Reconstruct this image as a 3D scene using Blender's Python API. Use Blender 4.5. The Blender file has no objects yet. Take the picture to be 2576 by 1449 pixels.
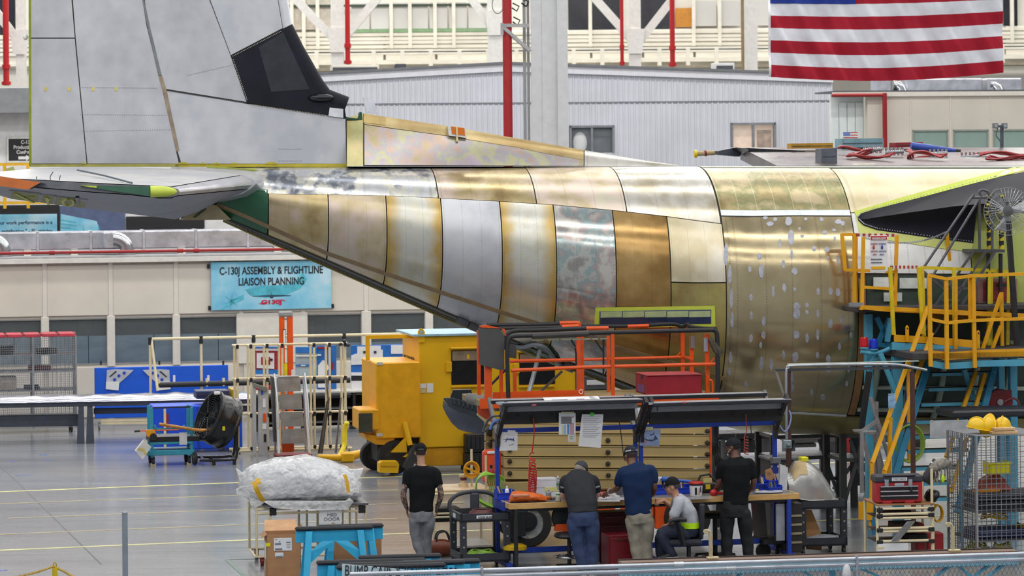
import bpy,bmesh,math,random
from math import sin,cos,pi,radians,sqrt,atan2,hypot
from mathutils import Vector,Matrix,noise
R = random.Random(7)
sc = bpy.context.scene
C = sc.collection
V = Vector
# ---------------------------------------------------------------- camera
H = 5.9            # eye height on the mezzanine
FP = 8000.0        # focal length in pixels of the 2576 wide frame
CX,CY,HOR = 1288.0,724.5,400.0
ROLL = 0.009
cd = bpy.data.cameras.new('camera');cam = bpy.data.objects.new('camera',cd);C.objects.link(cam)
cam.location = (0,0,H)
cam.rotation_euler = (Matrix.Rotation(pi/2,3,'X') @ Matrix.Rotation(-ROLL,3,'Z')).to_euler()
cd.sensor_width = 36;cd.lens = FP/2576*36;cd.clip_end = 600;cd.clip_start = 1
cd.shift_y = -(CY-HOR)/2576;cd.shift_x = (CY-HOR)*0/2576
cd.dof.use_dof = True;cd.dof.focus_distance = 49;cd.dof.aperture_fstop = 3.2
sc.camera = cam
# ---------------------------------------------------------------- world, lamps, exposure
w = bpy.data.worlds.new('hall_air');sc.world = w;w.use_nodes = True
bg = w.node_tree.nodes['Background'];bg.inputs[0].default_value = (.93,.965,1,1);bg.inputs[1].default_value = 0.42
YAW = radians(9)
def lamp(name,x,y,z,sx,sy,power,col=(1,.97,.93),rz=YAW):
    l = bpy.data.lights.new(name,'AREA');l.shape = 'RECTANGLE';l.size = sx;l.size_y = sy;l.energy = power;l.color = col
    o = bpy.data.objects.new(name,l);o.location = (x,y,z);o.rotation_euler = (0,0,rz);C.objects.link(o);return o
for i,y in enumerate((26,33,40,47,54,61,69,78)):
    lamp('ceiling_lamp',0,y,15.5,46,.7,(1500,1500,1350,1150,1150,1700,2300,2600)[i])
for i,y in enumerate((96,112,124)):
    lamp('ceiling_lamp',0,y,22,60,1.5,6500)
sc.view_settings.view_transform = 'Standard';sc.view_settings.look = 'None';sc.view_settings.gamma = 1
sc.view_settings.use_curve_mapping = False;sc.view_settings.exposure = 0.0
sc.cycles.use_denoising = True
sc.cycles.max_bounces = 8
# ---------------------------------------------------------------- pixels to places
def _un(px,py):
    a,b = px-CX,py-HOR      # the picture is rolled about the horizon's middle
    return a*cos(ROLL)-b*sin(ROLL),b*cos(ROLL)+a*sin(ROLL)
def W(px,py,Y):
    u,v = _un(px,py)
    return V((u*Y/FP,Y,H-v*Y/FP))
def G(px,py,z=0.0):
    u,v = _un(px,py)
    Y = (H-z)*FP/v
    return V((u*Y/FP,Y,z))
def PX(p):
    u,v = FP*p[0]/p[1],FP*(H-p[2])/p[1]
    return CX+u*cos(ROLL)+v*sin(ROLL),HOR+v*cos(ROLL)-u*sin(ROLL)
def FR(p,yaw=0.0,tilt=0):   # a frame standing at p
    return Matrix.Translation(V(p)) @ Matrix.Rotation(yaw,4,'Z') @ Matrix.Rotation(tilt,4,'X')
# ---------------------------------------------------------------- materials
def lin(c):
    return tuple(((x/255)/12.92 if x/255 <= .04045 else ((x/255+.055)/1.055)**2.4) for x in c[:3])+(1,)
class NT:
    def __init__(s,name):
        s.m = bpy.data.materials.new(name);s.m.use_nodes = True;s.t = s.m.node_tree
        s.b = s.t.nodes['Principled BSDF']
    def n(s,typ,**kw):
        o = s.t.nodes.new(typ)
        for k,v in kw.items():
            if k.startswith('i_'):
                o.inputs[k[2:].replace('_',' ')].default_value = v
            else:
                setattr(o,k,v)
        return o
    def l(s,a,b):s.t.links.new(a,b)
    def math(s,op,a,b=None,c=None):
        o = s.t.nodes.new('ShaderNodeMath');o.operation = op
        for i,x in enumerate((a,b,c)):
            if x is None:continue
            if isinstance(x,(int,float)):o.inputs[i].default_value = x
            else:s.l(x,o.inputs[i])
        return o.outputs[0]
    def mix(s,f,a,b,mode='MIX'):
        o = s.t.nodes.new('ShaderNodeMix');o.data_type = 'RGBA';o.blend_type = mode
        for i,x in ((0,f),(6,a),(7,b)):
            if isinstance(x,(int,float)):o.inputs[i].default_value = x
            elif isinstance(x,tuple):o.inputs[i].default_value = x
            else:s.l(x,o.inputs[i])
        return o.outputs[2]
    def ramp(s,f,stops):
        o = s.t.nodes.new('ShaderNodeValToRGB');e = o.color_ramp.elements
        while len(e) < len(stops):e.new(.5)
        for q,(p,c) in zip(e,stops):q.position = p;q.color = c if len(c) == 4 else lin(c)
        s.l(f,o.inputs[0]);return o.outputs[0]
    def noise(s,scale,detail=3,stretch=None,co='Object',rough=.55):
        tc = s.t.nodes.new('ShaderNodeTexCoord');o = s.t.nodes.new('ShaderNodeTexNoise')
        o.inputs['Scale'].default_value = scale;o.inputs['Detail'].default_value = detail;o.inputs['Roughness'].default_value = rough
        src = tc.outputs[co]
        if stretch:
            mp = s.t.nodes.new('ShaderNodeMapping');mp.inputs['Scale'].default_value = stretch;s.l(src,mp.inputs[0]);src = mp.outputs[0]
        s.l(src,o.inputs['Vector']);return o.outputs[0]
    def bump(s,h,strength=.2,dist=.01):
        o = s.t.nodes.new('ShaderNodeBump');o.inputs['Strength'].default_value = strength;o.inputs['Distance'].default_value = dist
        s.l(h,o.inputs['Height']);s.l(o.outputs[0],s.b.inputs['Normal'])
_mc = {}
def mat(col,rough=.5,metal=0.0,var=.08,scale=6.0,bump=0.0,name=None,stretch=None,spec=None,emit=None,alpha=None,trans=None,bscale=40):
    key = (col,rough,metal,var,scale,bump,stretch,spec,emit,alpha,trans,bscale)
    if key in _mc:return _mc[key]
    t = NT(name or 'paint_%d' % len(_mc));c = lin(col)
    if var:
        f = t.noise(scale,4,stretch)
        dk = tuple(max(0,x*(1-2.2*var)) for x in c[:3])+(1,);lt = tuple(min(1,x*(1+1.6*var)) for x in c[:3])+(1,)
        t.l(t.ramp(f,((.3,dk),(.7,lt))),t.b.inputs['Base Color'])
        rr = t.math('MULTIPLY_ADD',f,.16,max(.03,rough-.08));t.l(rr,t.b.inputs['Roughness'])
    else:
        t.b.inputs['Base Color'].default_value = c;t.b.inputs['Roughness'].default_value = rough
    t.b.inputs['Metallic'].default_value = metal
    if spec is not None:t.b.inputs['Specular IOR Level'].default_value = spec
    if bump:t.bump(t.noise(bscale,3),bump,.01)
    if emit:t.b.inputs['Emission Color'].default_value = lin(emit[0]);t.b.inputs['Emission Strength'].default_value = emit[1]
    if trans:t.b.inputs['Transmission Weight'].default_value = trans
    if alpha is not None:t.b.inputs['Alpha'].default_value = alpha
    _mc[key] = t.m;return t.m
# ---------------------------------------------------------------- mesh building
Z = V((0,0,1))
class MB:
    def __init__(s,F=None):
        s.v = [];s.f = [];s.mi = [];s.uv = {};s.m = 0;s.F = F or Matrix.Identity(4)
    def add(s,vs,fs,uv=None):
        o = len(s.v)
        s.v += [s.F @ V(p) for p in vs]
        for i,f in enumerate(fs):
            if uv:s.uv[len(s.f)] = uv[i]
            s.f.append(tuple(o+k for k in f));s.mi.append(s.m)
        return s
    def box(s,a,b,c=0.0):
        x0,x1 = sorted((a[0],b[0]));y0,y1 = sorted((a[1],b[1]));z0,z1 = sorted((a[2],b[2]))
        if c <= 0:
            vs = [(x,y,z) for z in (z0,z1) for y in (y0,y1) for x in (x0,x1)]
            return s.add(vs,[(0,2,3,1),(4,5,7,6),(0,1,5,4),(2,6,7,3),(0,4,6,2),(1,3,7,5)])
        c = min(c,(x1-x0)*.45,(y1-y0)*.45,(z1-z0)*.45)
        bm = bmesh.new();bmesh.ops.create_cube(bm,size=1)
        for v in bm.verts:v.co = V(((x0+x1)/2+v.co.x*(x1-x0),(y0+y1)/2+v.co.y*(y1-y0),(z0+z1)/2+v.co.z*(z1-z0)))
        bmesh.ops.bevel(bm,geom=bm.edges[:],offset=c,segments=1,affect='EDGES')
        bm.verts.index_update();s.add([v.co.copy() for v in bm.verts],[tuple(v.index for v in f.verts) for f in bm.faces]);bm.free();return s
    def cbox(s,c,d,ch=0.0):
        return s.box([c[i]-d[i]/2 for i in range(3)],[c[i]+d[i]/2 for i in range(3)],ch)
    def bar(s,p,q,w,h=None,up=Z):
        p,q = V(p),V(q);h = h or w;d = (q-p).normalized()
        if abs(d.dot(up)) > .99:up = V((0,1,0))
        a = d.cross(up).normalized()*w/2;b = a.cross(d).normalized()*h/2
        vs = [p-a-b,p+a-b,p+a+b,p-a+b,q-a-b,q+a-b,q+a+b,q-a+b]
        return s.add(vs,[(0,1,2,3),(7,6,5,4),(0,4,5,1),(1,5,6,2),(2,6,7,3),(3,7,4,0)])
    def tube(s,pts,r,n=8,closed=False):
        pts = [V(p) for p in pts];N = len(pts);rs = r if isinstance(r,(list,tuple)) else [r]*N
        t0 = (pts[1]-pts[0]).normalized();a = t0.orthogonal().normalized();vs = []
        for i in range(N):
            if closed:t = (pts[(i+1) % N]-pts[i-1])
            else:t = pts[min(i+1,N-1)]-pts[max(i-1,0)]
            t = t.normalized() if t.length > 1e-9 else t0
            a = a-t*a.dot(t);a = a.normalized() if a.length > 1e-6 else t.orthogonal().normalized();b = t.cross(a)
            vs += [pts[i]+(a*cos(2*pi*k/n)+b*sin(2*pi*k/n))*rs[i] for k in range(n)]
        fs = []
        for i in range(N if closed else N-1):
            j = (i+1) % N
            for k in range(n):
                l = (k+1) % n;fs.append((i*n+k,i*n+l,j*n+l,j*n+k))
        if not closed:fs += [tuple(range(n))[::-1],tuple((N-1)*n+k for k in range(n))]
        return s.add(vs,fs)
    def cyl(s,p,q,r0,r1=None,n=16):
        return s.tube([p,q],[r0,r0 if r1 is None else r1],n)
    def lathe(s,prof,o=(0,0,0),ax=Z,n=20,caps=True):
        ax = V(ax).normalized();a = ax.orthogonal().normalized();b = ax.cross(a);o = V(o);vs = []
        for r,z in prof:vs += [o+ax*z+(a*cos(2*pi*k/n)+b*sin(2*pi*k/n))*max(r,1e-4) for k in range(n)]
        fs = [(i*n+k,i*n+(k+1) % n,(i+1)*n+(k+1) % n,(i+1)*n+k) for i in range(len(prof)-1) for k in range(n)]
        if caps:fs += [tuple(range(n))[::-1],tuple((len(prof)-1)*n+k for k in range(n))]
        return s.add(vs,fs)
    def ell(s,c,r,nu=14,nv=9):
        c = V(c);vs = []
        for i in range(nv+1):
            p = -pi/2+pi*i/nv
            vs += [c+V((r[0]*max(cos(p),1e-3)*cos(2*pi*k/nu),r[1]*max(cos(p),1e-3)*sin(2*pi*k/nu),r[2]*sin(p))) for k in range(nu)]
        fs = [(i*nu+k,i*nu+(k+1) % nu,(i+1)*nu+(k+1) % nu,(i+1)*nu+k) for i in range(nv) for k in range(nu)]
        fs += [tuple(range(nu))[::-1],tuple(nv*nu+k for k in range(nu))]
        return s.add(vs,fs)
    def loft(s,rings,closed=True,caps=True,uv=None):
        n = len(rings[0]);vs = [p for r in rings for p in r];fs = [];us = []
        for i in range(len(rings)-1):
            for k in range(n if closed else n-1):
                l = (k+1) % n;fs.append((i*n+k,i*n+l,(i+1)*n+l,(i+1)*n+k))
                if uv:us.append([uv[i][k],uv[i][l],uv[i+1][l],uv[i+1][k]])
        if caps and closed:fs += [tuple(range(n))[::-1],tuple((len(rings)-1)*n+k for k in range(n))]
        return s.add(vs,fs,us if uv else None)
    def prism(s,poly,vec):
        n = len(poly);vec = V(vec);vs = [V(p) for p in poly];vs += [p+vec for p in vs]
        return s.add(vs,[tuple(range(n)),tuple(range(2*n-1,n-1,-1))]+[(i,i+n,(i+1) % n+n,(i+1) % n) for i in range(n)])
    def quad(s,*p):return s.add(p,[tuple(range(len(p)))])
    def build(s,name,mats,parent=None,smooth=None,fix=True):
        me = bpy.data.meshes.new(name)
        org = V(parent['at']) if parent is not None else V(((min(p.x for p in s.v)+max(p.x for p in s.v))/2,(min(p.y for p in s.v)+max(p.y for p in s.v))/2,min(p.z for p in s.v)))
        me.from_pydata([p-org for p in s.v],[],s.f)
        for m in (mats if isinstance(mats,(list,tuple)) else [mats]):me.materials.append(m)
        if any(s.mi):me.polygons.foreach_set('material_index',s.mi)
        if s.uv:
            u = me.uv_layers.new(name='UVMap')
            for i,q in s.uv.items():
                for li,c in zip(me.polygons[i].loop_indices,q):u.data[li].uv = c
        if fix and not s.uv:
            bm = bmesh.new();bm.from_mesh(me);bmesh.ops.recalc_face_normals(bm,faces=bm.faces);bm.to_mesh(me);bm.free()
        if smooth:
            me.shade_smooth();me.set_sharp_from_angle(angle=radians(smooth))
        o = bpy.data.objects.new(name,me);C.objects.link(o)
        o['at'] = tuple(org)
        if parent is not None:
            o.parent = parent;o.location = org-V(parent['at'])
        else:o.location = org
        return o
def tag(o,label=None,cat=None,group=None,kind=None):
    if label:o['label'] = label
    if cat:o['category'] = cat
    if group:o['group'] = group
    if kind:o['kind'] = kind
    return o
def thing(name,label,cat,at,group=None):
    o = bpy.data.objects.new(name,None);o.empty_display_size = .1;C.objects.link(o)
    o.location = V(at);o['at'] = tuple(V(at));return tag(o,label,cat,group)
def lab(o,s):o['label'] = s;return o
def copy_tree(o,parent=None):
    c = o.copy();C.objects.link(c)
    if parent:c.parent = parent
    for ch in o.children:copy_tree(ch,c)
    return c
def struct(mb,name,m,smooth=None,parent=None):
    return tag(mb.build(name,m,parent,smooth),kind='structure' if parent is None else None)
def text(body,size,F,m,parent,name='lettering',sx=1.0,align='LEFT',depth=.002,space=1.0,bold=0.0):
    cu = bpy.data.curves.new('t','FONT');cu.body = body;cu.size = size;cu.align_x = align;cu.extrude = depth;cu.space_character = space;cu.offset = bold
    to = bpy.data.objects.new('t',cu);C.objects.link(to);dg = bpy.context.evaluated_depsgraph_get()
    me = bpy.data.meshes.new_from_object(to.evaluated_get(dg));bpy.data.objects.remove(to);bpy.data.curves.remove(cu)
    mb = MB(F @ Matrix.Rotation(pi/2,4,'X') @ Matrix.Diagonal((sx,1,1,1)))
    mb.add([v.co.copy() for v in me.vertices],[tuple(p.vertices) for p in me.polygons]);bpy.data.meshes.remove(me)
    return mb.build(name,m,parent)
def remesh(mb,name,mats,parent,vox=.012,smooth_it=3,disp=0.0,dscale=9.0,sub=None):
    o = mb.build(name,mats,parent)
    md = o.modifiers.new('r','REMESH');md.mode = 'VOXEL';md.voxel_size = vox
    if smooth_it:
        ms = o.modifiers.new('s','SMOOTH');ms.factor = .6;ms.iterations = smooth_it
    dg = bpy.context.evaluated_depsgraph_get();me = bpy.data.meshes.new_from_object(o.evaluated_get(dg))
    o.modifiers.clear();old = o.data;o.data = me;bpy.data.meshes.remove(old);me.name = name
    if disp:
        nr = [v.normal.copy() for v in me.vertices]
        for v,q in zip(me.vertices,nr):v.co += q*disp*noise.noise(v.co*dscale)
    if not me.materials:
        for m in (mats if isinstance(mats,(list,tuple)) else [mats]):me.materials.append(m)
    me.shade_smooth();return o
def bez(pts,n=8):                     # Catmull-Rom through points
    pts = [V(p) for p in pts];out = []
    for i in range(len(pts)-1):
        a,b,c,d = pts[max(i-1,0)],pts[i],pts[i+1],pts[min(i+2,len(pts)-1)]
        for k in range(n):
            t = k/n;out.append(.5*((2*b)+(c-a)*t+(2*a-5*b+4*c-d)*t*t+(3*b-a-3*c+d)*t**3))
    return out+[pts[-1]]
def interp(x,xs,ys):
    if x <= xs[0]:return ys[0]
    for i in range(len(xs)-1):
        if x <= xs[i+1]:
            t = (x-xs[i])/(xs[i+1]-xs[i]);return ys[i]+(ys[i+1]-ys[i])*t
    return ys[-1]
# ================================================================ THE HALL
def floor_mat():
    t = NT('epoxy_floor')
    a = t.noise(.35,5,(.5,2.6,1));b = t.noise(1.6,6,(.35,3.2,1));g = t.noise(22,3,(.4,2,1))
    c = t.ramp(a,((.3,(112,118,128)),(.55,(136,141,149)),(.75,(150,153,158))))
    c = t.mix(t.math('MULTIPLY',t.ramp(b,((.46,(0,0,0)),(.66,(255,255,255)))),.5),c,lin((92,95,102)))
    wv = t.noise(.09,2);c = t.mix(t.math('MULTIPLY',t.ramp(wv,((.48,(0,0,0)),(.62,(255,255,255)))),.5),c,lin((152,142,130)))
    t.l(c,t.b.inputs['Base Color']);t.l(t.math('MULTIPLY_ADD',b,.22,.08),t.b.inputs['Roughness'])
    t.b.inputs['Specular IOR Level'].default_value = .6;t.bump(g,.05,.004);return t.m
mb = MB();mb.add([(-70,8,0),(70,8,0),(70,135,0),(-70,135,0)],[(0,1,2,3)])
floor = struct(mb,'floor',floor_mat())
YLINE = mat((222,218,140),.4,var=.1,scale=2,name='pale_line');OCH = mat((188,172,112),.4,var=.14,scale=2,name='worn_line')
GTAPE = mat((78,118,106),.5);BTAPE = mat((60,96,190),.5)
def line(a,b,wd,m,name='floor_line',z=.004):
    p,q = G(*a),G(*b);d = (q-p).normalized();n = V((-d.y,d.x,0))*wd/2
    up = V((0,0,z));mb = MB();mb.prism([p-n,q-n,q+n,p+n],up);return mb.build(name,m,floor)
for a,b,wd,m in (((-300,1249),(1230,1190),.1,YLINE),((-200,1393),(1260,1332),.1,YLINE),((-100,1271),(1000,1232),.05,OCH),((20,1304),(1000,1267),.05,OCH),
                    ((-100,1349),(1000,1304),.055,OCH),((2000,1312),(2500,1292),.09,YLINE),((1860,1174),(2300,1156),.1,YLINE),
                    ((568,1408),(700,1404),.05,GTAPE),((572,1409),(660,1490),.07,GTAPE),
                    ((100,1145),(118,1144),.09,BTAPE),((116,1158),(128,1157),.08,BTAPE),((26,1160),(36,1160),.07,BTAPE),((40,1197),(80,1194),.04,BTAPE),((0,1436),(12,1434),.1,BTAPE)):
    line(a,b,wd,m)
JOINT = mat((70,72,78),.6)
line((20,1190),(255,1420),.025,JOINT,'floor_joint',.002);line((-40,1140),(20,1190),.02,JOINT,'floor_joint',.002)

BEIGE = mat((219,212,198),.6,var=.03,scale=1,name='beige_panel');TRIM = mat((224,219,208),.55,var=.03,name='beige_trim')
WHITE = mat((226,226,226),.55,var=.04,name='white_paint');CREAM = mat((232,228,214),.55,var=.05,scale=1.5,name='cream_steel')
DARKWIN = mat((40,42,50),.12,var=.1,name='dark_glazing');STEEL = mat((176,178,182),.35,.9,var=.08,name='steel');FOIL = mat((205,207,216),.28,.75,var=.1,scale=3,bump=.5,bscale=6,name='foil')
REDP = mat((150,22,26),.4,var=.08,name='red_pipe');BLACK = mat((28,29,33),.45,name='black_paint');GREYD = mat((74,78,86),.5,name='dark_grey')
GLASS = NT('window_glass');GLASS.b.inputs['Base Color'].default_value = (.75,.85,.88,1);GLASS.b.inputs['Roughness'].default_value = .05;GLASS.b.inputs['Alpha'].default_value = .07;GLASS = GLASS.m
FILM = mat((108,124,134),.22,var=.1,scale=1.2,stretch=(1,1,3),name='blue_grey_film')
# ---- beige office along the left (front runs away to the right)
YB = radians(12)
o = W(-170,600,71.6);FB = FR((o.x,o.y,0),YB)
def bx_of(px,z=2.0):     # distance along the office front at a pixel column
    u = _un(px,850)[0]/FP;c,s = cos(YB),sin(YB)
    return (u*o.y-o.x)/(c-u*s)
L_B = bx_of(1500)
wins = [(-110,104),(124,270),(290,435),(454,596),(775,911),(935,1071),(1091,1226),(1250,1386)]
ws = [(bx_of(a),bx_of(b)) for a,b in wins]
wz0,wz1,top = 1.30,2.36,3.63
wall = struct(MB(FB).box((0,.12,wz1),(L_B,.2,top)).box((0,.12,0),(L_B,.2,wz0)),'wall_left',BEIGE)
edges = [0]+[(ws[i][1]+ws[i+1][0])/2 for i in range(3)]+[bx_of(608),bx_of(764)]+[(ws[i][1]+ws[i+1][0])/2 for i in range(4,7)]+[L_B]
for a,b in zip(edges,edges[1:]):
    MB(FB).box((a+.05,.06,wz1+.06),(b-.05,.12,top-.06),.01).build('wall_panel',BEIGE,wall)
    MB(FB).box((a+.05,.07,.1),(b-.05,.12,wz0-.05),.01).build('wall_panel',BEIGE,wall)
piers = [(0,ws[0][0])]+[(ws[i][1],ws[i+1][0]) for i in range(7)]+[(ws[7][1],L_B)]
for a,b in piers:MB(FB).box((a,.04,wz0-.05),(b,.2,wz1+.05),.01).build('wall_pier',TRIM,wall)
for e in edges[1:-1]:MB(FB).box((e-.05,.05,wz1),(e+.05,.13,top)).build('wall_strip',TRIM,wall)
struct(MB(FB).box((-.2,-.12,top),(L_B+.2,.2,top+.1)),'trim_1',mat((222,219,212),.5,var=.04))
struct(MB(FB).box((-.2,0,top+.1),(L_B+.2,9,top+.14)),'roof_left',mat((150,150,152),.7))
ROOM = mat((98,84,70),.7,var=.25,scale=.8,name='office_wall');CAB = [mat(c,.6,var=.1) for c in ((120,104,84),(70,60,52),(148,130,104),(52,50,50),(92,70,46))]
struct(MB(FB).box((0,3.4,0),(L_B,3.5,top)).box((0,.2,0),(.05,3.4,top)).box((L_B-.05,.2,0),(L_B,3.4,top)),'wall_back_office',ROOM)
for i,(a,b) in enumerate(ws):
    wn = struct(MB(FB).box((a,.1,wz1-.03),(b,.16,wz1)).box((a,.1,wz0),(b,.16,wz0+.03)),'window_%d' % (i+1),mat((150,150,148),.4))
    m_ = wz0+(.62 if i < 4 else .36)*(wz1-wz0)
    MB(FB).box((a,.125,m_),(b,.135,wz1-.03)).build('pane',GLASS,wn)
    c = a+(b-a)*.68
    for p,q in ((a,c-.006),(c+.006,b)):MB(FB).box((p,.12,wz0+.03),(q,.14,m_)).build('pane',FILM,wn)
    for k in range(2):
        cw = R.uniform(.35,.6);cx = a+.08+(b-a)*.5*k+R.uniform(0,.1);ch = R.uniform(1.85,2.3)
        t = MB(FB).box((cx,2.0+.4*k,0),(cx+cw,2.4+.4*k,ch),.02);t.m = 1;t.box((cx+.03,1.985+.4*k,.1),(cx+cw/2-.01,2.0+.4*k,ch-.05)).box((cx+cw/2+.01,1.985+.4*k,.1),(cx+cw-.03,2.0+.4*k,ch-.05))
        m = CAB[R.randrange(5)]
        tag(t.build('office_cabinet',[m,CAB[R.randrange(5)]]),'%s storage cabinet in the room behind the %s office window' % (('left','right')[k],('first','second','third','fourth','fifth','sixth','seventh','eighth')[i]),'cabinet','cabinets behind the office windows')
# ---- duct and pipe on the office roof
d0,d1 = bx_of(-30),bx_of(1150);zt = top+.14
du = thing('air_duct','long square silver insulated air duct lying on the beige office roof','duct',FB @ V((d0,1.4,zt)))
e = d0;k = 0
while e < d1:
    n_ = min(e+1.22,d1);MB(FB).box((e+.01,1.4,zt+.12),(n_-.01,2.1,zt+.54),.03).build('duct_section',FOIL,du)
    MB(FB).box((e-.03,1.38,zt+.1),(e+.03,2.12,zt+.56),.01).build('seam_band',mat((224,226,232),.25,.7),du);e = n_
for px in (80,200,475,720):
    x = bx_of(px);MB(FB).box((x-.08,1.3,zt),(x+.08,1.6,zt+.12)).build('duct_foot',CREAM,du)
for px in (312,-2):
    x = bx_of(px);pts = [(x-.1-.22*cos(t)*0,1.15,zt+.3) for t in (0,)]
    pts = [FB @ V((x+.17-.42+.42*sin(t) if False else x+.17-.34*(1-sin(t)),.95,zt+.0+.12+.22*cos(t)*1.2)) for t in [i*pi/2/7 for i in range(8)]]+[FB @ V((x+.17,.95,zt))]
    el = thing('duct_elbow','shiny spiral steel duct elbow %s' % ('bending down beside the middle of the foil duct' if px > 100 else 'at the left edge of the picture, beside the foil duct'),'duct',FB @ V((x,.95,zt)))
    MB().tube(pts,.16,16).build('elbow',mat((188,190,194),.2,1,var=.05),el,40)
    MB(FB).cyl((x+.17,.95,zt),(x+.17,.95,zt+.04),.19,n=16).build('flange',STEEL,el)
    MB(FB).box((x-.36,.75,zt+.16),(x-.16,1.42,zt+.52),.02).build('branch_box',FOIL,el)
pp = MB(FB).cyl((-.2,.35,zt+.09),(L_B,.35,zt+.09),.035,n=10)
pt = tag(pp.build('sprinkler_pipe',REDP,None,40),'thin red sprinkler pipe running along the edge of the office roof','pipe')
for px in (135,460,500): 
    x = bx_of(px);MB(FB).cyl((x-.06,.35,zt+.09),(x+.06,.35,zt+.09),.05,n=10).build('coupling',REDP,pt)
# ---- sign on the office
SKY = NT('sky_print');f_ = SKY.noise(1.3,4);SKY.l(SKY.ramp(f_,((.25,(86,176,216)),(.5,(138,205,230)),(.75,(196,226,238)))),SKY.b.inputs['Base Color']);SKY.b.inputs['Roughness'].default_value = .35;SKY = SKY.m
INK = mat((24,26,30),.5,var=0,name='black_ink');TEALP = mat((84,184,204),.4,var=.1,name='teal_print');REDI = mat((196,40,70),.4,var=0)
def F_on(px,py,dy=-.0):      # frame on the office front at a pixel
    x = bx_of(px);p = FB @ V((x,dy,0));return FR((p.x,p.y,W(px,py,p.y).z),YB)
F = F_on(532,781,-.03);sw,sh = bx_of(834)-bx_of(532),1.105
sg = thing('office_sign','pale blue sign with two lines of black capitals on the beige office','sign',F @ V((0,0,0)))
MB(F).box((0,0,0),(sw,.03,sh),.006).build('board',SKY,sg)
text('C-130J ASSEMBLY & FLIGHTLINE',.24,F @ FR((sw*.5,-.006,sh*.74)),INK,sg,sx=.71,align='CENTER',bold=.004)
text('LIAISON PLANNING',.24,F @ FR((sw*.5,-.006,sh*.51)),INK,sg,sx=.71,align='CENTER',bold=.004)
pl = MB(F)
def flat(mb,pts,y=-.004):mb.prism([(x,y,z) for x,z in pts],(0,.003,0))
flat(pl,[(sw*a,sh*b) for a,b in ((.28,.42),(.32,.30),(.45,.24),(.62,.3),(.74,.42),(.8,.62),(.76,.74),(.7,.58),(.6,.5),(.42,.5))])
for a in (20,80,140,200,260,320):flat(pl,[(sw*.165+.02*cos(radians(a+90)),sh*.19+.02*sin(radians(a+90))),(sw*.165+.2*cos(radians(a)),sh*.19+.2*sin(radians(a))),(sw*.165-.02*cos(radians(a+90)),sh*.19-.02*sin(radians(a+90)))])
flat(pl,[(sw*.17,sh*.22),(sw*.27,sh*.32),(sw*.27,sh*.22),(sw*.1,sh*.03),(sw*.07,sh*.0)])
pl.build('aircraft_print',TEALP,sg)
p2 = MB(F);flat(p2,[(sw*.34,sh*.275),(sw*.49,sh*.26),(sw*.5,sh*.235),(sw*.51,sh*.26),(sw*.66,sh*.275),(sw*.66,sh*.285),(sw*.5,sh*.3),(sw*.34,sh*.285)],-.006);flat(p2,[(sw*.497,sh*.28),(sw*.503,sh*.28),(sw*.5,sh*.38)],-.006)
p2.ell((sw*.5,-.004,sh*.26),(.045,.003,.035));p2.build('front_view_print',mat((40,72,92),.4,var=0),sg)
text('C130J',.13,F @ FR((sw*.5,-.007,sh*.115)),REDI,sg,sx=1.5,align='CENTER',bold=.006)
p3 = MB(F);flat(p3,[(sw*.39,sh*.125),(sw*.48,sh*.17),(sw*.42,sh*.14),(sw*.43,sh*.1)],-.006);flat(p3,[(sw*.52,sh*.2),(sw*.6,sh*.2),(sw*.62,sh*.16),(sw*.58,sh*.19)],-.006);p3.build('logo_swoosh',REDI,sg)
for px,py in ((526,670),(528,775),(838,770)):
    F2 = F_on(px,py,.0);MB(F2).box((-.03,0,-.05),(.03,.05,.05),.01).build('bracket',BLACK,sg)
# ---- storey behind the left office: white wall, posters, railing
YU = 83.0;FU = FR((W(-250,500,YU).x,YU,0),YB)
def F_up(px,py): 
    u = _un(px,py)[0]/FP;c,s = cos(YB),sin(YB);ox,oy = FU.translation.x,FU.translation.y;x = (u*oy-ox)/(c-u*s);p = FU @ V((x,-.02,0));return FR((p.x,p.y,W(px,py,p.y).z),YB),x
_,xe = F_up(800,500);_,xm = F_up(78,300)
struct(MB(FU).box((0,0,3.2),(xe,.2,7.9)),'wall_upper_left',WHITE)
struct(MB(FU).box((-1,-.9,7.22),(xe,.4,7.86)),'beam_left',mat((132,134,138),.5,var=.06))
F,x0 = F_up(-40,586);_,x1 = F_up(315,586);F,xa = F_up(-40,586);_,xb = F_up(150,586)
ps = thing('banner_board','black framed board with a pale cyan quotation poster, under the tailplane tip','sign',F.translation)
MB(F).box((0,-.03,-.1),(xb-xa,.02,.72),.01).build('frame',BLACK,ps)
_,xq = F_up(143,560);MB(F).box((.02,-.045,-.1),(xq-xa,-.02,.48)).build('poster',SKY,ps)
text('our work performance is a',.125,F @ FR((xq-xa-.12,-.05,.22)),mat((40,70,96),.5,var=0),ps,align='RIGHT',sx=1.05,bold=.003)
text('satisfaction." - Electrician',.125,F @ FR((xq-xa-.12,-.05,.0)),mat((40,70,96),.5,var=0),ps,align='RIGHT',sx=1.05,bold=.003)
F,xc = F_up(151,586)
ps = thing('mural_board','grey-blue mural board with pale cyan hangar shapes beside the quotation board','sign',F.translation)
MB(F).box((0,-.03,-.1),(x1-xc,.02,.72),.01).build('board',mat((88,100,134),.4),ps)
q = MB(F);sW = x1-xc
flat(q,[(0,-.1),(sW*.64,-.1),(sW*.56,.3),(.02,.5)],-.036);q.build('hangar_print',SKY,ps)
for k in range(4):q = MB(F);flat(q,[(0.02,.03+.1*k),(sW*.25,0+.085*k),(sW*.25,.03+.085*k),(.02,.06+.1*k)],-.04);q.build('roof_line_print',TEALP,ps)
for a in (.33,.56):q = MB(F);flat(q,[(sW*a,-.1),(sW*a+.1,-.1),(sW*a+.05,.2)],-.04);q.build('tail_print',TEALP,ps)
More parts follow.
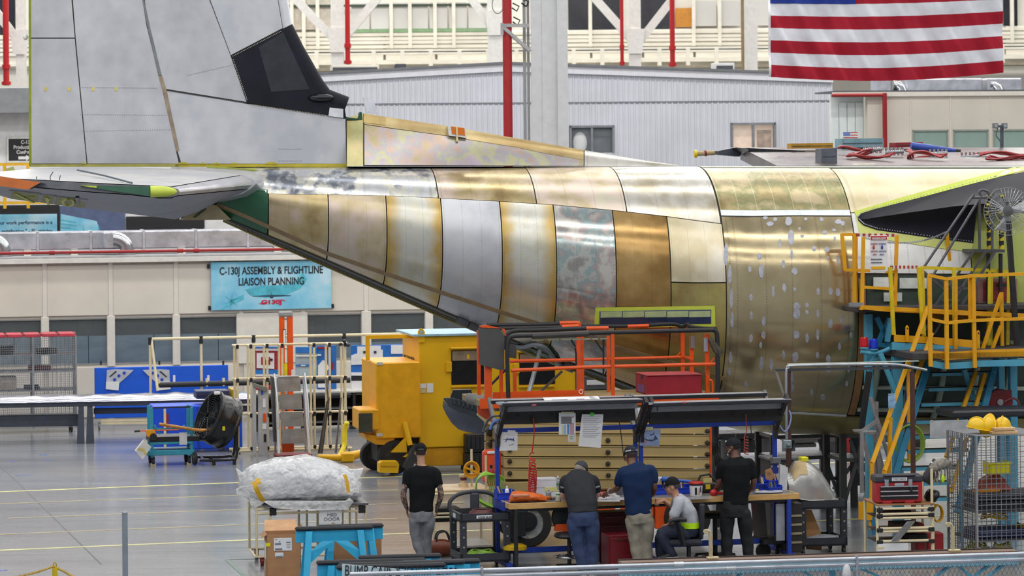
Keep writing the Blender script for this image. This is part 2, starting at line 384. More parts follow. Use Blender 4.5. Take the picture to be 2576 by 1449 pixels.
F,xa = F_up(317,577);_,xb = F_up(514,577)
tag(MB(F).box((0,-.05,0),(xb-xa,-.005,.34),.01).build('blank_signboard',BLACK),'blank black panel on the white wall below the tailplane root','sign')
YEL = mat((222,170,20),.45,var=.05,name='safety_yellow')
F,xa = F_up(-60,510);_,xb = F_up(70,510)
gr = thing('balcony_railing','yellow tube railing behind the tailplane tip at the left edge','railing',F.translation);L_ = xb-xa
for z in (0,.45,1.0):MB(F).bar((0,-1,z),(L_+1.6*(z == 0),-1,z),.07).build('rail',YEL,gr)
for k in range(2):MB(F).bar((L_-.6*k-.05,-1,-.15),(L_-.6*k-.05,-1,1.0),.08).build('post',YEL,gr)
F,xa = F_up(17,410); 
sg = thing('direction_sign','black direction sign with white letters and an arrow, half behind the fin edge','sign',F.translation)
MB(F).box((0,-.04,0),(1.02,.01,.7),.01).build('frame',mat((225,225,222),.4),sg);MB(F).box((.05,-.05,.06),(.97,-.035,.63)).build('face',BLACK,sg)
for k,s_ in enumerate(('C-130J','Production Op','Conference')):text(s_,.13,F @ FR((.53,-.055,.5-.13*k)),WHITE,sg,align='CENTER',sx=.9,bold=.004)
q = MB(F);flat(q,[(.3,.09),(.5,.09),(.5,.05),(.62,.13),(.5,.21),(.5,.17),(.3,.17)],-.056);q.build('arrow',WHITE,sg)
# ---- corrugated grey building
YG = 88.0;YAWG = radians(5);og = W(560,400,YG-3);FG = FR((og.x,og.y,0),YAWG)
def gx_of(px,py=300):
    u = _un(px,py)[0]/FP;return (u*og.y-og.x)/(cos(YAWG)-u*sin(YAWG))
def gz_of(px,py):
    x = gx_of(px,py);p = FG @ V((x,0,0));return W(px,py,p.y).z
CORR = mat((206,209,217),.5,var=.03,scale=1,name='grey_siding');CORR2 = mat((218,220,226),.5,var=.03)
xs0,xs1,xpk = gx_of(560),gx_of(2095),gx_of(1270);zl,zp,zr = gz_of(560,205),gz_of(1270,165),gz_of(2095,193)
def roofz(x):return interp(x,(xs0,xpk,xs1),(zl,zp,zr))
zs = gz_of(1270,260)
wg = None
def ribs(x0,x1,zlo,zhi,mb):      # trapezoid ribs, built as one folded sheet
    n = max(2,int((x1-x0)/.145));pr = []
    for k in range(n):
        a = x0+(x1-x0)*k/n;d = (x1-x0)/n
        pr += [(a,0),(a+d*.62,0),(a+d*.72,-.03),(a+d*.9,-.03)]
    pr.append((x1,0));lo = [V((x,y,zlo(x))) for x,y in pr];hi = [V((x,y,zhi(x))) for x,y in pr]
    mb.loft([lo,hi],closed=False)
wn_ = [(gx_of(1432),gx_of(1545),gz_of(1432,385),gz_of(1432,316)),(gx_of(1838),gx_of(1951),gz_of(1838,385),gz_of(1838,309))]
mbk = MB(FG).box((xs0,.3,0),(xs1,.4,zl));wg = struct(mbk,'wall_corrugated',CORR)
cols = sorted(set([xs0,wn_[0][0],wn_[0][1],wn_[1][0],wn_[1][1],xs1,gx_of(800),gx_of(1050),gx_of(1300),gx_of(1680),gx_of(2020)]))
for a,b in zip(cols,cols[1:]):
    q = MB(FG);ribs(a,b,lambda x:zs+.02,roofz,q);q.build('siding_sheet',CORR,wg)
    hole = [h for h in wn_ if abs(h[0]-a) < .01]
    q = MB(FG)
    if hole:ribs(a,b,lambda x:hole[0][3],lambda x:zs-.02,q);ribs(a,b,lambda x:0,lambda x:hole[0][2],q)
    else:ribs(a,b,lambda x:0,lambda x:zs-.02,q)
    q.build('siding_sheet',CORR,wg)
MB(FG).box((xs0,-.02,zs-.025),(xs1,.03,zs+.025)).build('sheet_joint',mat((120,124,132),.6),wg)
q = MB(FG)
for a,b in ((xs0,xpk),(xpk,xs1)):q.prism([(a,-.12,roofz(a)-.16),(b,-.12,roofz(b)-.16),(b,-.12,roofz(b)+.04),(a,-.12,roofz(a)+.04)],(0,.14,0))
q.build('eave_fascia',CORR2,wg)
q = MB(FG)
for a,b in ((xs0,xpk),(xpk,xs1)):q.prism([(a,-.2,roofz(a)+.04),(b,-.2,roofz(b)+.04),(b,-.2,roofz(b)+.1),(a,-.2,roofz(a)+.1)],(0,9,0))
q.build('roof_sheet',mat((112,114,118),.6),wg)
MB(FG).box((xs1-.05,0,0),(xs1,9,zr)).build('siding_sheet',CORR,wg)
for i,h in enumerate(wn_):
    wn = struct(MB(FG).box((h[0],-.06,h[2]),(h[0]+.06,.1,h[3])).box((h[1]-.06,-.06,h[2]),(h[1],.1,h[3])).box((h[0],-.06,h[3]-.06),(h[1],.1,h[3])).box((h[0]+.5*(h[1]-h[0])-.03,-.05,h[2]),(h[0]+.5*(h[1]-h[0])+.03,.1,h[3])),'window_%d' % (i+9),mat((128,132,140),.4))
    MB(FG).box((h[0],.0,h[2]),(h[1],.02,h[3])).build('pane',GLASS,wn)
    if i == 0:
        MB(FG).box((h[0],.2,h[2]),(h[1],.28,h[3])).build('blind',mat((96,102,112),.4,var=.3,scale=1.3),wn);MB(FG).ell((h[0]+.3,.15,(h[2]+h[3])/2-.1),(.2,.06,.3)).build('lamp_dome',WHITE,wn)
        MB(FG).box((h[0]+.6,.14,h[3]-.3),(h[1],.2,h[3]-.1)).build('shelf_box',GREYD,wn)
    else:
        MB(FG).box((h[0],.2,h[2]),(h[1],.28,h[3])).build('blind',mat((236,208,186),.5,var=.08,emit=((236,208,186),.35)),wn)  # the blind glows to stand for the warm lit room behind
        MB(FG).box((h[0]+.75,.14,h[2]),(h[1]-.1,.2,h[3]-.2)).build('notice_board',mat((196,164,140),.5,var=.2,scale=5),wn)
# roof kit on the corrugated building
for px,py,w_,h_,m,lb in ((895,170,1.3,.16,CREAM,'long cream box on the corrugated roof, left of the centre column'),(1010,166,.3,.12,GREYD,'small grey roof vent beside the long cream box'),(1830,165,.55,.2,WHITE,'small white unit on the corrugated roof beside the right steel post')):
    x = gx_of(px,py);q = MB(FG).box((x-w_/2,.5,roofz(x)+.1),(x+w_/2,1.2,roofz(x)+.1+h_),.02);q.m = 1;q.box((x-w_/2+.05,.48,roofz(x)+.12),(x+w_/2-.05,.5,roofz(x)+.08+h_*.7))
    tag(q.build('roof_unit',[m,GREYD]),lb,'roof unit')
# ---- beige building on the right
YR = 80.0;FRR = FR((W(2100,400,YR).x,YR,0),radians(7))
def rx_of(px): 
    u = _un(px,300)[0]/FP;return (u*FRR.translation.y-FRR.translation.x)/(cos(radians(7))-u*sin(radians(7)))
def rz(px,py):return W(px,py,(FRR @ V((rx_of(px),0,0))).y).z
x0,x1,x2 = rx_of(2098),rx_of(2182),rx_of(2640);zt = rz(2300,237)
rwin = [(rx_of(2295),rx_of(2385)),(rx_of(2397),rx_of(2486)),(rx_of(2497),rx_of(2590))];rz1,rz0 = rz(2300,327),3.2
wr = struct(MB(FRR).box((x1,0,rz1),(x2,.2,zt)).box((x1,0,0),(rwin[0][0],.2,rz1)).box((x1,0,0),(x2,.2,rz0)),'wall_right',BEIGE)
for e in (rx_of(2228),rx_of(2290),rx_of(2391),rx_of(2490)):MB(FRR).box((e-.015,-.02,3),(e+.015,.02,zt)).build('wall_strip',TRIM,wr)
MB(FRR).box((x0,-.1,zt-.05),(x2,.2,zt+.06)).build('eave_trim',TRIM,wr)
for a,b in zip([p[1] for p in rwin[:-1]],[p[0] for p in rwin[1:]]):MB(FRR).box((a,0,rz0),(b,.2,rz1)).build('wall_pier',BEIGE,wr)
for i,(a,b) in enumerate(rwin):
    wn = struct(MB(FRR).box((a,-.02,rz1-.04),(b,.1,rz1)).box((a,-.02,rz0),(a+.03,.1,rz1)).box((b-.03,-.02,rz0),(b,.1,rz1)),'window_%d' % (i+11),mat((150,158,150),.4))
    MB(FRR).box((a,.02,rz0),(b,.04,rz1-.04)).build('pane',mat((150,174,164),.15,var=.06,scale=.8,name='green_blind'),wn)
dr = struct(MB(FRR).box((x0,.4,0),(x1,.5,zt)),'wall_white_bay',mat((226,234,232),.18,var=.03))
for k in range(4):MB(FRR).box((x0+k*.21+.01,.36,3),(x0+k*.21+.2,.4,zt-.2)).build('wall_panel',mat((226,236,234),.15,var=.02),dr)
q = MB(FRR);q.tube([(x0-.1,-.2,zt-.02),(rx_of(2220),-.2,zt-.02)],.045,10);q.tube([(rx_of(2221),-.2,zt+.03),(rx_of(2221),-.2,3.5)],.06,10)
tag(q.build('sprinkler_riser',REDP,None,40),'red pipe turning down the corner of the right beige building','pipe')
du = thing('roof_duct','silver duct with round elbows on the roof of the right beige building','duct',FRR @ V((rx_of(2235),1,zt)))
for a,b in ((2232,2268),(2305,2500),(2512,2600)):MB(FRR).box((rx_of(a),1,zt+.08),(rx_of(b),1.8,zt+.42),.03).build('duct_section',FOIL,du)
for a in (2288,2534): 
    x = rx_of(a);MB(FRR).tube([(x-.15,1.1,zt+.25),(x-.02,1.1,zt+.24),(x+.06,1.0,zt+.16),(x+.08,.95,zt)],.13,12).build('elbow',mat((188,190,194),.2,1,var=.05),du,40)
struct(MB(FRR).box((x0,0,zt+.06),(x2,2.2,zt+.1)),'roof_right',GREYD)
# ---- centre steel column with pipes
YC = 76.0
def cw(px):return W(px,200,YC).x
GRAYC = mat((196,198,200),.5,var=.03,name='column_paint');GR2 = mat((150,153,156),.5,var=.03)
q = MB().box((cw(1336),YC-.3,0),(cw(1425),YC-.26,14)).box((cw(1336),YC+.26,0),(cw(1425),YC+.3,14)).box((cw(1364),YC-.32,0),(cw(1404),YC-.3,14)).box((cw(1376),YC-.3,0),(cw(1384),YC+.3,14)).box((cw(1402),YC-.42,0),(cw(1428),YC-.24,14))
colm = struct(q,'column_center',GRAYC)
for a,b in ((1316,1324),(1326,1333)):MB().box((cw(a),YC-.1,0),(cw(b),YC,14)).build('conduit',GR2,colm)
rp = thing('fire_riser','thick red fire pipe standing left of the grey steel column','pipe',(cw(1277),YC-.35,0))
MB().cyl((cw(1277),YC-.35,0),(cw(1277),YC-.35,14),.112,n=18).build('pipe',mat((156,24,30),.45,var=.06,scale=2),rp,40)
q = MB();z1,z0 = W(1277,66,YC).z,W(1320,128,YC).z
q.bar((cw(1264),YC-.5,z1),(cw(1332),YC-.3,z1),.08).bar((cw(1266),YC-.5,z1-.04),(cw(1332),YC-.3,z0),.08).bar((cw(1264),YC-.5,z1+.06),(cw(1264),YC-.5,z1-.22),.07)
q.build('bracket',mat((160,160,162),.5),rp)
for k,(px,py) in enumerate(((1298,20),(1300,55),(1322,8))):tag(MB().tube([W(px-8,py-12,YC-.1),W(px+8,py-4,YC-.2),W(px+2,py+8,YC-.1),W(px-10,py,YC-.2)],.02,6).build('valve_gear',BLACK,rp),None)
wh = MB().tube([W(1252+14*cos(a),12+22*sin(a),YC+.2) for a in [2*pi*i/24 for i in range(24)]],.012,6,True);wh.build('valve_wheel',mat((120,130,125),.5),rp)
# ---- far hangar wall
YF = 125.0
def fx(px):return W(px,100,YF).x
def fz(py):return W(1288,py,YF).z
FARW = mat((236,232,220),.6,var=.04,scale=.6,name='far_siding')
fw = struct(MB().box((fx(-300),YF+.3,0),(fx(2900),YF+.5,20)),'wall_far',FARW)
for k in range(22):
    a = -200+k*130
    MB().box((fx(a),YF,fz(160)),(fx(a+124),YF+.1,fz(76)),.02).build('siding_sheet',FARW,fw)
zb = [fz(y) for y in (84,95,104,115,126,152)]
for z in zb:MB().box((fx(-300),YF-.1,z-.06),(fx(2900),YF,z+.06)).build('girt',CREAM,fw)
def pane_far(a,b,y0,y1,m):MB().box((fx(a),YF-.02,fz(y1)),(fx(b),YF+.1,fz(y0))).build('far_pane',m,fw)
PALE = mat((214,212,208),.4,var=.05,scale=.4); 
for a in range(885,1236,49):pane_far(a,a+45,4,70,PALE)
for a,b in ((1430,1480),(1490,1560),(1612,1692),(0,48),(2524,2560),(-60,-5)):pane_far(a,b,-60,76,DARKWIN)
pane_far(1700,1741,24,72,mat((196,132,48),.5))
for a in (1748,1808,1900):pane_far(a,a+55,6,70,PALE)
pane_far(706,835,-40,70,mat((206,198,184),.5))
MB().box((fx(690),YF-.12,fz(14)),(fx(1240),YF,fz(8))).build('dark_sill',mat((58,72,58),.6),fw)
MB().box((fx(880),YF-.12,fz(79)),(fx(1235),YF-.02,fz(71))).build('green_band',mat((132,166,124),.6),fw)
for a in (735,765,800,985,1032,1095,1142,1485,1745,1810,2545):MB().box((fx(a)-.07,YF-.2,fz(120)),(fx(a)+.07,YF-.05,fz(-40))).build('mullion',CREAM,fw)
# catwalk railing in front of the wall
cat = thing('catwalk_railing','cream pipe railing of the far catwalk above the corrugated roof','railing',(fx(900),YF-1.5,fz(165)))
for y in (129,134,158):MB().bar((fx(600),YF-1.5,fz(y)),(fx(2900),YF-1.5,fz(y)),.12).build('rail',CREAM,cat)
for a in range(660,2640,71):MB().bar((fx(a),YF-1.5,fz(172)),(fx(a),YF-1.5,fz(128)),.16).build('post',CREAM,cat)
struct(MB().box((fx(500),YF-2,fz(178)),(fx(2900),YF,fz(172))),'floor_catwalk',mat((150,140,120),.7))
# braced posts standing before the far wall
YP = 116.0
def bp(px,py):return W(px,py,YP)
WSTEEL = mat((226,224,218),.5,var=.04,name='white_steel')
def post(px,wd,braces,lb):
    a = bp(px,420);t = thing('steel_post',lb,'post',(a.x,YP,0))
    MB().box((a.x-wd*.5,YP-.3,0),(a.x+wd*.5,YP-.26,16)).box((a.x-wd*.5,YP+.26,0),(a.x+wd*.5,YP+.3,16)).box((a.x-.05,YP-.26,0),(a.x+.05,YP+.26,16)).build('shaft',WSTEEL,t)
    for (u,v) in braces:
        p,q = bp(*u),bp(*v);e = p+(p-q)*1.2
        MB().bar(e+V((0,-.05,0)),q+V((0,-.05,0)),.3,.3,V((0,1,0))).build('brace',WSTEEL,t)
    if braces: 
        q = bp(*braces[0][1]);MB().prism([V((a.x+dx,YP-.36,q.z+dz)) for dx,dz in ((-.35,.5),(.35,.5),(.25,-.4),(-.25,-.4))],(0,.05,0)).build('gusset',WSTEEL,t)
post(852,.45,[((746,0),(846,105)),((946,0),(858,105))],'white steel post with two braces, left of the column')
post(1600,.42,[((1500,0),(1596,108)),((1690,0),(1606,108))],'white steel post with two braces, left of the flag')
post(1248,.55,[((1188,0),(1232,62))],'white steel post with one brace, behind the red riser')
post(1888,.55,[],'white steel post without braces beside the flag')
post(56,.3,[((-40,-10),(52,110))],'white steel post at the left edge beside the fin')
for px,py,w_,lb in ((875,162,.085,'slim red pipe beside the left braced post'),(1692,168,.085,'slim red pipe right of the second braced post'),(1565,165,.06,'thinner red pipe left of the second braced post'),(16,215,.1,'red pipe at the left edge of the picture')):
    p = W(px,py,YP-1);q = MB().cyl((p.x,YP-1,p.z),(p.x,YP-1,16),w_*1.1,n=12);q.lathe([(w_*1.7,0),(w_*1.7,.12)],(p.x,YP-1,p.z+.02)).lathe([(w_*1.5,0),(w_*1.5,.15)],(p.x,YP-1,p.z+.6))
    tag(q.build('drop_pipe',mat((176,20,24),.4,var=.05),None,40),lb,'pipe')
tag(MB().cyl((bp(1865,200).x,YP-.8,6),(bp(1865,200).x,YP-.8,16),.06,n=10).build('conduit_pipe',mat((140,120,90),.5),None,40),'thin brown pipe beside the plain white post','pipe')
# ---- flag
def flag_mat(c):return mat(c,.75,var=.05,scale=2.5,spec=.2)
YFL = 71.0;fl = MB();N,Mr = 90,78
tl,bl = W(1936,-208,YFL),W(1936,194,YFL);wd = W(2523,100,YFL).x-tl.x
rows = []
for j in range(Mr+1):
    v = j/Mr;row = []
    for i in range(N+1):
        u = i/N;x = tl.x+u*wd;z = tl.z+(bl.z-tl.z)*v-.13*v*sin(pi*u)*(.5+.5*v)+.05*u
        dia = u*14-v*5;y = YFL+(.05*sin(dia*3.1+2*sin(v*3))+.03*sin(dia*7+u*5))*(0.3+v)+.04*noise.noise(V((u*9,v*5,1)))
        row.append(V((x,y,z)))
    rows.append(row)
fo = thing('flag','large flag of red and white stripes with a blue canton hanging above the aircraft','flag',bl)
for k in range(13):
    q = MB();q.loft(rows[k*6:k*6+7],closed=False);q.build('stripe',flag_mat((156,28,46) if k % 2 == 0 else (212,214,222)),fo,60)
q = MB();q.loft([[p+V((0,-.012,0)) for p in r[:int(N*.385)]] for r in rows[:43]],closed=False);q.build('canton',flag_mat((36,56,140)),fo,60)
q = MB();q.loft([[r[0]+V((-.05,0,0)),r[0]] for r in rows],closed=False);q.build('hoist_band',flag_mat((224,224,228)),fo)
# ================================================================ THE AIRCRAFT
PSI = radians(9);AO = V((0,52,0));AX = V((cos(PSI),sin(PSI),0));AL = V((sin(PSI),-cos(PSI),0))   # along, towards the camera
def s_of(px,py=500):
    u = _un(px,py)[0]/FP;return 52*u/(cos(PSI)-u*sin(PSI))
def AP(s,l,z):return AO+AX*s+AL*l+Z*z
P_PX = (400,455,560,680,825,970,1108,1255,1390,1540,1680,1830,1960,2800)
P_BT = (546,553,556,611,674,738,799,860,915,972,1028,1078,1090,1098)
P_W = (.3,.38,.5,.78,1.05,1.32,1.55,1.74,1.86,1.98,2.08,2.15,2.15,2.15)
_s = [s_of(p,b) for p,b in zip(P_PX,P_BT)]
def prof(s):
    Y = 52+s*sin(PSI);px = CX+FP*s*cos(PSI)/Y
    zt = H-(_un(px,419)[1])*Y/FP;b = interp(s,_s,P_BT);wd = interp(s,_s,P_W)
    zb = W(px,b,Y).z
    return zt,zb,wd
def sk(s,ph,off=0.0):        # point on the fuselage skin; ph in degrees: 90 top, 0 near side, -90 keel
    zt,zb,wd = prof(s);h = (zt-zb)/2;c,n = cos(radians(ph)),sin(radians(ph));e = 2/2.25
    return AP(s,(wd+off)*math.copysign(abs(c)**e,c),(zt+zb)/2+(h+off)*math.copysign(abs(n)**e,n))
def ph_at(s,py):
    lo,hi = -89.0,89.0
    for _ in range(26):
        m = (lo+hi)/2
        if PX(sk(s,m))[1] > py:lo = m
        else:hi = m
    return (lo+hi)/2
def skin_at(px,py):
    s = s_of(px,py)
    for _ in range(7):
        ph = ph_at(s,py);s += (px-PX(sk(s,ph))[0])*52/FP
    return s,ph_at(s,py)
# ---- metals
def alum(name,stops,rough=.3,edge=None,scale=1.1,riv=(.03,.34,.66,.97),nv=70,metal=.64,streak=1.0,vline=None):
    def ds(c):g = sum(c)/3;return tuple(g+(x-g)*.74 for x in c)
    stops = tuple((p_,ds(c_)) for p_,c_ in stops)
    if edge:edge = ds(edge)
    t = NT(name);tc = t.n('ShaderNodeTexCoord');f = t.noise(scale,4,(1,1,.7));f2 = t.noise(scale*3.3,3)
    f = t.math('MULTIPLY_ADD',t.math('MULTIPLY_ADD',f2,.3,t.math('MULTIPLY',f,.75)),1.9,-.48);c = t.ramp(f,stops)
    sp = t.n('ShaderNodeSeparateXYZ');t.l(tc.outputs['UV'],sp.inputs[0]);u,v = sp.outputs[0],sp.outputs[1]
    if edge:
        d = t.math('ABSOLUTE',t.math('SUBTRACT',u,.5));d = t.math('ADD',d,t.math('MULTIPLY',t.math('SUBTRACT',f2,.5),.35))
        c = t.mix(t.ramp(d,((.22,(0,0,0)),(.46,(255,255,255)))),c,lin(edge))
    if riv:
        hit = None
        for q in riv:
            k = t.math('LESS_THAN',t.math('ABSOLUTE',t.math('SUBTRACT',u,q)),.0055)
            hit = k if hit is None else t.math('MAXIMUM',hit,k)
        hit = t.math('MULTIPLY',hit,t.math('LESS_THAN',t.math('FRACT',t.math('MULTIPLY',v,float(nv))),.5))
        c = t.mix(t.math('MULTIPLY',hit,.38),c,(.09,.08,.06,1))
    if vline:
        k = t.math('LESS_THAN',t.math('FRACT',t.math('MULTIPLY',u,float(vline))),.03);c = t.mix(t.math('MULTIPLY',k,.45),c,lin((240,232,200)))
    t.l(c,t.b.inputs['Base Color']);t.b.inputs['Metallic'].default_value = metal
    t.l(t.math('MULTIPLY_ADD',f2,.22,rough-.1),t.b.inputs['Roughness'])
    t.bump(t.noise(.5,1,(1,1,.35)),.035*streak,.05);return t.m
GOLD = alum('chromated_gold',((.3,(172,142,84)),(.45,(196,172,112)),(.58,(204,180,136)),(.7,(214,190,172))),.24)
GOLDP = alum('pinkish_gold',((.3,(190,168,116)),(.45,(204,184,148)),(.58,(214,190,176)),(.72,(206,200,170))),.32)
DEEP = alum('deep_gold',((.3,(166,122,54)),(.5,(186,140,68)),(.7,(200,158,86))),.2,metal=.7)
MIXED = alum('gold_edged_silver',((.3,(196,190,160)),(.5,(206,206,196)),(.7,(212,204,170))),.3,edge=(204,164,74))
SILV = alum('dull_silver',((.3,(176,178,188)),(.5,(190,193,202)),(.7,(200,202,208))),.42,metal=.6)
POLI = alum('polished_silver',((.3,(160,156,152)),(.42,(196,198,192)),(.5,(150,178,180)),(.58,(190,170,166)),(.68,(210,206,196))),.16,scale=1.6,metal=.72)
OLIV = alum('olive_gold',((.3,(160,136,70)),(.5,(178,160,84)),(.7,(196,176,88))),.3)
PALEG = alum('pale_gold',((.3,(206,190,146)),(.5,(220,208,176)),(.7,(226,218,196))),.32)
BRIGHT = alum('bright_silver',((.3,(186,172,140)),(.5,(202,196,180)),(.7,(212,208,198))),.24)
MOTT = alum('mottled_silver',((.36,(120,128,142)),(.46,(186,190,192)),(.52,(226,222,196)),(.62,(200,202,206))),.25,scale=2.0)
BIGG = alum('brushed_gold',((.2,(178,157,108)),(.5,(187,167,120)),(.8,(196,179,134))),.15,metal=.76,riv=(.03,.08,.3,.5,.72,.93),nv=110)
UPG = alum('stringered_gold',((.3,(158,136,80)),(.45,(184,162,106)),(.55,(150,148,92)),(.7,(206,184,136))),.3,riv=(.02,.98),vline=7)
FWD = alum('cream_gold',((.3,(214,194,140)),(.5,(224,206,158)),(.7,(228,214,176))),.38,riv=(.02,.98),vline=12,metal=.55)
SPOT = mat((176,178,190),.45,.35,var=.12,scale=14,name='sanded_spot')
GREENP = mat((44,98,70),.45,var=.05,name='green_primer');DKGRN = mat((46,62,46),.55,var=.1,name='dark_green');LIME = mat((196,212,78),.45,var=.04,name='lime_primer');LIMED = mat((166,176,40),.5,var=.06,name='lime_paint')
TANS = mat((150,128,96),.5,.2,var=.08,name='tan_strip');SEAMW = mat((222,228,230),.4,.3,var=.05,name='white_seam');SEAL = mat((60,60,56),.6,name='joint_black');RUB = mat((34,35,45),.6,var=.12,scale=2,name='black_rubber',spec=.15)
ac = thing('aircraft','unpainted transport aircraft rear fuselage of gold and silver sheets with tall grey fin','aircraft',AP(3,0,1.4))
# ---- inner body (shows dark in the joints)
st = [s_of(p,500) for p in list(range(440,2700,60))+[2700]];phs = list(range(-90,270,10))
q = MB();q.loft([[sk(s,p,-.03) for p in phs] for s in st]);body = q.build('fuselage',SEAL,ac,50)
def skin_panel(s0,s1,lo,hi,m,name='skin_panel',off=.0,ns=8,np_=14,gap=.009,parent=None):
    """a sheet between two frames; lo / hi give the lower and upper edge angle at s"""
    s0,s1 = s0+gap,s1-gap;q = MB();out,inn,uv = [],[],[]
    for i in range(ns+1):
        s = s0+(s1-s0)*i/ns;a,b = lo(s),hi(s);g = .22;ro = [sk(s,a+g+(b-a-2*g)*k/np_,off) for k in range(np_+1)]
        out.append(ro);uv.append([(i/ns,k/np_) for k in range(np_+1)]);inn.append([sk(s,a+g+(b-a-2*g)*k/np_,off-.025) for k in (0,np_)])
    q.loft(out,closed=False,uv=uv)
    for k,e in ((0,0),(np_,1)):q.loft([[r[k] for r in out],[r[e] for r in inn]],closed=False)
    for r in (out[0],out[-1]):q.loft([r,[p+(AO+AX*(p-AO).dot(AX)+Z*3.6-p).normalized()*.025 for p in r]],closed=False)
    o = q.build(name,m,parent or body,40,fix=False);return o
def edge_fn(pts):       # a picture polyline becomes an angle as a function of s
    sp = [skin_at(*p) for p in pts];return lambda s:interp(s,[a for a,_ in sp],[b for _,b in sp])
seam = edge_fn([(560,484),(680,487),(825,489),(970,492),(1100,498),(1250,506),(1390,515),(1540,529),(1680,545),(1815,563)])
sill = edge_fn([(582,554),(680,594),(825,655),(970,718),(1108,778),(1255,840),(1390,894),(1540,950),(1640,990),(1700,1015),(1830,1060)])
topf = lambda s:89
rl = [skin_at(p,y)[0] for p,y in ((675,487),(825,489),(970,492),(1108,499),(1256,506),(1391,515),(1540,529),(1677,545),(1816,563))]
lowm = [GOLD,GOLDP,MIXED,SILV,MIXED,POLI,DEEP,None]
sG = skin_at(548,520)[0]
skin_panel(sG,rl[0],lambda s:ph_at(s,min(PX(sk(s,sill(s)))[1],600)),lambda s:20,GREENP,np_=12)
for i in range(7):skin_panel(rl[i],rl[i+1],sill,seam,lowm[i])
mid = edge_fn([(1660,709),(1690,710),(1835,711)])
skin_panel(rl[7],rl[8],mid,seam,PALEG);skin_panel(rl[7],rl[8],sill,mid,OLIV)
ru = [skin_at(p,y)[0] for p,y in ((560,484),(1103,498),(1350,512),(1577,533),(1814,563))]
for a,b,m in zip(ru,ru[1:],(MOTT,GOLD,GOLDP,BRIGHT)):skin_panel(a,b,seam,topf,m,ns=10)
s18,s21,s27 = rl[8],skin_at(2150,600)[0],s_of(2680)
e1 = edge_fn([(1816,528),(2000,528),(2150,528)]);e2 = edge_fn([(1820,544),(2000,543),(2156,544)]);e3 = edge_fn([(1830,1033),(2000,1035),(2165,1045)])
skin_panel(s18,s21,e1,topf,UPG);skin_panel(s18,s21,e2,e1,SEAMW,'seam_strip',.012,np_=2);skin_panel(s18,s21,e3,e2,BIGG,ns=10,np_=24)
skin_panel(s18,s21,lambda s:e3(s)-1.6,e3,SEAMW,'seam_strip',.012,np_=2);skin_panel(s18,s27,lambda s:-89.5,lambda s:e3(s)-1.8,OLIV,ns=10)
skin_panel(s18,s27,lambda s:ph_at(s,422),topf,mat((178,186,172),.4,.3,var=.05),'seam_strip',.008,np_=3)
skin_panel(s21,s27,edge_fn([(2150,535),(2680,535)]),lambda s:ph_at(s,425),FWD,ns=10)
lo7 = edge_fn([(2165,688),(2440,690),(2680,690)]);WHT = alum('greyish_white_skin',((.3,(204,206,206)),(.6,(222,222,220))),.4,metal=.2,riv=(.15,.3,.45,.6,.75,.9),nv=40)
s24 = skin_at(2442,640)[0];LIMS = alum('lime_skin',((.3,(168,182,62)),(.7,(184,196,74))),.5,metal=0,riv=(.2,.5,.8),nv=50)
skin_panel(s21,s24,lo7,edge_fn([(2150,535),(2680,535)]),WHT);skin_panel(s24,s27,edge_fn([(2440,780),(2680,780)]),edge_fn([(2440,535),(2680,535)]),LIMS)
# far side sheets (mirror side)
skin_panel(ru[0],s27,lambda s:91,lambda s:200,GOLD,ns=30)
# paper-edged strip at the open bay, dark recess behind it
s2184 = skin_at(2172,800)[0]
skin_panel(s21,s21+.13,e3,edge_fn([(2160,700),(2190,700)]),mat((150,112,72),.6,name='brown_strip'),'edge_strip',.006,np_=12)
LATE = [];BAY = mat((58,74,64),.6,var=.2,scale=2,name='bay_green')
skin_panel(s21+.14,s27,edge_fn([(2150,1040),(2680,1040)]),lambda s:lo7(s)-.3,BAY,'open_bay',-.025,ns=8)
for k in range(7):
    s = s21+.35+.55*k;q = MB();q.tube([sk(s,a,-.0) for a in range(-60,-8,6)],.05,6);q.build('bay_frame',mat((150,164,148),.5,var=.1),body)
for ph in (-20,-34,-48):q = MB();q.tube([sk(s21+.14+k*.5,ph,-.0) for k in range(9)],.035,6);q.build('bay_stringer',mat((170,178,166),.5),body)
for poly,c in (([(2196,698),(2238,698),(2238,728),(2196,728)],(222,228,226)),([(2262,700),(2330,700),(2330,726),(2262,726)],(206,214,208)),([(2222,736),(2268,736),(2268,758),(2222,758)],(196,206,200))):
    LATE.append((poly,c))
TANP = mat((178,148,112),.7,var=.05,name='kraft_paper')
# ---- things on the skin, by picture outline
def patch(poly,off,m,name,parent=body,cell=26,thick=.006):
    bm = bmesh.new();vs = [bm.verts.new((x,y,0)) for x,y in poly];bm.faces.new(vs)
    x0,x1 = min(p[0] for p in poly),max(p[0] for p in poly);y0,y1 = min(p[1] for p in poly),max(p[1] for p in poly)
    for ax,a,b in ((V((1,0,0)),x0,x1),(V((0,1,0)),y0,y1)):
        k = a+cell
        while k < b-1:
            bmesh.ops.bisect_plane(bm,geom=bm.verts[:]+bm.edges[:]+bm.faces[:],plane_co=ax*k,plane_no=ax);k += cell
    bmesh.ops.triangulate(bm,faces=[f for f in bm.faces if len(f.verts) > 4]);bm.verts.index_update()
    q = MB();sp = [skin_at(v.co.x,v.co.y) for v in bm.verts];q.add([sk(a,b,off) for a,b in sp],[tuple(v.index for v in f.verts) for f in bm.faces])
    be = [(e.verts[0].index,e.verts[1].index) for e in bm.edges if len(e.link_faces) == 1]
    for a,b in be:q.add([sk(*sp[a],off),sk(*sp[b],off),sk(*sp[b],off-thick-.004),sk(*sp[a],off-thick-.004)],[(0,1,2,3)])
    bm.free();o = q.build(name,m,parent,40);return o
for poly,c in LATE:patch(poly,.03,mat(c,.5,var=.08),'lit_bay_patch')  # pale patches painted in for the white lit inside of the bay
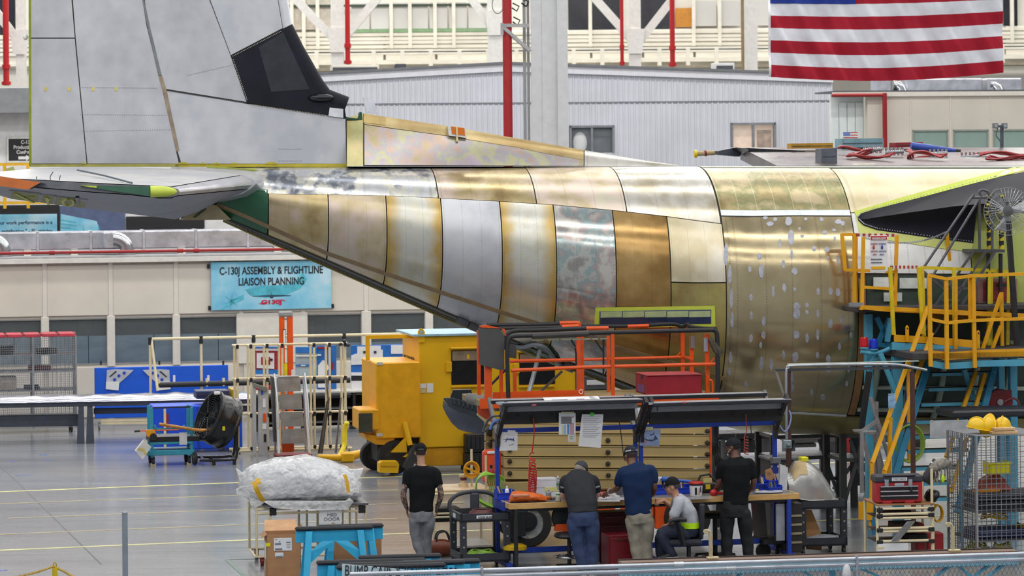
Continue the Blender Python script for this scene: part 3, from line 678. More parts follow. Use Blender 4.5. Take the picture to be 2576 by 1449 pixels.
strip = [(545,514),(610,540),(680,572),(820,636),(970,688),(1110,735),(1255,783),(1350,812),(1500,858),(1600,888),(1700,915),(1830,955)]
for a,b in zip(strip,strip[1:]):patch([(a[0],a[1]-4.5),(b[0],b[1]-4.5),(b[0],b[1]+5.5),(a[0],a[1]+5.5)],.006,TANS,'tan_strip')
spots = [(1826,640,6,30),(1836,690,6,24),(1840,750,5,26),(1842,805,5,22),(1838,900,5,16),(1835,935,5,10),(1937,563,9,6),(1950,552,6,5),(1925,548,8,4),(1983,557,9,12),(1990,598,10,20),(2027,551,5,4),(2066,552,6,5),(2109,558,9,7),(2120,562,6,6),(2011,575,4,4),(2018,594,5,4),(2075,585,6,6),(2098,579,5,4),(2100,601,4,6),(1962,612,4,12),(1992,640,4,12),
         (2048,626,6,7),(2080,628,7,8),(1911,645,7,9),(1970,664,5,11),(1886,677,5,8),(1915,683,7,18),(2083,650,4,6),(2108,655,4,11),(1999,682,8,10),(1945,735,4,16),(1973,724,5,12),(1999,728,4,5),(2058,733,5,11),(2089,733,6,10),(2108,735,7,12),(1889,748,5,9),(2004,770,10,10),(2005,790,10,14),(2030,768,5,7),(2030,785,5,6),(2057,789,4,11),(1890,794,4,12),(1921,808,6,13),(2089,814,6,14),(2116,802,4,12),
         (1889,851,5,11),(1921,843,6,10),(1914,868,4,8),(2004,842,9,11),(2030,850,5,12),(2057,842,4,15),(2112,872,4,10),(2141,842,4,9),(1971,893,4,14),(2000,898,9,15),(2056,893,5,9),(2084,905,6,14),(1916,915,6,18),(1940,918,5,16),(2135,928,4,10),(2085,930,8,8),(1991,950,6,14),(1990,975,8,12),(2042,987,4,9),(2070,999,6,8),(1877,967,6,6),(2130,965,4,7)]
for i,(x,y,a,b) in enumerate(spots):
    n_ = 9;patch([(x+a*R.uniform(.75,1.1)*cos(2*pi*k/n_),y+b*R.uniform(.8,1.08)*sin(2*pi*k/n_)) for k in range(n_)],.004,SPOT,'sanded_spot',cell=60,thick=.002)
# long window strip in its lime frame
fr = patch([(1497,773),(1797,769),(1799,820),(1494,823)],.03,LIME,'window_frame')
patch([(1507,781),(1788,778),(1788,813),(1506,815)],.035,mat((84,96,120),.3),'frame_rim')
for k in range(5):
    a = 1509+k*55.6;patch([(a+1,782),(a+54.5,781),(a+54.5,795.5),(a+1,796.5)],.04,mat((170,186,140),.3,name='pale_green_pane'),'window_pane',cell=70);patch([(a,797),(a+55.2,796),(a+55.2,812),(a,813)],.04,mat((40,52,82),.25,name='navy_pane'),'window_pane',cell=70)
# cargo door sill
q = MB();ss = [s_of(560,556)+k*.22 for k in range(40)]
ss = [s for s in ss if s < s_of(1625,990)]
q.loft([[sk(s,sill(s)-.5,.0),sk(s,sill(s)-8,-.01),sk(s,-82,-.06)] for s in ss],closed=False);q.build('door_sill',DKGRN,body,60)
q = MB();q.tube([sk(s,-80,.0) for s in ss],.02,6);q.build('sill_edge',mat((150,140,70),.5),body)
q = MB();q.tube([sk(s,sill(s)-.7,.004) for s in ss],.018,6);q.build('sill_seal',SEAL,body)
for px,py,l_ in ((1190,812,30),(1160,798,40)):
    s,p = skin_at(px,py);q = MB();q.bar(sk(s-.06,p-3,.04),sk(s+.1,p-4,.04),.14,.1);q.build('door_latch',GREYD,body)
# door corner: green lining, grey tube and strut
patch([(1285,880),(1300,868),(1345,862),(1380,868),(1402,890),(1420,920),(1300,905)],.015,GREENP,'door_lining')
q = MB();q.tube(bez([sk(*skin_at(*p),.05) for p in ((1288,862),(1315,866),(1345,860),(1372,868),(1392,892),(1410,912),(1440,926))],5),.035,8);q.build('door_seal',mat((130,134,148),.4),body,60)
q = MB();q.tube([sk(*skin_at(1357,868),.1),W(1330,990,50.2)],.035,10);q.build('door_strut',mat((180,184,192),.35,.6),body,60)
# belly shadow line stiffeners
for px in (1880,1960,2040,2120):
    pass
# ---- fin
def FIN(px,py,l=.2):
    u,v = (x/FP for x in _un(px,py));d = V((u,1,-v));o = V((0,0,H));t = (AO+AL*l-o).dot(AL)/d.dot(AL);return o+d*t
FG_ = alum('grey_fin_skin',((.2,(174,177,188)),(.45,(186,189,199)),(.6,(193,195,204)),(.85,(204,206,213))),.42,metal=.25,riv=None,scale=1.3,streak=.3)
FGL = alum('pale_fin_skin',((.3,(190,194,206)),(.7,(206,209,216))),.38,metal=.35,riv=None,scale=1.4,streak=.3)
q = MB();poly = [(74,-600),(430,-600),(700,0),(712,72),(740,128),(790,215),(815,247),(866,268),(872,300),(874,419),(75,419)]
q.prism([FIN(*p,.17) for p in poly],-AL*.34);fin = q.build('vertical_fin',SEAL,ac)
def finp(poly,m,name='fin_panel',l=.185,th=.02,inset=.4):
    c = V((sum(p[0] for p in poly)/len(poly),sum(p[1] for p in poly)/len(poly)));q = MB();pp = []
    for p in poly:
        d = c-V(p);pp.append(V(p)+d.normalized()*inset*1.4)
    q.prism([FIN(p.x,p.y,l) for p in pp],-AL*th);o = q.build(name,m,fin);return o
finp([(78,97),(188,97),(218,412),(79,412)],FG_);finp([(77,-600),(120,-600),(180,0),(188,95),(78,95)],FG_)
finp([(123,-600),(220,-600),(359,0),(369,65),(408,225),(444,385),(450,412),(220,412),(190,95),(183,0)],FG_)
TST = mat((150,134,116),.5,var=.12,name='brown_joint');GST = mat((120,124,126),.5)
finp([(358,0),(363,0),(378,70),(371,70)],GST,'joint_strip',.19);finp([(371,70),(378,70),(407,190),(398,190)],GST,'joint_strip',.19)
finp([(398,190),(408,190),(420,230),(412,240)],TST,'joint_strip',.19);finp([(411,238),(420,230),(452,380),(443,382)],TST,'joint_strip',.19)
finp([(224,-600),(330,-600),(527,0),(580,140),(622,257),(416,224),(372,62),(364,0)],FG_)
finp([(334,-600),(428,-600),(699,0),(711,71),(581,139),(529,0)],FGL)
finp([(418,228),(621,261),(869,299),(872,412),(456,412),(446,380)],FGL)
bl = finp([(581,140),(712,73),(740,129),(790,215),(812,243),(832,260),(868,269),(869,297),(621,259)],RUB,'fin_boot',.2,.06)
finp([(650,118),(712,80),(770,205),(780,225),(682,232)],mat((40,41,52),.38,var=.1),'boot_rib',.206,.03)
finp([(829,270),(864,274),(864,297),(826,292)],mat((222,224,230),.35),'white_cap',.22,.06)
q = MB();q.ell(FIN(806,246,.2),(.22,.1,.07));q.F = Matrix.Identity(4);o = q.build('boot_tip',mat((20,21,30),.15),fin,60)
q = MB();q.tube([FIN(*p,0) for p in ((430,-600),(700,0),(712,72),(740,128),(790,215),(815,247))],.165,14);q.build('leading_edge',[FGL],fin,60)
q = MB();q.tube([FIN(*p,.03) for p in ((712,72),(740,128),(790,215),(815,247),(868,268))],.172,14);q.build('leading_edge_boot',RUB,fin,60)
finp([(71,-600),(77,-600),(79,417),(73,417)],mat((138,150,24),.5),'trailing_edge',.19,.3)
finp([(76,413),(450,412),(450,420),(76,420)],mat((176,172,96),.5),'base_strip',.2,.1);finp([(440,413),(874,412),(874,420),(440,420)],mat((190,176,48),.5),'base_strip',.2,.1)
for x in (211,462,510,545,590,683):
    w_ = 28 if x in (462,683) else 12;finp([(x-w_/2,413),(x-w_/2+4,408),(x+w_/2-4,408),(x+w_/2,413)],mat((190,178,52),.5),'base_lug',.21,.1,0)
# rivets: dark dots along the boot
q = MB()
def dots(a,b,n):
    for k in range(n):
        t = (k+.5)/n;p = FIN(a[0]+(b[0]-a[0])*t,a[1]+(b[1]-a[1])*t,.205);q.lathe([(.008,-.003),(.008,.004)],p,AL,6)
dots((584,142),(708,78),34);dots((586,148),(622,252),26);dots((626,262),(860,296),60)
tag(q.build('rivets',mat((190,184,160),.4,.5,var=0),fin),kind='stuff')
q = MB()
for a,b,n in (((530,5),(578,132),32),((420,230),(612,258),46),((200,220),(395,222),44),((90,60),(180,60),0),((200,288),(420,290),40),((205,330),(440,326),40),((470,190),(600,160),30),((700,375),(760,375),14),((700,405),(760,405),14)):
    for k in range(n):
        t = (k+.5)/n;p = FIN(a[0]+(b[0]-a[0])*t,a[1]+(b[1]-a[1])*t,.187);q.lathe([(.007,-.003),(.007,.003)],p,AL,5)
tag(q.build('rivets',mat((130,132,140),.5,var=0),fin),kind='stuff')
for px in (115,174,234,292):finp([(px-4,219),(px+4,219),(px+4,229),(px-4,229)],mat((206,196,120),.5),'paint_mark',.192,.01,0)
q = MB();q.ell(FIN(64,93,.1),(.04,.04,.05));q.bar(FIN(66,94,.1),FIN(78,92,.1),.03);q.build('trim_weight',mat((225,228,225),.5),fin,60)
# ---- dorsal fillet
D_T = [(870,297),(912,285),(1130,318),(1300,348),(1460,376),(1600,400),(1710,416)]
dT = lambda px:interp(px,[a for a,_ in D_T],[b for _,b in D_T])
def dsl(px,v,off=0):
    t = dT(px);zt = 418;py = zt+(t-zt)*v;k = min(1,(1720-px)/500);l = (.42*(1-v)**1.3+.05)*k+off;return FIN(px,py,l)
q = MB();q.loft([[dsl(px,v,-.012) for v in (0,.25,.5,.75,1)]+[dsl(px,v,-2*(.42*(1-v)**1.3+.05)*min(1,(1720-px)/500)) for v in (1,.5,0)] for px in [872+21*k for k in range(40)]]);dor = q.build('dorsal_fillet',SEAL,ac,60)
def dpan(x0,x1,v0,v1,m,name='skin_panel',off=.0):
    n,k_ = max(2,int((x1-x0)/40)),5;q = MB();a = [x0+.7+(x1-x0-1.4)*i/n for i in range(n+1)]
    q.loft([[dsl(x,v0(x)+(v1(x)-v0(x))*j/k_,off) for j in range(k_+1)] for x in a],closed=False,uv=[[(i/n,j/k_) for j in range(k_+1)] for i in range(n+1)]);return q.build(name,m,dor,50,fix=False)
vs = lambda x:interp(x,(912,1130,1300,1470),(.80,.76,.68,.4))
IRID = alum('iridescent_silver',((.3,(176,164,116)),(.4,(190,160,144)),(.5,(166,162,172)),(.58,(186,184,130)),(.7,(178,160,178))),.32,riv=None,scale=1.4)
dpan(872,914,lambda x:0,lambda x:1,alum('green_gold',((.3,(176,150,74)),(.5,(170,166,104)),(.7,(200,176,120))),.3,riv=(.15,.85)))
dpan(916,1469,lambda x:0.02,lambda x:vs(x)-.012,IRID);dpan(916,1469,vs,lambda x:1,DEEP if False else alum('top_gold',((.3,(176,144,84)),(.55,(190,160,100)),(.75,(206,182,120))),.3,riv=None));dpan(1470,1708,lambda x:0,lambda x:1,BRIGHT)
dpan(914,972,lambda x:.83,lambda x:1.0,mat((196,170,112),.4,.4),'tape_patch',.008)
q = MB();q.prism([FIN(*p,.03) for p in ((913,245),(938,248),(953,287),(921,283))],-AL*.05);q.build('blade_antenna',mat((214,218,226),.4),dor)
q = MB();q.prism([FIN(*p,.18) for p in ((1127,315),(1171,320),(1174,347),(1130,341))],-AL*.1);q.build('sticker',WHITE,dor)
q = MB();q.prism([FIN(*p,.19) for p in ((1135,318),(1168,322),(1170,341),(1137,337))],-AL*.1);q.build('sticker_orange',mat((216,118,20),.45,var=.03),dor)
q = MB();q.prism([FIN(*p,.2) for p in ((1147,318),(1151,318),(1153,356),(1148,356))],-AL*.1);q.build('masking_tape',mat((226,206,160),.5),dor)
q = MB();q.prism([FIN(*p,.1) for p in ((899,300),(905,282),(910,282),(912,300))],-AL*.2);q.prism([FIN(*p,.1) for p in ((868,292),(878,296),(900,298),(900,301),(868,300))],-AL*.2);q.build('end_rib',mat((36,84,62),.45),dor)
# ---- near tailplane
rt_u = [(640,462),(634,452),(610,441),(560,433),(480,427),(340,423),(200,422),(100,424),(20,432)]
rt_l = [(640,464),(630,474),(606,486),(560,500),(500,530),(440,550),(300,533),(130,511),(20,496)]
tp_u = [(452,483),(448,476),(430,471),(400,469),(330,466),(230,461),(120,455),(0,449),(-120,442)]
tp_l = [(452,484),(448,491),(430,497),(400,497),(330,489),(230,482),(120,473),(0,464),(-120,455)]
ro_ = [FIN(*p,.75) for p in rt_u+rt_l[::-1]];ti_ = [FIN(*p,7.5) for p in tp_u+tp_l[::-1]]
def TP(i,t):return ro_[i].lerp(ti_[i],t)
TPU = alum('pale_tail_skin',((.3,(188,190,196)),(.6,(208,208,208)),(.75,(214,212,204))),.36,metal=.3,riv=None,streak=.4)
TPL = mat((128,131,142),.55,.1,var=.05,name='shaded_underskin');CHROME = mat((210,210,216),.3,.6,var=.03,scale=1.5,name='bright_nose')  # underside grey has the shade below the tailplane painted into its colour
n_ = len(ro_);cS = lambda t:sum((TP(i,t) for i in range(n_)),V())/n_
q = MB();q.loft([[cS(t).lerp(TP(i,t),.965) for i in range(n_)] for t in (0,.25,.5,.75,1)]);tpl = q.build('tailplane',SEAL,ac,30)
def tpan(idx,t0,t1,m,off,name='skin_panel'):
    q = MB();q.loft([[TP(i,t0+(t1-t0)*k/4)+Z*off for i in idx] for k in range(5)],closed=False,uv=[[(k/4,j/len(idx)) for j in range(len(idx))] for k in range(5)]);return q.build(name,m,tpl,40,fix=False)
tpan(range(2,9),0,.3,TPU,.01);tpan(range(2,9),.302,1,TPU,.01)
tpan([16,17,0,1,2],0,1,CHROME,.0,'nose_skin'); 
tpan(range(9,17),0,.18,TPL,-.012);tpan(range(9,17),.183,.5,TPL,-.012);tpan(range(9,17),.503,1,TPL,-.012)
OLV = mat((110,112,20),.55,var=.15,scale=4,name='olive_bay')
q = MB();q.prism([FIN(*p,7.53) for p in tp_u+tp_l[::-1]],-AL*.04);q.build('tip_plate',mat((112,114,120),.5,var=.08),tpl)
rlx,rly = [p[0] for p in rt_l[::-1]],[p[1] for p in rt_l[::-1]];tlx,tly = [p[0] for p in tp_l[::-1]],[p[1] for p in tp_l[::-1]]
def US(px,py):        # a point on the underside
    a,b = interp(px,rlx,rly),interp(px,tlx,tly);return FIN(px,py,.75+6.75*min(1,max(0,(a-py)/(a-b))))
for k,(a,b) in enumerate(((30,100),(108,138),(142,218))):
    y = lambda x:497+(x-20)*.127
    q = MB();q.prism([US(*p)-Z*.03 for p in ((a,y(a)-24),(b,y(b)-26),(b-6,y(b)-3),(a-4,y(a)-3))],Z*.05);sb = q.build('service_bay',OLV,tpl)
    q = MB()
    D_ = V((0,0,-.035))
    if k == 2:q.tube([US(172+14*cos(t),501+9*sin(t))+D_ for t in [2*pi*i/16 for i in range(16)]],.03,6,True)
    else:q.bar(US(a+8,y(a)-20)+D_,US(b-16,y(b)-5)+D_,.04).bar(US(b-16,y(b)-20)+D_,US(a+12,y(a)-7)+D_,.035)
    q.build('bay_strut',mat((176,180,50),.5),sb)
    q = MB();q.bar(US(a-6,y(a)-26)-Z*.03,US(b+3,y(b)-27)-Z*.03,.03);q.build('bay_rim',mat((150,153,160),.5),sb)
q = MB();q.bar(US(195,488)-Z*.03,US(194,504)-Z*.05,.05,.05);q.build('actuator',BLACK,tpl)
q = MB();q.prism([FIN(*p,.8) for p in ((14,424),(34,419),(40,432),(36,480),(27,500),(18,488))],-AL*.3);q.build('end_rib',mat((166,172,110),.5),tpl)
q = MB();q.prism([FIN(*p,7.56) for p in ((245,468),(378,469),(378,494),(330,487),(243,474))],-AL*.06);q.build('tip_rib',mat((62,106,84),.5,var=.06),tpl)
q = MB();q.prism([FIN(*p,7.57) for p in ((203,467),(243,468),(243,473))],-AL*.06);q.build('tip_edge',LIME,tpl)
c = FIN(412,482,7.5);q = MB();q.loft([[FIN(378+k*8.7,482,7.5)+(AL*cos(a)*.10+Z*sin(a)*.082)*sqrt(max(.02,1-(max(0,k-1.5)/6.7)**2.2)) for a in [2*pi*i/14 for i in range(14)]] for k in range(9)]);q.build('tip_fairing',LIME,tpl,60)
q = MB();q.prism([FIN(*p,7.65) for p in ((-60,436),(0,443),(102,459),(70,477),(0,468),(-60,462))],-AL*.05);q.build('orange_tip',mat((208,116,58),.5,var=.06),tpl)
q = MB();q.prism([FIN(*p,7.6) for p in ((102,459),(118,463),(90,472),(72,477))],-AL*.05);q.build('tip_hinge',mat((50,54,66),.5),tpl)
for a,b,c_ in (((93,459),(92,448),(93,444)),((133,461),(126,447),(134,432)),((152,462),(150,452),(152,441))):
    q = MB();q.tube(bez([FIN(*p,7.3) for p in (a,b,c_)],4),.006,5);q.build('static_wick',BLACK,tpl)
q = MB();q.tube([FIN(195,433,4.4)+Z*.03,FIN(262,447,6)+Z*.03,FIN(332,466,7.5)+Z*.03],.014,5);q.build('skin_joint',mat((70,86,96),.6),tpl)
# root fairing (bullet)
nz = [(697,458),(690,442),(660,432),(600,425),(520,421),(430,420),(430,512),(490,511),(560,513),(640,507),(672,494),(690,474)]
ri = [(645,461),(636,452),(612,441),(560,433),(500,428),(430,425),(430,520),(490,512),(560,500),(610,487),(632,474),(640,466)]
q = MB();rings = []
for t in (0,.15,.3,.5,.7,1):
    e = t**.6;l = .35+.62*t;rings.append([FIN(a[0]+(b[0]-a[0])*e,a[1]+(b[1]-a[1])*e,l) for a,b in zip(nz,ri)])
q.loft(rings);q.build('root_fairing',CHROME,tpl,70)
q = MB();q.tube([FIN(x,y,.36) for x,y in nz[:5]],.02,6);q.tube([FIN(x,y,.36) for x,y in nz[7:]+nz[:1]],.02,6);q.build('fairing_seal',mat((150,160,70),.5),tpl)
tipb = MB();tipb.prism([FIN(*p,.36) for p in ((570,423),(640,424),(664,440),(610,432))],-AL*.02);tipb.build('lime_patch',LIME,tpl)
# beaver tail under the tailplane
q = MB();q.prism([FIN(*p,.52) for p in ((488,512),(545,516),(582,553),(458,554))],-AL*.9);q.build('tail_cone',mat((162,150,118),.45,.4,var=.1),body)
q = MB();q.prism([FIN(*p,.54) for p in ((516,522),(520,526),(492,548),(486,546))],-AL*.04);q.build('cone_slot',mat((70,80,50),.6),body)
# ---- wing fillet on the near side
ft = [(2157,548),(2166,538),(2200,527),(2260,512),(2330,494),(2420,470),(2500,450),(2506,448.5),(2600,424)]
fc = [(2158,552),(2176,552),(2215,546),(2270,538),(2335,529),(2400,520),(2455,515),(2459,514.5),(2580,506)]
fb = [(2159,556),(2172,568),(2205,579),(2262,587),(2330,597),(2390,605),(2448,612),(2459,518),(2580,509)]
out_ = [.0,.08,.2,.35,.5,.62,.72,.72,.8]
def lerp2(a,b,t):return (a[0]+(b[0]-a[0])*t,a[1]+(b[1]-a[1])*t)
rings = []
for i in range(9):
    T_,Cc,B_ = ft[i],fc[i],fb[i];r = []
    for k in range(5):
        t = k/4;r.append((lerp2(T_,Cc,t),.01+out_[i]*t**1.4))
    for k in range(1,6):
        t = k/5;r.append((lerp2(Cc,B_,t),.01+out_[i]*(1-t)**2.0))
    pts = []
    for (x,y),o_ in r:a,b = skin_at(x,y);p = sk(a,b,.01);d = (p-V((0,0,H))).normalized();pts.append(p-d*o_)
    rings.append(pts)
wg_ = MB();wg_.loft(rings,closed=False);wing = wg_.build('wing_fillet',RUB,ac,50)
patch([(2148,533),(2260,500),(2420,456),(2560,420),(2600,418),(2600,424),(2420,470),(2330,494),(2260,512),(2200,527),(2166,538),(2155,546)],.012,LIME,'lime_border',cell=40)
patch([(2152,545),(2160,556),(2172,568),(2205,580),(2330,598),(2448,613),(2442,634),(2380,627),(2280,612),(2200,600),(2162,590)],.012,mat((206,214,120),.45,var=.03),'lime_border',cell=40)
q = MB()
for (a,b,n) in ((0,7,9),):
    for ln,dy in ((ft,3),(fb,-3)):
        for i in range(7):
            if ln is fb and i > 5:continue
            for k in range(9):
                p = lerp2(ln[i],ln[i+1],k/9);s_,f_ = skin_at(p[0],p[1]+dy*.3);pt = sk(s_,f_,.05);q.lathe([(.009,-.004),(.009,.006)],pt,AL,5)
tag(q.build('fillet_rivets',mat((196,200,206),.4,.3,var=0),wing),kind='stuff')
# ---- far half of the wing centre section, its trailing edge pointing left
def WP(px,py,l):return FIN(px,py,l)
WTOP = alum('taupe_wing_skin',((.3,(70,54,54)),(.5,(92,80,78)),(.7,(112,102,98))),.3,metal=.3,riv=None,scale=.7)
a_,b_,c_,d_ = FIN(1955,417,.1),FIN(1862,371,-5.4),FIN(2700,371,-5.4),FIN(2700,417,.1)
q = MB();q.prism([a_,b_,c_,d_],(0,0,-.22));wgp = q.build('wing_centre',WTOP,ac)
q = MB()
prs = [(1838,373),(1850,381),(1870,392),(1895,402),(1925,409),(1950,409),(1975,396),(1985,380)]
q.prism([FIN(*p,-5.2+.5*i*0) for i,p in enumerate(prs)],AL*1.2);q.build('flap_well',mat((26,28,34),.25,var=.3,scale=8),wgp)
q = MB();q.prism([FIN(*p,-5.5) for p in ((1795,380),(1840,371),(1862,375),(1848,394),(1797,389))],AL*.4);q.build('trailing_edge_tip',mat((60,66,80),.45),wgp)
pr = thing('boom_probe','short probe with a yellow end on the far wing trailing edge','probe',FIN(1770,386,-5.3))
MB().tube([FIN(1752,387,-5.3),FIN(1797,384,-5.3)],.045,10).build('shaft',mat((170,150,110),.5),pr,50);MB().tube([FIN(1746,387,-5.3),FIN(1753,387,-5.3)],.07,10).build('tip_cap',mat((226,200,20),.4),pr,50);MB().tube([FIN(1772,386,-5.3),FIN(1777,385,-5.3)],.055,10).build('band',mat((120,30,50),.5),pr,50)
# ================================================================ local frames for things on the floor
T = radians(12)
class LF:
    """a frame standing on the floor, turned by yaw, its origin under a picture column"""
    def __init__(s,px,py=None,Y=None,yaw=T,z=0.0):
        if Y is None:p = G(px,py,z)
        else:p = W(px,1100,Y);p.z = z
        s.o = p;s.yaw = yaw;s.F = FR(p,yaw)
    def x(s,px,py=1100,y=0.0):
        u = _un(px,py)[0]/FP;c,n = cos(s.yaw),sin(s.yaw);ox,oy = s.o.x-n*y,s.o.y+c*y
        return (u*oy-ox)/(c-u*n)
    def z(s,px,py,y=0.0):
        Y = (s.F @ V((s.x(px,py,y),y,0))).y;return W(px,py,Y).z-s.o.z
    def p(s,px,py,y=0.0):return V((s.x(px,py,y),y,s.z(px,py,y)))
    def w(s,px,py,y=0.0):return s.F @ s.p(px,py,y)
    def mb(s):return MB(s.F)
    def pane(s,mb,px0,py0,px1,py1,y,th):      # upright slab covering a picture rectangle
        a,b = s.p(px0,py1,y),s.p(px1,py0,y);z0 = s.z(px0,py1,y);z1 = s.z(px1,py0,y)
        return mb.box((a.x,y,z0),(b.x,y+th,z1),min(th*.2,.01))
    def poly(s,mb,pts,y,th):return mb.prism([s.p(a,b,y) for a,b in pts],(0,th,0))
def castor(mb,x,y,r=.06,w=.035,z=0):
    mb.cyl((x-w/2,y,z+r),(x+w/2,y,z+r),r,n=14);mb.box((x-w/2-.008,y-.02,z+r*.8),(x+w/2+.008,y+.02,z+r*2.4))
CRM = mat((222,208,172),.45,var=.04,name='cream_pipe');BLK = mat((30,31,35),.5,var=.1,name='black_plastic');ALU = mat((172,174,178),.35,.8,var=.08,name='aluminium');CHR = mat((200,202,206),.15,1,var=.03,name='chrome')
ORG = mat((226,84,18),.4,var=.05,name='orange_paint');YLW = mat((230,178,10),.42,var=.05,scale=1.5,name='machine_yellow');BLU = mat((16,92,206),.45,var=.04,name='bright_blue');TEAL = mat((52,150,176),.45,var=.07,name='teal_paint');PAP = mat((228,229,232),.6,var=.02,name='paper');RED = mat((164,26,36),.45,var=.07,name='red_paint');RUBR = mat((34,34,36),.75,var=.15,name='tyre_rubber');WOOD = mat((204,160,96),.5,var=.1,scale=5,stretch=(.3,4,4),name='maple_edge');KRAFT = mat((176,130,90),.7,var=.05,name='cardboard');DGR = mat((66,68,74),.55,var=.08,name='charcoal')
# ================================================================ LEFT OF THE FLOOR
# ---- wire cage rack
f = LF(-70,Y=69.2);rk = thing('wire_rack','tall silver wire mesh rack with red top strip at the left wall','rack',f.o)
xr = f.x(193);zt = f.z(193,846);q = f.mb();dp = .8
for k in range(int(xr/.045)+1):q.bar((k*.045,0,.12),(k*.045,0,zt),.009)
for k in range(int(zt/.05)):q.bar((0,0,.12+k*.05),(xr,0,.12+k*.05),.009)
for k in range(17):q.bar((xr,.05*k,.12),(xr,.05*k,zt),.009)
for k in range(int(zt/.05)):q.bar((xr,0,.12+k*.05),(xr,dp,.12+k*.05),.009)
for k in range(int(xr/.09)):q.bar((k*.09,dp,.12),(k*.09,dp,zt),.009)
tag(q.build('wire_mesh',ALU,rk),kind='stuff')
for x in (0,f.x(85),xr):
    for y in (0,dp):f.mb().bar((x,y,.1),(x,y,zt+.02),.035).build('post',ALU,rk)
for py in (1045,980,932,890):z = f.z(150,py);f.mb().box((0,0,z-.03),(xr,dp,z),.004).build('shelf',mat((150,150,156),.4,.5),rk)
for k in range(6):x = xr*k/6;f.mb().box((x+.02,-.03,zt),(xr*(k+1)/6-.02,dp,zt+.07),.01).build('top_strip',mat((196,60,76),.5,var=.2,scale=3),rk)
for x in (.1,xr-.1):q = f.mb();castor(q,x,.1);castor(q,x,dp-.1); 
for x,y in ((.1,.1),(xr-.1,.1),(.1,dp-.1),(xr-.1,dp-.1)):q = f.mb();castor(q,x,y);q.build('castor',BLK,rk)
for i,(a,b,py,h,c,lb) in enumerate(((0,38,888,.18,(24,24,30),'black crate on the top shelf of the wire rack, left'),(95,148,882,.11,(20,20,26),'low black tray on the top shelf of the wire rack'),(75,132,929,.1,(96,30,40),'dark red tray on the second shelf of the wire rack'),(0,44,975,.3,(196,184,172),'pale carton on the third shelf of the wire rack'),(64,102,975,.09,(28,40,70),'small navy box on the third shelf of the wire rack'))):
    z = f.z(150,(890,890,932,980,980)[i]);q = f.mb();x0,x1 = f.x(a),f.x(b);q.box((x0,.15,z),(x1,.6,z+h),.015);q.m = 1;q.box((x0+.03,.14,z+h*.55),(x1-.03,.155,z+h*.75));tag(q.build('storage_tray',[mat(c,.5),mat(tuple(min(255,x+30) for x in c),.5)]),lb,'tray')
# ---- long grey table with the foil wrapped skin
f = LF(-60,Y=66.6,yaw=radians(6));tb = thing('long_table','long dark grey steel table with paired legs at the left edge','table',f.o)
xe = f.x(640);zt = f.z(200,1012);GT = mat((70,76,88),.5,var=.06)
f.mb().box((0,0,zt-.09),(xe,.9,zt),.01).build('table_top',GT,tb)
for px in (205,226,560,580):
    x = f.x(px,1100);q = f.mb();q.prism([(x-.05,0,zt-.09),(x+.06,0,zt-.09),(x+.09,0,0),(x-.08,0,0)] if px in (226,580) else [(x-.06,0,zt-.09),(x+.05,0,zt-.09),(x+.06,0,0),(x-.1,0,0)],(0,.12,0));q.build('leg',GT,tb)
f.mb().box((0,.3,zt-.52),(f.x(205),.42,zt-.28),.01).build('stretcher',GT,tb);f.mb().box((f.x(235),.3,zt-.28),(xe,.42,zt-.16),.01).build('stretcher',GT,tb)
FOILW = mat((196,198,212),.22,.7,var=.12,scale=2.5,bump=.4,bscale=9,name='wrap_foil')
q = f.mb();rings = []
for k in range(60):
    x = xe*k/59;j = lambda a:.02*noise.noise(V((x*3,a,2)))
    rings.append([V((x,-.06+j(1),zt+.01)),V((x,-.03,zt+.06+j(2))),V((x,.15,zt+.12+2*j(3))),V((x,.5,zt+.13+2*j(4))),V((x,.85,zt+.1+j(5))),V((x,.95,zt+.0)),V((x,.5,zt+.004)),V((x,.1,zt+.004))])
q.loft(rings);tag(q.build('wrapped_skin',FOILW,None,60),'long crinkled silver foil wrapped sheet lying on the grey table','aircraft part')
# ---- blue tool board on castors
f = LF(238,Y=70.2);bb = thing('blue_board','bright blue display board on castors with white metal gussets','board',f.o)
f.pane(f.mb(),239,918,574,1053,0,.08).build('board',mat((12,90,214),.5,var=.03),bb)
for y1,y2 in ((1055,1060),(1062,1067)):f.mb().bar(f.p(255,y2-2,.02),f.p(575,y2-6,.02),.05).build('base_pipe',CRM,bb)
for px in (250,560):q = f.mb();castor(q,f.x(px),.04,.07);q.build('castor',mat((120,122,128),.5),bb)
for px in (254,401,562):p = f.p(px,916);f.mb().box((p.x-.02,.01,p.z-.02),(p.x+.02,.05,p.z+.07)).build('clip',BLK,bb)
def gusset(dx,flip,lb):
    P_ = [(268,948),(269,931),(291,928.5),(336,931),(322,945),(300,964),(298,981),(267,979)];X = lambda x:(dx-(x-268)) if flip else x+dx
    t = thing('gusset_plate',lb,'template',f.w(X(290),980,-.02));f.poly(f.mb(),[(X(a),b) for a,b in P_],-.03,.02).build('plate',mat((196,200,210),.4,.3),t)
    for a,b in ((288,955),(299,945),(312,938)):q = f.mb();c = f.p(X(a),b);q.lathe([(.035,0),(.035,.012)],(c.x,-.04,c.z),(0,1,0),14);q.build('hole',mat((20,70,190),.5),t)
    f.poly(f.mb(),[(X(275),947),(X(277),949),(X(294),935),(X(291),933)],-.04,.012).build('slot',BLK,t)
    f.poly(f.mb(),[(X(267),960),(X(300),961),(X(298),982),(X(266),979)],-.045,.012).build('label_sheet',PAP,t)
gusset(0,False,'white gusset plate on the left of the blue board');gusset(427,True,'mirrored white gusset plate behind the cream pipe frame')
for px in (438,524):f.mb().bar(f.p(px,962,-.03),f.p(px,944,-.03),.05).build('peg',PAP,bb)
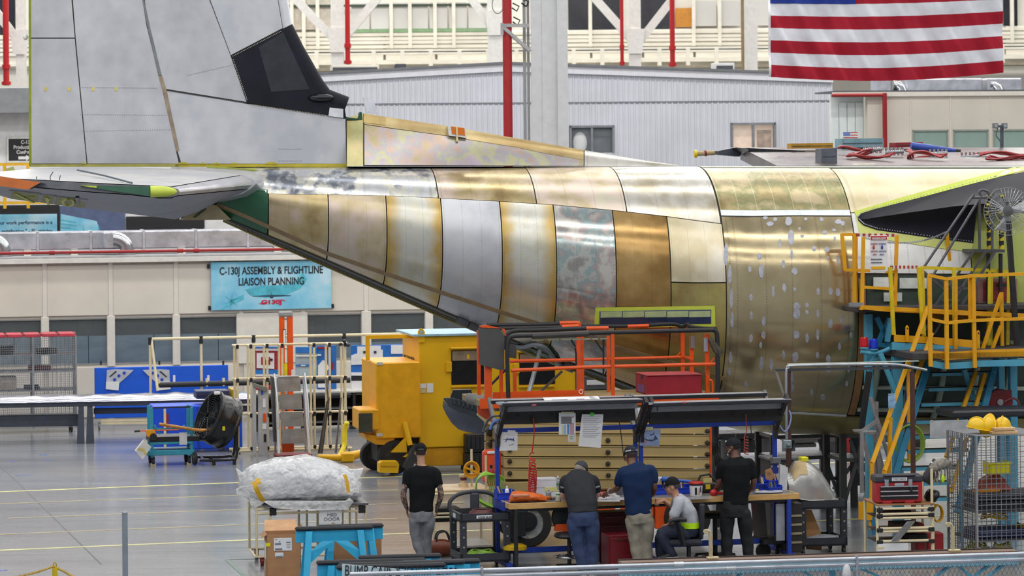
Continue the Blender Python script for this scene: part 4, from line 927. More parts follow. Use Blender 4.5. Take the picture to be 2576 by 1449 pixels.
# ---- cream pipe frame with black padded rails
f = LF(378,Y=68.4);fr_ = thing('pipe_rack','large cream pipe frame with two black padded rails before the blue board','rack',f.o)
zt = f.z(378,853);xe = f.x(1015)
f.mb().cyl((0,0,zt),(xe,0,zt),.032,n=10).build('top_rail',CRM,fr_,40)
for px,py0 in ((380,1010),(508,960),(640,1130),(735,1130),(868,1130)): 
    x = f.x(px);f.mb().cyl((x,0,0),(x,0,zt),.03,n=10).build('upright',CRM,fr_,40);f.mb().cyl((x,0,zt-.12),(x,0,zt+.04),.045,n=10).build('joint',BLK,fr_,40)
x = f.x(383);f.mb().cyl((x,0,zt),(x+.1,-.25,zt-1.1),.03,n=10).build('stay',CRM,fr_,40)
for py in (968,1006):
    a,b = f.x(391),f.x(880);z = f.z(391,py);f.mb().cyl((a,-.1,z),(b,-.1,z+.01),.06,n=12).build('padded_rail',BLK,fr_,40)
    for px in (399,520,562):x = f.x(px);f.mb().cyl((x,-.12,z-.05),(x,-.12,z+.12),.03,n=8).build('peg',CRM,fr_,40)
# ---- blue crate, boxes on it
f = LF(386,py=1141);BLUC = mat((18,78,214),.45,var=.05,scale=1,name='crate_blue')
cr = thing('blue_crate','large bright blue crate standing behind the teal cart and drum fan','crate',f.o);z1 = f.z(500,1020)
x1 = f.x(610);f.mb().box((0,0,.06),(x1,.9,z1),.02).build('box',BLUC,cr);f.mb().box((f.x(500)-.02,-.015,.08),(f.x(500)+.02,.0,z1-.03)).build('batten',mat((14,62,176),.5),cr)
f.mb().box((f.x(412),-.02,.1),(f.x(418),.0,z1-.05)).build('cream_batten',CRM,cr);f.mb().box((f.x(418),-.018,z1-.5),(f.x(424),.0,z1-.15)).build('red_handle',RED,cr)
for x in (.1,x1-.1):q = f.mb();castor(q,x,.1,.05);q.build('castor',STEEL,cr)
q = f.mb();a,b = f.x(541),f.x(598);q.box((a,.1,z1),(b,.75,z1+.12),.01);q.m = 1;q.box((b-.1,.1,z1+.12),(b,.75,z1+.3),.01);yb = tag(q.build('yellow_pallet',[mat((200,158,20),.5,var=.1),mat((180,150,20),.5)]),'low yellow pallet with a raised end on the blue crate','pallet')
q = f.mb();a,b = f.x(497),f.x(580);q.box((a,.15,z1+.12),(b,.7,z1+.28),.015);q.m = 1;q.box((a+.02,.14,z1+.17),(b-.02,.15,z1+.19));tag(q.build('navy_case',[mat((44,52,92),.5,var=.1),BLK]),'flat navy blue case lying on the yellow pallet','case')
# ---- teal cart with tools
f = LF(376,py=1172);ct = thing('teal_cart','worn teal metal cart with a black tray and wooden pole across it','cart',f.o);f0 = f
xa,xb = f.x(382),f.x(482);z1 = f.z(382,1026);dp = .62
for x in (xa,xb):
    for y in (0,dp):f.mb().box((x-.028,y-.028,.16),(x+.028,y+.028,z1),.006).build('upright',TEAL,ct)
f.mb().bar((xa,0,z1),(xb,0,z1),.03).build('top_bar',BLK,ct)
zt = f.z(382,1112);f.mb().box((xa-.05,-.05,zt),(xb+.16,dp+.05,zt+.1),.01).build('tray',BLK,ct);f.mb().box((xa-.02,-.04,zt-.05),(xb+.02,-.0,zt-.0),.005).build('tray_rail',TEAL,ct)
f.mb().box((xa-.1,-.06,.2),(xb+.05,dp+.06,.3),.01).build('deck',TEAL,ct);f.mb().bar((xa,0,zt+.25),(xb,0,zt+.25),.035).build('cross_bar',TEAL,ct)
for x in (xa+.02,xb-.05):
    for y in (0,dp):q = f.mb();castor(q,x,y,.075,.05);q.build('castor',RUBR,ct)
    q = f.mb();q.box((x-.05,-.06,0),(x+.05,-.01,.05),.005);q.build('wheel_block',mat((196,186,160),.6),ct)
for px in (395,468):a = f.p(px-6,1070,-.03);b = f.p(px+8,1092,-.03);f.mb().bar(a,b,.035).build('cradle',TEAL,ct)
p = f.p(451,1088,-.06);f.mb().box((p.x,-.06,p.z-.24),(p.x+.15,-.055,p.z)).build('hanging_tag',mat((206,206,208),.6),ct)
q = f.mb();pts = bez([f.p(400,1067,-.05),f.p(440,1073,-.08),f.p(500,1082,-.1),f.p(540,1080,-.1),f.p(563,1072,-.1)],5);q.tube(pts,.03,8);tag(q.build('wooden_pole',mat((190,130,60),.6,var=.25,scale=8),None,50),'scuffed wooden pole with orange paint lying across the teal cart','pole')
tw = thing('torque_tool','orange hand tool with a black grip at the left of the teal cart','tool',f.w(370,1095,-.06))
q = f.mb();q.tube([f.p(338,1085,-.08),f.p(352,1084,-.08)],.022,8);q.build('grip',BLK,tw,40);f.mb().tube([f.p(352,1084,-.08),f.p(450,1081,-.08)],.012,8).build('bar',ORG,tw)
q = f.mb();f.poly(q,[(368,1082),(388,1081),(393,1090),(386,1099),(370,1098)],-.12,.09);q.build('gearbox',mat((222,150,20),.45),tw);q = f.mb();c = f.p(386,1099,-.14);q.lathe([(.07,0),(.07,.06)],c,(0,1,0),16);q.build('wheel',BLK,tw,40)
q = f.mb();pr_ = [(341,1135),(362,1108),(381,1124),(359,1156)];f.poly(q,pr_,-.28,.2);q.m = 1;f.poly(q,[(346,1131),(349,1126),(366,1131),(362,1137)],-.285,.01);f.poly(q,[(361,1141),(366,1136),(372,1139),(366,1146)],-.285,.01);q.m = 2;f.poly(q,[(360,1110),(362,1103),(372,1110),(370,1117)],-.2,.05)
tag(q.build('plastic_jug',[mat((214,214,210),.4),mat((206,190,110),.5),mat((190,190,186),.4)]),'white plastic jug with yellow labels tipped against the teal cart','jug')
# ---- drum fan
f = LF(498,py=1170,yaw=radians(10));fn = thing('drum_fan','large black tilted drum fan on a wheeled tube frame','fan',f.o);FBK = mat((26,27,31),.28,var=.2,scale=10,name='fan_black')
cz = .85;ax = V((-.86,-.3,.42)).normalized();c = V((.42,.3,cz));a1 = ax.orthogonal().normalized()
q = f.mb();q.lathe([(.50,-.24),(.53,-.235),(.53,-.2),(.5,-.17),(.5,-.09),(.515,-.06),(.515,.0),(.5,.03),(.5,.16),(.53,.19),(.53,.23),(.5,.24),(.47,.235),(.47,-.23)],c,ax,40);q.build('drum',FBK,fn,40)
q = f.mb()
for e in (-.24,.24):
    for r_ in [.06+.045*k for k in range(10)]:
        b1 = ax.cross(a1);q.tube([c+ax*e+(a1*cos(t)+b1*sin(t))*r_ for t in [2*pi*i/28 for i in range(28)]],.006,4,True)
    for k in range(8):t = 2*pi*k/8;d = a1*cos(t)+ax.cross(a1)*sin(t);q.bar(c+ax*e+d*.05,c+ax*e+d*.5,.01)
tag(q.build('guard_wires',FBK,fn),kind='stuff')
for k in range(4):
    t = 2*pi*k/4+.4;d = a1*cos(t)+ax.cross(a1)*sin(t);n = ax.cross(d);q = f.mb();q.prism([c+d*.08-n*.05,c+d*.44-n*.16+ax*.05,c+d*.45+n*.1-ax*.03,c+d*.08+n*.05],ax*.01);q.build('blade',mat((96,98,104),.4,.5),fn)
q = f.mb();q.lathe([(.12,-.2),(.12,.14),(.08,.18)],c,ax,18);q.build('motor',FBK,fn,40)
q = f.mb();q.tube(bez([(.02,-.1,.1),(.62,-.12,.1),(.74,-.1,.16),(.76,-.08,.5),(.76,-.06,.95),(.66,0,1.12),(.5,.1,1.05)],6),.028,8);q.tube(bez([(.02,.6,.1),(.62,.6,.1),(.76,.6,.2),(.76,.55,.9),(.6,.5,1.02)],6),.028,8);q.build('tube_frame',FBK,fn,50)
for x in (.1,.72):f.mb().bar((x,-.1,.1),(x,.6,.1),.05).build('cross_tube',FBK,fn)
for x,y in ((.3,-.12),(.7,-.12),(.3,.6)):f.mb().cyl((x,y,0),(x,y,.1),.035,n=10).build('foot',BLK,fn,40)
q = f.mb();q.lathe([(.03,-.02),(.115,-.03),(.13,0),(.115,.03),(.03,.02)],(-.06,.02,.13),(1,.2,0),20);q.build('wheel',RUBR,fn,50);q = f.mb();q.lathe([(.07,-.035),(.07,.035)],(-.06,.02,.13),(1,.2,0),14);q.build('hub',STEEL,fn,40)
p = c+V((-.02,-.1,.53));f.mb().box((p.x-.06,p.y-.08,p.z-.03),(p.x+.06,p.y,p.z+.03),.01).build('switch_plate',PAP,fn);f.mb().box((.46,-.26,.68),(.51,-.24,.76),.004).build('yellow_tag',mat((226,214,10),.5),fn)
# ---- rack of cream U frames
f = LF(584,py=1143);ur = thing('divider_rack','cream pipe rack of upright U frames holding ladders and panels','rack',f.o);dp = .5
zt = f.z(600,872)
for py,n_ in ((872,'t'),(957,'m'),(1046,'l')): 
    z = f.z(600,py);f.mb().cyl((f.x(593),dp,z),(f.x(885),dp,z),.022,n=8).build('back_rail',CRM,ur,40)
f.mb().cyl((f.x(584),0,.06),(f.x(885),0,.06),.03,n=8).build('base_rail',CRM,ur,40);f.mb().cyl((f.x(584),dp,.06),(f.x(885),dp,.06),.03,n=8).build('base_rail',CRM,ur,40)
for px in (599,633,674,712,792,831,870):
    x = f.x(px);q = f.mb();q.cyl((x,0,.06),(x,0,zt),.024,n=8);q.build('upright',CRM,ur,40);f.mb().cyl((x,dp,.06),(x,dp,zt),.024,n=8).build('upright',CRM,ur,40)
    for py in (872,957,1046):z = f.z(600,py);f.mb().cyl((x,0,z),(x,dp,z),.022,n=8).build('cross_pipe',CRM,ur,40)
    q = f.mb()
    for z in (zt,f.z(600,957),f.z(600,1046),.1):q.cyl((x,0,z-.04),(x,0,z+.04),.032,n=8)
    tag(q.build('joints',BLK,ur,40),kind='stuff')
for px in (604,880):q = f.mb();castor(q,f.x(px),.1,.045,.03);q.build('castor',STEEL,ur)
q = f.mb()
for px,py in ((857,866),(866,858),(876,868),(860,1122),(868,1125)):q.ell(f.p(px,py,-.05),(.045,.04,.04),8,6)
tag(q.build('rail_rollers',mat((60,60,64),.3,.5),ur,40),kind='stuff')
# orange ladder
f = LF(709,py=1130);ld = thing('extension_ladder','tall orange fibreglass extension ladder standing behind the silver steps','ladder',f.o);zt = f.z(720,796)
for a,b in ((709,722),(729,743)):f.mb().box((f.x(a),.2,0),(f.x(b),.3,zt),.01).build('rail',ORG,ld)
f.mb().box((f.x(708),.17,zt-.02),(f.x(743),.33,zt+.1),.03).build('top_cap',mat((150,152,156),.5),ld)
for k in range(9):z = .25+.3*k;f.mb().cyl((f.x(722),.25,z),(f.x(729),.25,z),.02,n=8).build('rung',ALU,ld,40)
f.pane(f.mb(),712,828,719,865,.19,.01).build('label_plate',BLK,ld);f.pane(f.mb(),713,830,718,863,.185,.008).build('label_sheet',PAP,ld);f.pane(f.mb(),715,914,723,944,.19,.01).build('warning_sticker',mat((222,204,20),.5),ld);f.pane(f.mb(),733,930,740,950,.19,.01).build('warning_sticker',PAP,ld)
# silver steps
f = LF(698,py=1148);stp = thing('rolling_steps','silver aluminium step ladder with four deep ribbed treads','ladder',f.o);xa,xb = f.x(706),f.x(773)
for k,py in enumerate((1100,1058,1016,972)):
    z = f.z(740,py);y = .12*k+.02;x0,x1 = f.x(711+(-1.5*k)),f.x(768-1.2*k);q = f.mb();q.box((x0,y,z-.13),(x1,y+.04,z+.02),.005)
    for j in range(5):q.box((x0,y+.03*j,z+.02+.001*j),(x1,y+.02+.03*j,z+.035+.03*j))
    q.build('tread',ALU,stp)
for x in (xa-.04,xb+.04):
    f.mb().bar((x,0,0),(x*.92+.03,.55,f.z(700,955)),.05,.07).build('side_rail',ALU,stp);f.mb().bar((x,.5,0),(x*.95+.02,.6,f.z(700,960)),.04).build('rear_leg',ALU,stp)
f.mb().box((f.x(711),.5,f.z(720,972)),(f.x(762),.62,f.z(720,950)),.01).build('top_plate',ALU,stp)
for px in (700,777):x = f.x(px);f.mb().tube([(x,-.05,.55),(x,.1,1.1),(x,.5,1.62)],.018,8).build('hand_rail',STEEL,stp,40)
f.mb().box((f.x(715),.3,.05),(f.x(745),.36,.25),.01).build('orange_panel',ORG,stp)
f = LF(697,py=1153);q = f.mb();q.box((0,0,0),(f.x(786),.5,.06),.005);q.m = 1;q.box((.02,-.004,.01),(f.x(786)-.02,0,.05));tag(q.build('low_platform',[mat((124,56,58),.6),mat((100,44,46),.6)]),'low dark red platform under the silver steps','platform')
# pale folded panel and leaning planks
f = LF(639,py=1148);pn = thing('folded_table','pale grey folded table with stickers standing in the divider rack','table',f.o);PG = mat((184,186,190),.45,.2,var=.05)
f.mb().box((f.x(638),.05,.02),(f.x(646),.15,f.z(640,968)),.005).build('edge_leaf',PG,pn);q = f.mb();f.poly(q,[(650,1144),(673,1148),(673,978),(650,972)],.1,.06);q.build('panel',PG,pn);q = f.mb();f.poly(q,[(637,964),(673,975),(673,985),(637,973)],.02,.2);q.build('top_edge',mat((120,118,112),.5),pn)
for a,b,c,d,m in ((657,983,662,993,BLU),(661,1003,668,1025,PAP),(662,1040,670,1062,ORG),(660,1066,670,1080,PAP),(664,1092,670,1112,BLK)):f.pane(f.mb(),a,b,c,d,.085,.012).build('sticker',m,pn)
for pts,m,lb in (([(680,945),(690,950),(700,1110),(688,1112)],mat((120,122,124),.4,.6),'grey metal plank leaning left of the silver steps'),([(822,1010),(830,1000),(812,1140),(800,1140)],mat((74,70,68),.5,.3),'dark plank leaning right of the silver steps'),([(819,950),(823,950),(829,1010),(824,1015)],ALU,'short silver plank leaning above the dark plank'),([(857,1000),(860,1000),(848,1140),(842,1140)],mat((150,154,158),.3,.5),'thin clear strip leaning at the end of the divider rack')):
    q = f.mb();f.poly(q,pts,.3,.05);q.m = 1;a,b,c,d = pts;f.poly(q,[lerp2(a,b,.3),lerp2(a,b,.7),lerp2(d,c,.7),lerp2(d,c,.3)],.29,.012);tag(q.build('leaning_plank',[m,mat((100,100,100),.4,.5)]),lb,'plank')
# ---- shadow boards and the bench behind
f = LF(640,Y=69.5);bn = thing('tool_bench','long white topped bench with dark open shelves behind the divider rack','bench',f.o);xe = f.x(1010);zt = f.z(700,985)
f.mb().box((0,-.2,zt-.05),(xe,.5,zt),.01).build('bench_top',mat((206,204,198),.5),bn);f.mb().box((0,.4,.05),(xe,.5,zt-.05)).build('back_panel',mat((22,22,24),.7),bn)
for z in (.15,.45,.75):f.mb().box((0,-.1,z),(xe,.4,z+.03)).build('shelf',mat((110,112,116),.5),bn)
for k in range(4):x = xe*k/3.02;f.mb().box((x,-.15,0),(x+.06,.4,zt-.05)).build('leg',BLK,bn)
def board(a,b,y0,y1,m,lb,bits):
    t = thing('shadow_board',lb,'tool board',f.w(a,y1,.1));f.pane(f.mb(),a,y0,b,y1,.1,.05).build('board',m,t)
    for i,(c,n) in enumerate(bits):
        q = f.mb();f.poly(q,c,.07-.004*i,.03);q.build(n,{'r':RED,'w':PAP,'b':BLU,'k':BLK,'g':mat((176,186,190),.4)}[n[0]] if len(n) == 1 else PAP,t); 
def rc(a,b,c,d):return [(a,d),(c,d),(c,b),(a,b)]
def named(bits):return bits
def board2(a,b,y0,y1,m,lb,bits):
    t = thing('shadow_board',lb,'tool board',f.w(a,y1,.1));f.pane(f.mb(),a,y0,b,y1,.1,.05).build('board',m,t);ms = {'r':RED,'w':PAP,'b':mat((34,116,196),.5),'k':BLK,'g':mat((176,186,190),.4)}
    for i,(k,n,c) in enumerate(bits):q = f.mb();f.poly(q,c,.07-.005*i,.03);q.build(n,ms[k],t)
board2(643,714,872,982,mat((170,44,58),.5),'red and blue shadow board left of the orange ladder',[('b','blue_band',rc(643,930,714,941)),('w','top_rule',rc(643,877,714,882)),('w','white_outline',[(646,888),(690,888),(690,928),(646,926)]),('r','red_square',rc(657,898,680,918)),('w','inner_tool',rc(668,886,676,905)),('k','hook',rc(680,902,686,908)),('b','purple_rule',rc(643,872,714,876)),('w','white_rule',rc(643,942,714,947)),('r','red_tool',rc(652,948,668,968))])
board2(744,797,872,980,mat((172,188,196),.45),'pale grey shadow board right of the orange ladder',[('b','blue_rule',rc(744,873,797,888)),('b','blue_line',rc(744,917,778,921)),('w','white_label',rc(757,918,768,920.5)),('w','shelf_strip',rc(744,893,797,897))])
board2(798,846,869,980,mat((30,104,186),.5),'blue shadow board with a white tool outline in the divider rack',[('r','red_rule',rc(798,873,828,877)),('w','white_outline',[(800,920),(812,906),(820,908),(828,926),(822,934),(824,975),(800,975)]),('w','small_hook',rc(798,891,808,895)),('r','tool_handle',rc(836,912,840,930))])
board2(884,1016,866,984,mat((28,106,190),.5),'blue and white shadow board behind the yellow machine',[('w','white_outline',[(895,890),(899,890),(899,872),(930,872),(930,870),(958,870),(958,880),(963,880),(963,915),(884,918),(884,895)]),('w','right_outline',[(984,868),(1016,868),(1016,890),(984,890)]),('w','white_rule',rc(884,937,910,945)),('k','hook',rc(914,883,920,889)),('k','hook',rc(941,883,947,889)),('k','black_rule',rc(884,947,910,957)),('w','low_panel',rc(884,958,910,980))])
# ---- yellow hose stand and tow bar
f = LF(868,py=1160);hs = thing('hose_stand','yellow curved hose stand on the floor beside the machine','hose',f.o)
f.mb().tube(bez([f.p(869,1068,.3),f.p(867,1090,.3),f.p(866,1120,.25),f.p(858,1140,.1),f.p(850,1152,0)],5),.05,10).build('hose',mat((224,208,30),.5),hs,60);f.mb().ell(f.p(872,1066,.3),(.06,.06,.05)).build('elbow',mat((216,204,40),.5),hs,60)
tw = thing('tow_bar','thick yellow tow bar lying on the floor left of the machine','tow bar',f.o+V((-.4,-.3,0)))
q = f.mb();q.tube([f.p(800,1148,-.25),f.p(850,1152,-.28),f.p(885,1147,-.2),f.p(940,1132,.2),f.p(975,1125,.5)],[.04,.07,.09,.06,.06],10);q.build('bar',YLW,tw,50);f.mb().box((f.x(852),-.35,0),(f.x(884),-.12,.2),.03).build('foot_block',YLW,tw)
# ---- the yellow ground unit
f = LF(1056,py=1190);mc = thing('ground_unit','large yellow wheeled ground support unit with dark windows behind the aircraft tail','machine',f.o)
x1,z0,z1,dp = f.x(1478),.12,f.z(1056,846),1.75
f.mb().box((0,0,z0+.35),(x1,dp,z1),.02).build('tall_body',YLW,mc);f.mb().box((0.0,.03,z0),(x1,dp,z0+.34),.01).build('skirt',mat((204,146,14),.45,var=.06),mc)
f.mb().box((-.12,-.06,z1),(x1+.05,dp+.05,z1+.04)).build('roof_sheet',mat((150,184,200),.5),mc)
p = f.p(1059,848);q = f.mb();q.prism([(p.x-.06,-.03,p.z-.1),(p.x+.07,-.03,p.z-.1),(p.x+.07,-.03,p.z+.1),(p.x+.03,-.03,p.z+.16),(p.x-.03,-.03,p.z+.16),(p.x-.06,-.03,p.z+.1)],(0,.05,0));q.build('lifting_eye',YLW,mc);q = f.mb();q.lathe([(.03,0),(.03,.01)],(p.x,-.04,p.z+.1),(0,1,0),12);q.build('eye_hole',mat((150,184,200),.5),mc)
def win(a,b,y0,ym,y1):
    t = f.pane(f.mb(),a,y0+8,b,y1-8,-.02,.04).build('window',mat((24,26,30),.3),mc)
    f.pane(f.mb(),a+2,y0+9,b-2,ym,-.035,.02).build('window_plate',mat((150,132,110),.4,.2,var=.1),t);f.pane(f.mb(),a-2,y0,b+3,y0+7,-.1,.1).build('window_hood',YLW,t);f.pane(f.mb(),a,y1-8,b,y1,-.06,.06).build('window_ledge',YLW,t)
    f.pane(f.mb(),a-13,ym+2,a+1,ym+28,-.06,.06).build('hinge_box',YLW,t);f.pane(f.mb(),(a+b)/2-4,y0+20,(a+b)/2+2,y0+32,-.045,.02).build('yellow_tag',YLW,t)
win(1136,1222,872,908,976);win(1306,1396,880,912,976)
f.pane(f.mb(),1057,965,1072,977,-.012,.012).build('paper_label',PAP,mc);f.pane(f.mb(),1057,978,1071,989,-.012,.012).build('paper_label',mat((206,196,140),.6),mc);f.pane(f.mb(),1074,964,1090,988,-.012,.012).build('paper_label',PAP,mc)
# writing on the end face
Fe = f.F @ FR((-.004,dp,0),-pi/2) 
def zof(py):return f.z(1040,py,.8)
text('MAX TOW SPEED',.13,f.F @ Matrix.Translation((-.004,dp*.93,zof(909))) @ Matrix.Rotation(-pi/2,4,'Z'),mat((60,56,40),.6,var=0),mc,sx=1.15);text('5 MPH',.2,f.F @ Matrix.Translation((-.004,dp*.6,zof(936))) @ Matrix.Rotation(-pi/2,4,'Z'),mat((60,56,40),.6,var=0),mc,sx=1.1)
f.mb().box((-.01,.5,zof(962)),(0,.9,zof(947)),0).build('paper_label',mat((226,180,150),.6),mc)
# lower left box, little box, pipe frame
xl = f.x(946,1000,-.15);zb,zt2 = f.z(980,1103,-.15),f.z(980,912,-.15)
f.mb().box((xl,-.15,zb),(-.0,1.5,zt2),.02).build('left_box',mat((234,168,12),.42,var=.05),mc)
for y0,y1,a in ((911,919,946),(1090,1098,946)):f.pane(f.mb(),a+2,y0,a+17,y1,-.165,.015).build('grey_strip',mat((196,198,200),.5),mc)
xs,zs0,zs1 = f.x(905,1050,-.2),f.z(930,1082,-.2),f.z(930,1030,-.2)
f.mb().box((xs-.0,-.2,zs0),(xl+.05,.7,zs1),.02).build('small_box',mat((228,164,20),.42,var=.05),mc);f.pane(f.mb(),903,1039,937,1089,-.22,.03).build('vent_opening',mat((62,60,44),.6,var=.2),mc)
f.mb().bar((f.x(925,900,.6),.6,zt2),(f.x(925,900,.6),.6,f.z(925,845,.6)),.07).build('frame_pipe',YLW,mc);f.mb().bar((f.x(921,850,.6),.6,f.z(925,848,.6)),(0.02,.6,f.z(925,848,.6)-.0),.07).build('frame_pipe',YLW,mc)
f.mb().box((xl+.05,.1,.22),(.0,1.3,zb),.02).build('chassis',mat((48,46,40),.6,var=.2),mc);f.poly(f.mb(),[(918,1092),(992,1103),(992,1120),(945,1118),(922,1105)],-.1,.8).build('lower_skirt',mat((220,154,14),.45),mc)
def wheel(mbF,c,r,w_,ax,parent,rim=STEEL,n=28,name='wheel'):
    q = MB(mbF);q.lathe([(r*.62,-w_/2),(r*.93,-w_/2),(r,-w_*.36),(r,w_*.36),(r*.93,w_/2),(r*.62,w_/2)],c,ax,n,False);o = q.build(name,RUBR,parent,40)
    q = MB(mbF);q.lathe([(r*.2,-w_*.3),(r*.62,-w_*.42),(r*.64,-w_/2),(r*.64,w_/2),(r*.62,w_*.42),(r*.2,w_*.3)],c,ax,n);q.build('rim',rim,o,40);return o
wheel(f.F,(f.x(992,1130),.0,.33),.33,.22,(0,1,0),mc,mat((60,58,54),.6));wheel(f.F,(f.x(940,1120,1),.9,.28),.28,.2,(0,1,0),mc,mat((60,58,54),.6))
for pts,y in (([(985,1138),(1022,1100),(1024,1138)],-.25),([(1015,1150),(1058,1120),(1058,1152),(1046,1152)],-.3)):f.poly(f.mb(),pts,y,.1).build('brace_plate',YLW,mc)
f.mb().tube([f.p(1018,1062,-.2),f.p(1032,1120,-.28)],.05,8).build('strut',YLW,mc,40);f.mb().bar(f.p(1050,1120,-.3),f.p(1022,1180,-.35),.12,.16).build('stabiliser',mat((56,58,60),.5),mc)
q = f.mb();f.poly(q,[(955,1166),(962,1161),(1000,1161),(1004,1168),(1002,1190),(955,1189)],-.55,.3);q.m = 1;f.poly(q,[(958,1172),(998,1172),(998,1174),(958,1174)],-.56,.02);tag(q.build('wheel_chock',[YLW,mat((190,130,10),.5)]),'yellow block on the floor at the wheel of the yellow machine','chock')
# black crates at the machine's right foot
f2 = LF(1173,py=1190)
for k,(a,b,y0,y1,lb) in enumerate(((1172,1222,1140,1188,'lower black crate standing beside the yellow machine'),(1173,1224,1092,1139,'upper black crate stacked beside the yellow machine'))):
    q = f2.mb();f2.pane(q,a,y0,b,y1,0,.5); 
    for j in range(4):q.m = 1;f2.pane(q,a+3+11*j,y0+6,a+11+11*j,y1-8,-.012,.012)
    tag(q.build('black_crate',[mat((26,26,28),.5),mat((44,44,48),.4)]),lb,'crate')
f2 = LF(1466,Y=59.0);t = thing('drawer_chest','grey drawer chest with white labels behind the lift, right of the yellow machine','chest',f2.o);w_ = f2.x(1540);zt = f2.z(1466,940);f2.mb().box((0,0,0),(w_,.6,zt),.01).build('body',DGR,t)
for k in range(3):z = zt-.3-.28*k;d = f2.mb().box((.02,-.02,z),(w_-.02,0,z+.25),.005).build('drawer',mat((84,86,90),.5),t);f2.mb().box((.08,-.03,z+.09),(w_*.75,-.02,z+.18)).build('label',PAP,d)
# ================================================================ SCISSOR LIFT, RAMP, WORKBENCH
TANB = mat((190,166,112),.45,var=.04,scale=1.5,name='lift_tan');FOAM = mat((34,35,40),.6,var=.1,bump=.6,bscale=60,name='black_foam');GFOAM = mat((122,122,120),.8,var=.08,bump=.5,bscale=50,name='grey_foam');BOLT = mat((92,86,78),.35,.8)
f = LF(1268,Y=48.3);lf = thing('scissor_lift','tan and orange scissor lift with black padded rails, under the aircraft belly','lift',f.o);xr = f.x(1787)
BOLTS = [(1283,1161),(1283,1191),(1283,1132),(1530,1108),(1530,1138),(1530,1167),(1531,1196),(1780,1085),(1780,1114),(1780,1143),(1780,1172)]
for k in range(5):
    c = 1076+29*k;zl = f.z(1268,c);zr_ = f.z(1786,c+2);q = f.mb();h = .078
    q.prism([(0,0,zl-h),(xr,0,zr_-h),(xr,0,zr_+h),(0,0,zl+h)],(0,.12,0));b = q.build('scissor_arm',TANB,lf)
    q = f.mb();q.prism([(0,-.012,zl-h),(xr,-.012,zr_-h),(xr,-.012,zr_-h+.012),(0,-.012,zl-h+.012)],(0,.015,0));q.prism([(0,-.012,zl+h-.012),(xr,-.012,zr_+h-.012),(xr,-.012,zr_+h),(0,-.012,zl+h)],(0,.015,0));q.build('arm_lip',TANB,b)
    x2 = f.x(1222,c,1.0);q = f.mb();z2 = f.z(1222,c-8,1.0);q.prism([(x2,1.0,z2-h),(xr,1.0,z2-h),(xr,1.0,z2+h),(x2,1.0,z2+h)],(0,.12,0));q.build('scissor_arm',mat((176,152,100),.5,var=.05),lf)
    q = f.mb();q.bar((.06,.12,zl),(.06,1.0,zl),.1,.13);q.build('arm_spacer',mat((166,142,92),.5),lf)
for px,py in BOLTS:
    p = f.p(px,py,-.03);q = f.mb();q.lathe([(.036,.03),(.036,0),(.028,-.012),(.012,-.014),(.012,-.026),(.004,-.028)],p,(0,1,0),14);q.build('pivot_bolt',BOLT,lf,40)
for px,py in ((1232,1088),(1236,1117)):p = f.p(px,py,.97);q = f.mb();q.lathe([(.06,.03),(.06,0),(.04,-.02)],p,(0,1,0),14);q.build('pivot_bolt',BOLT,lf,40)
f.mb().bar(f.p(1788,1075,-.01),f.p(1788,1215,-.01),.03,.02,V((0,1,0))).build('orange_edge',ORG,lf)
z0,z1 = f.z(1268,1213),f.z(1268,1240);f.mb().box((0,0,z1),(xr,1.1,z0),.02).build('top_frame',TANB,lf)
# chassis and wheels
f.mb().box((.05,.1,.28),(xr-.1,1.1,z1-.02),.03).build('chassis',TANB,lf)
f.mb().box((f.x(1500),-.06,f.z(1500,1303)),(f.x(1640),.1,f.z(1500,1268)),.01).build('battery_box',ORG,lf);f.mb().box((f.x(1645),-.05,f.z(1645,1330)),(f.x(1702),.1,f.z(1645,1262)),.01).build('battery_box',ORG,lf)
f.pane(f.mb(),1548,1274,1560,1282,-.075,.02).build('sticker',PAP,lf)
WR = mat((176,178,180),.4,.3,var=.05)
wc = f.p(1326,1325,-.05);wheel(f.F,(wc.x,.0,.37),.37,.32,(0,1,0),lf,WR,36,'front_wheel')
q = f.mb();q.lathe([(.15,-.2),(.15,-.05),(.1,-.22)],(wc.x-.02,.0,.4),(0,1,0),20);q.build('hub_motor',BLK,lf,40)
for k in range(8):t = 2*pi*k/8;q = f.mb();q.lathe([(.018,0),(.018,.025)],(wc.x+.19*cos(t),-.17,.37+.19*sin(t)),(0,-1,0),8);q.build('wheel_nut',mat((190,180,140),.4,.4),lf)
wheel(f.F,(f.x(1725),.05,.37),.37,.32,(0,1,0),lf,BLK,36,'rear_wheel');wheel(f.F,(wc.x+.1,1.2,.37),.37,.3,(0,1,0),lf,WR,28,'front_wheel')
f.mb().box((f.x(1288),-.26,f.z(1288,1345)),(f.x(1312),-.1,f.z(1288,1282)),.01).build('steering_box',BLK,lf)
# platform
zd = f.z(1280,1004);xl,xq = f.x(1206),f.x(1806);pd = 1.35
f.mb().box((xl,-.05,zd-.1),(xq,pd,zd),.01).build('platform',mat((150,132,90),.6,var=.1),lf);f.mb().box((xl,-.075,zd-.13),(xq,-.05,zd+.02)).build('deck_edge',ORG,lf)
f.mb().bar((f.x(1240,995,.3),.3,f.z(1240,994,.3)),(f.x(1465,992,.3),.3,f.z(1465,988,.3)),.03,.09).build('toe_board',ORG,lf)
for k in range(2):f.mb().bar((xl+.3,.3+.6*k,zd-.14),(xr-.2,.3+.6*k,zd-.14),.1,.12).build('platform_beam',TANB,lf)
def rail(pts,m=ORG,r=.022,nm='rail'):f.mb().tube([f.p(a,b,y) for a,b,y in pts],r,8).build(nm,m,lf,40)
def post_(px,y0,y1,y,m=ORG,wd=.05,dx=0,nm='post'):a = f.p(px,y0,y);f.mb().bar((a.x,y,zd-.02),(a.x,y,f.z(px,y1,y)),wd).build(nm,m,lf)
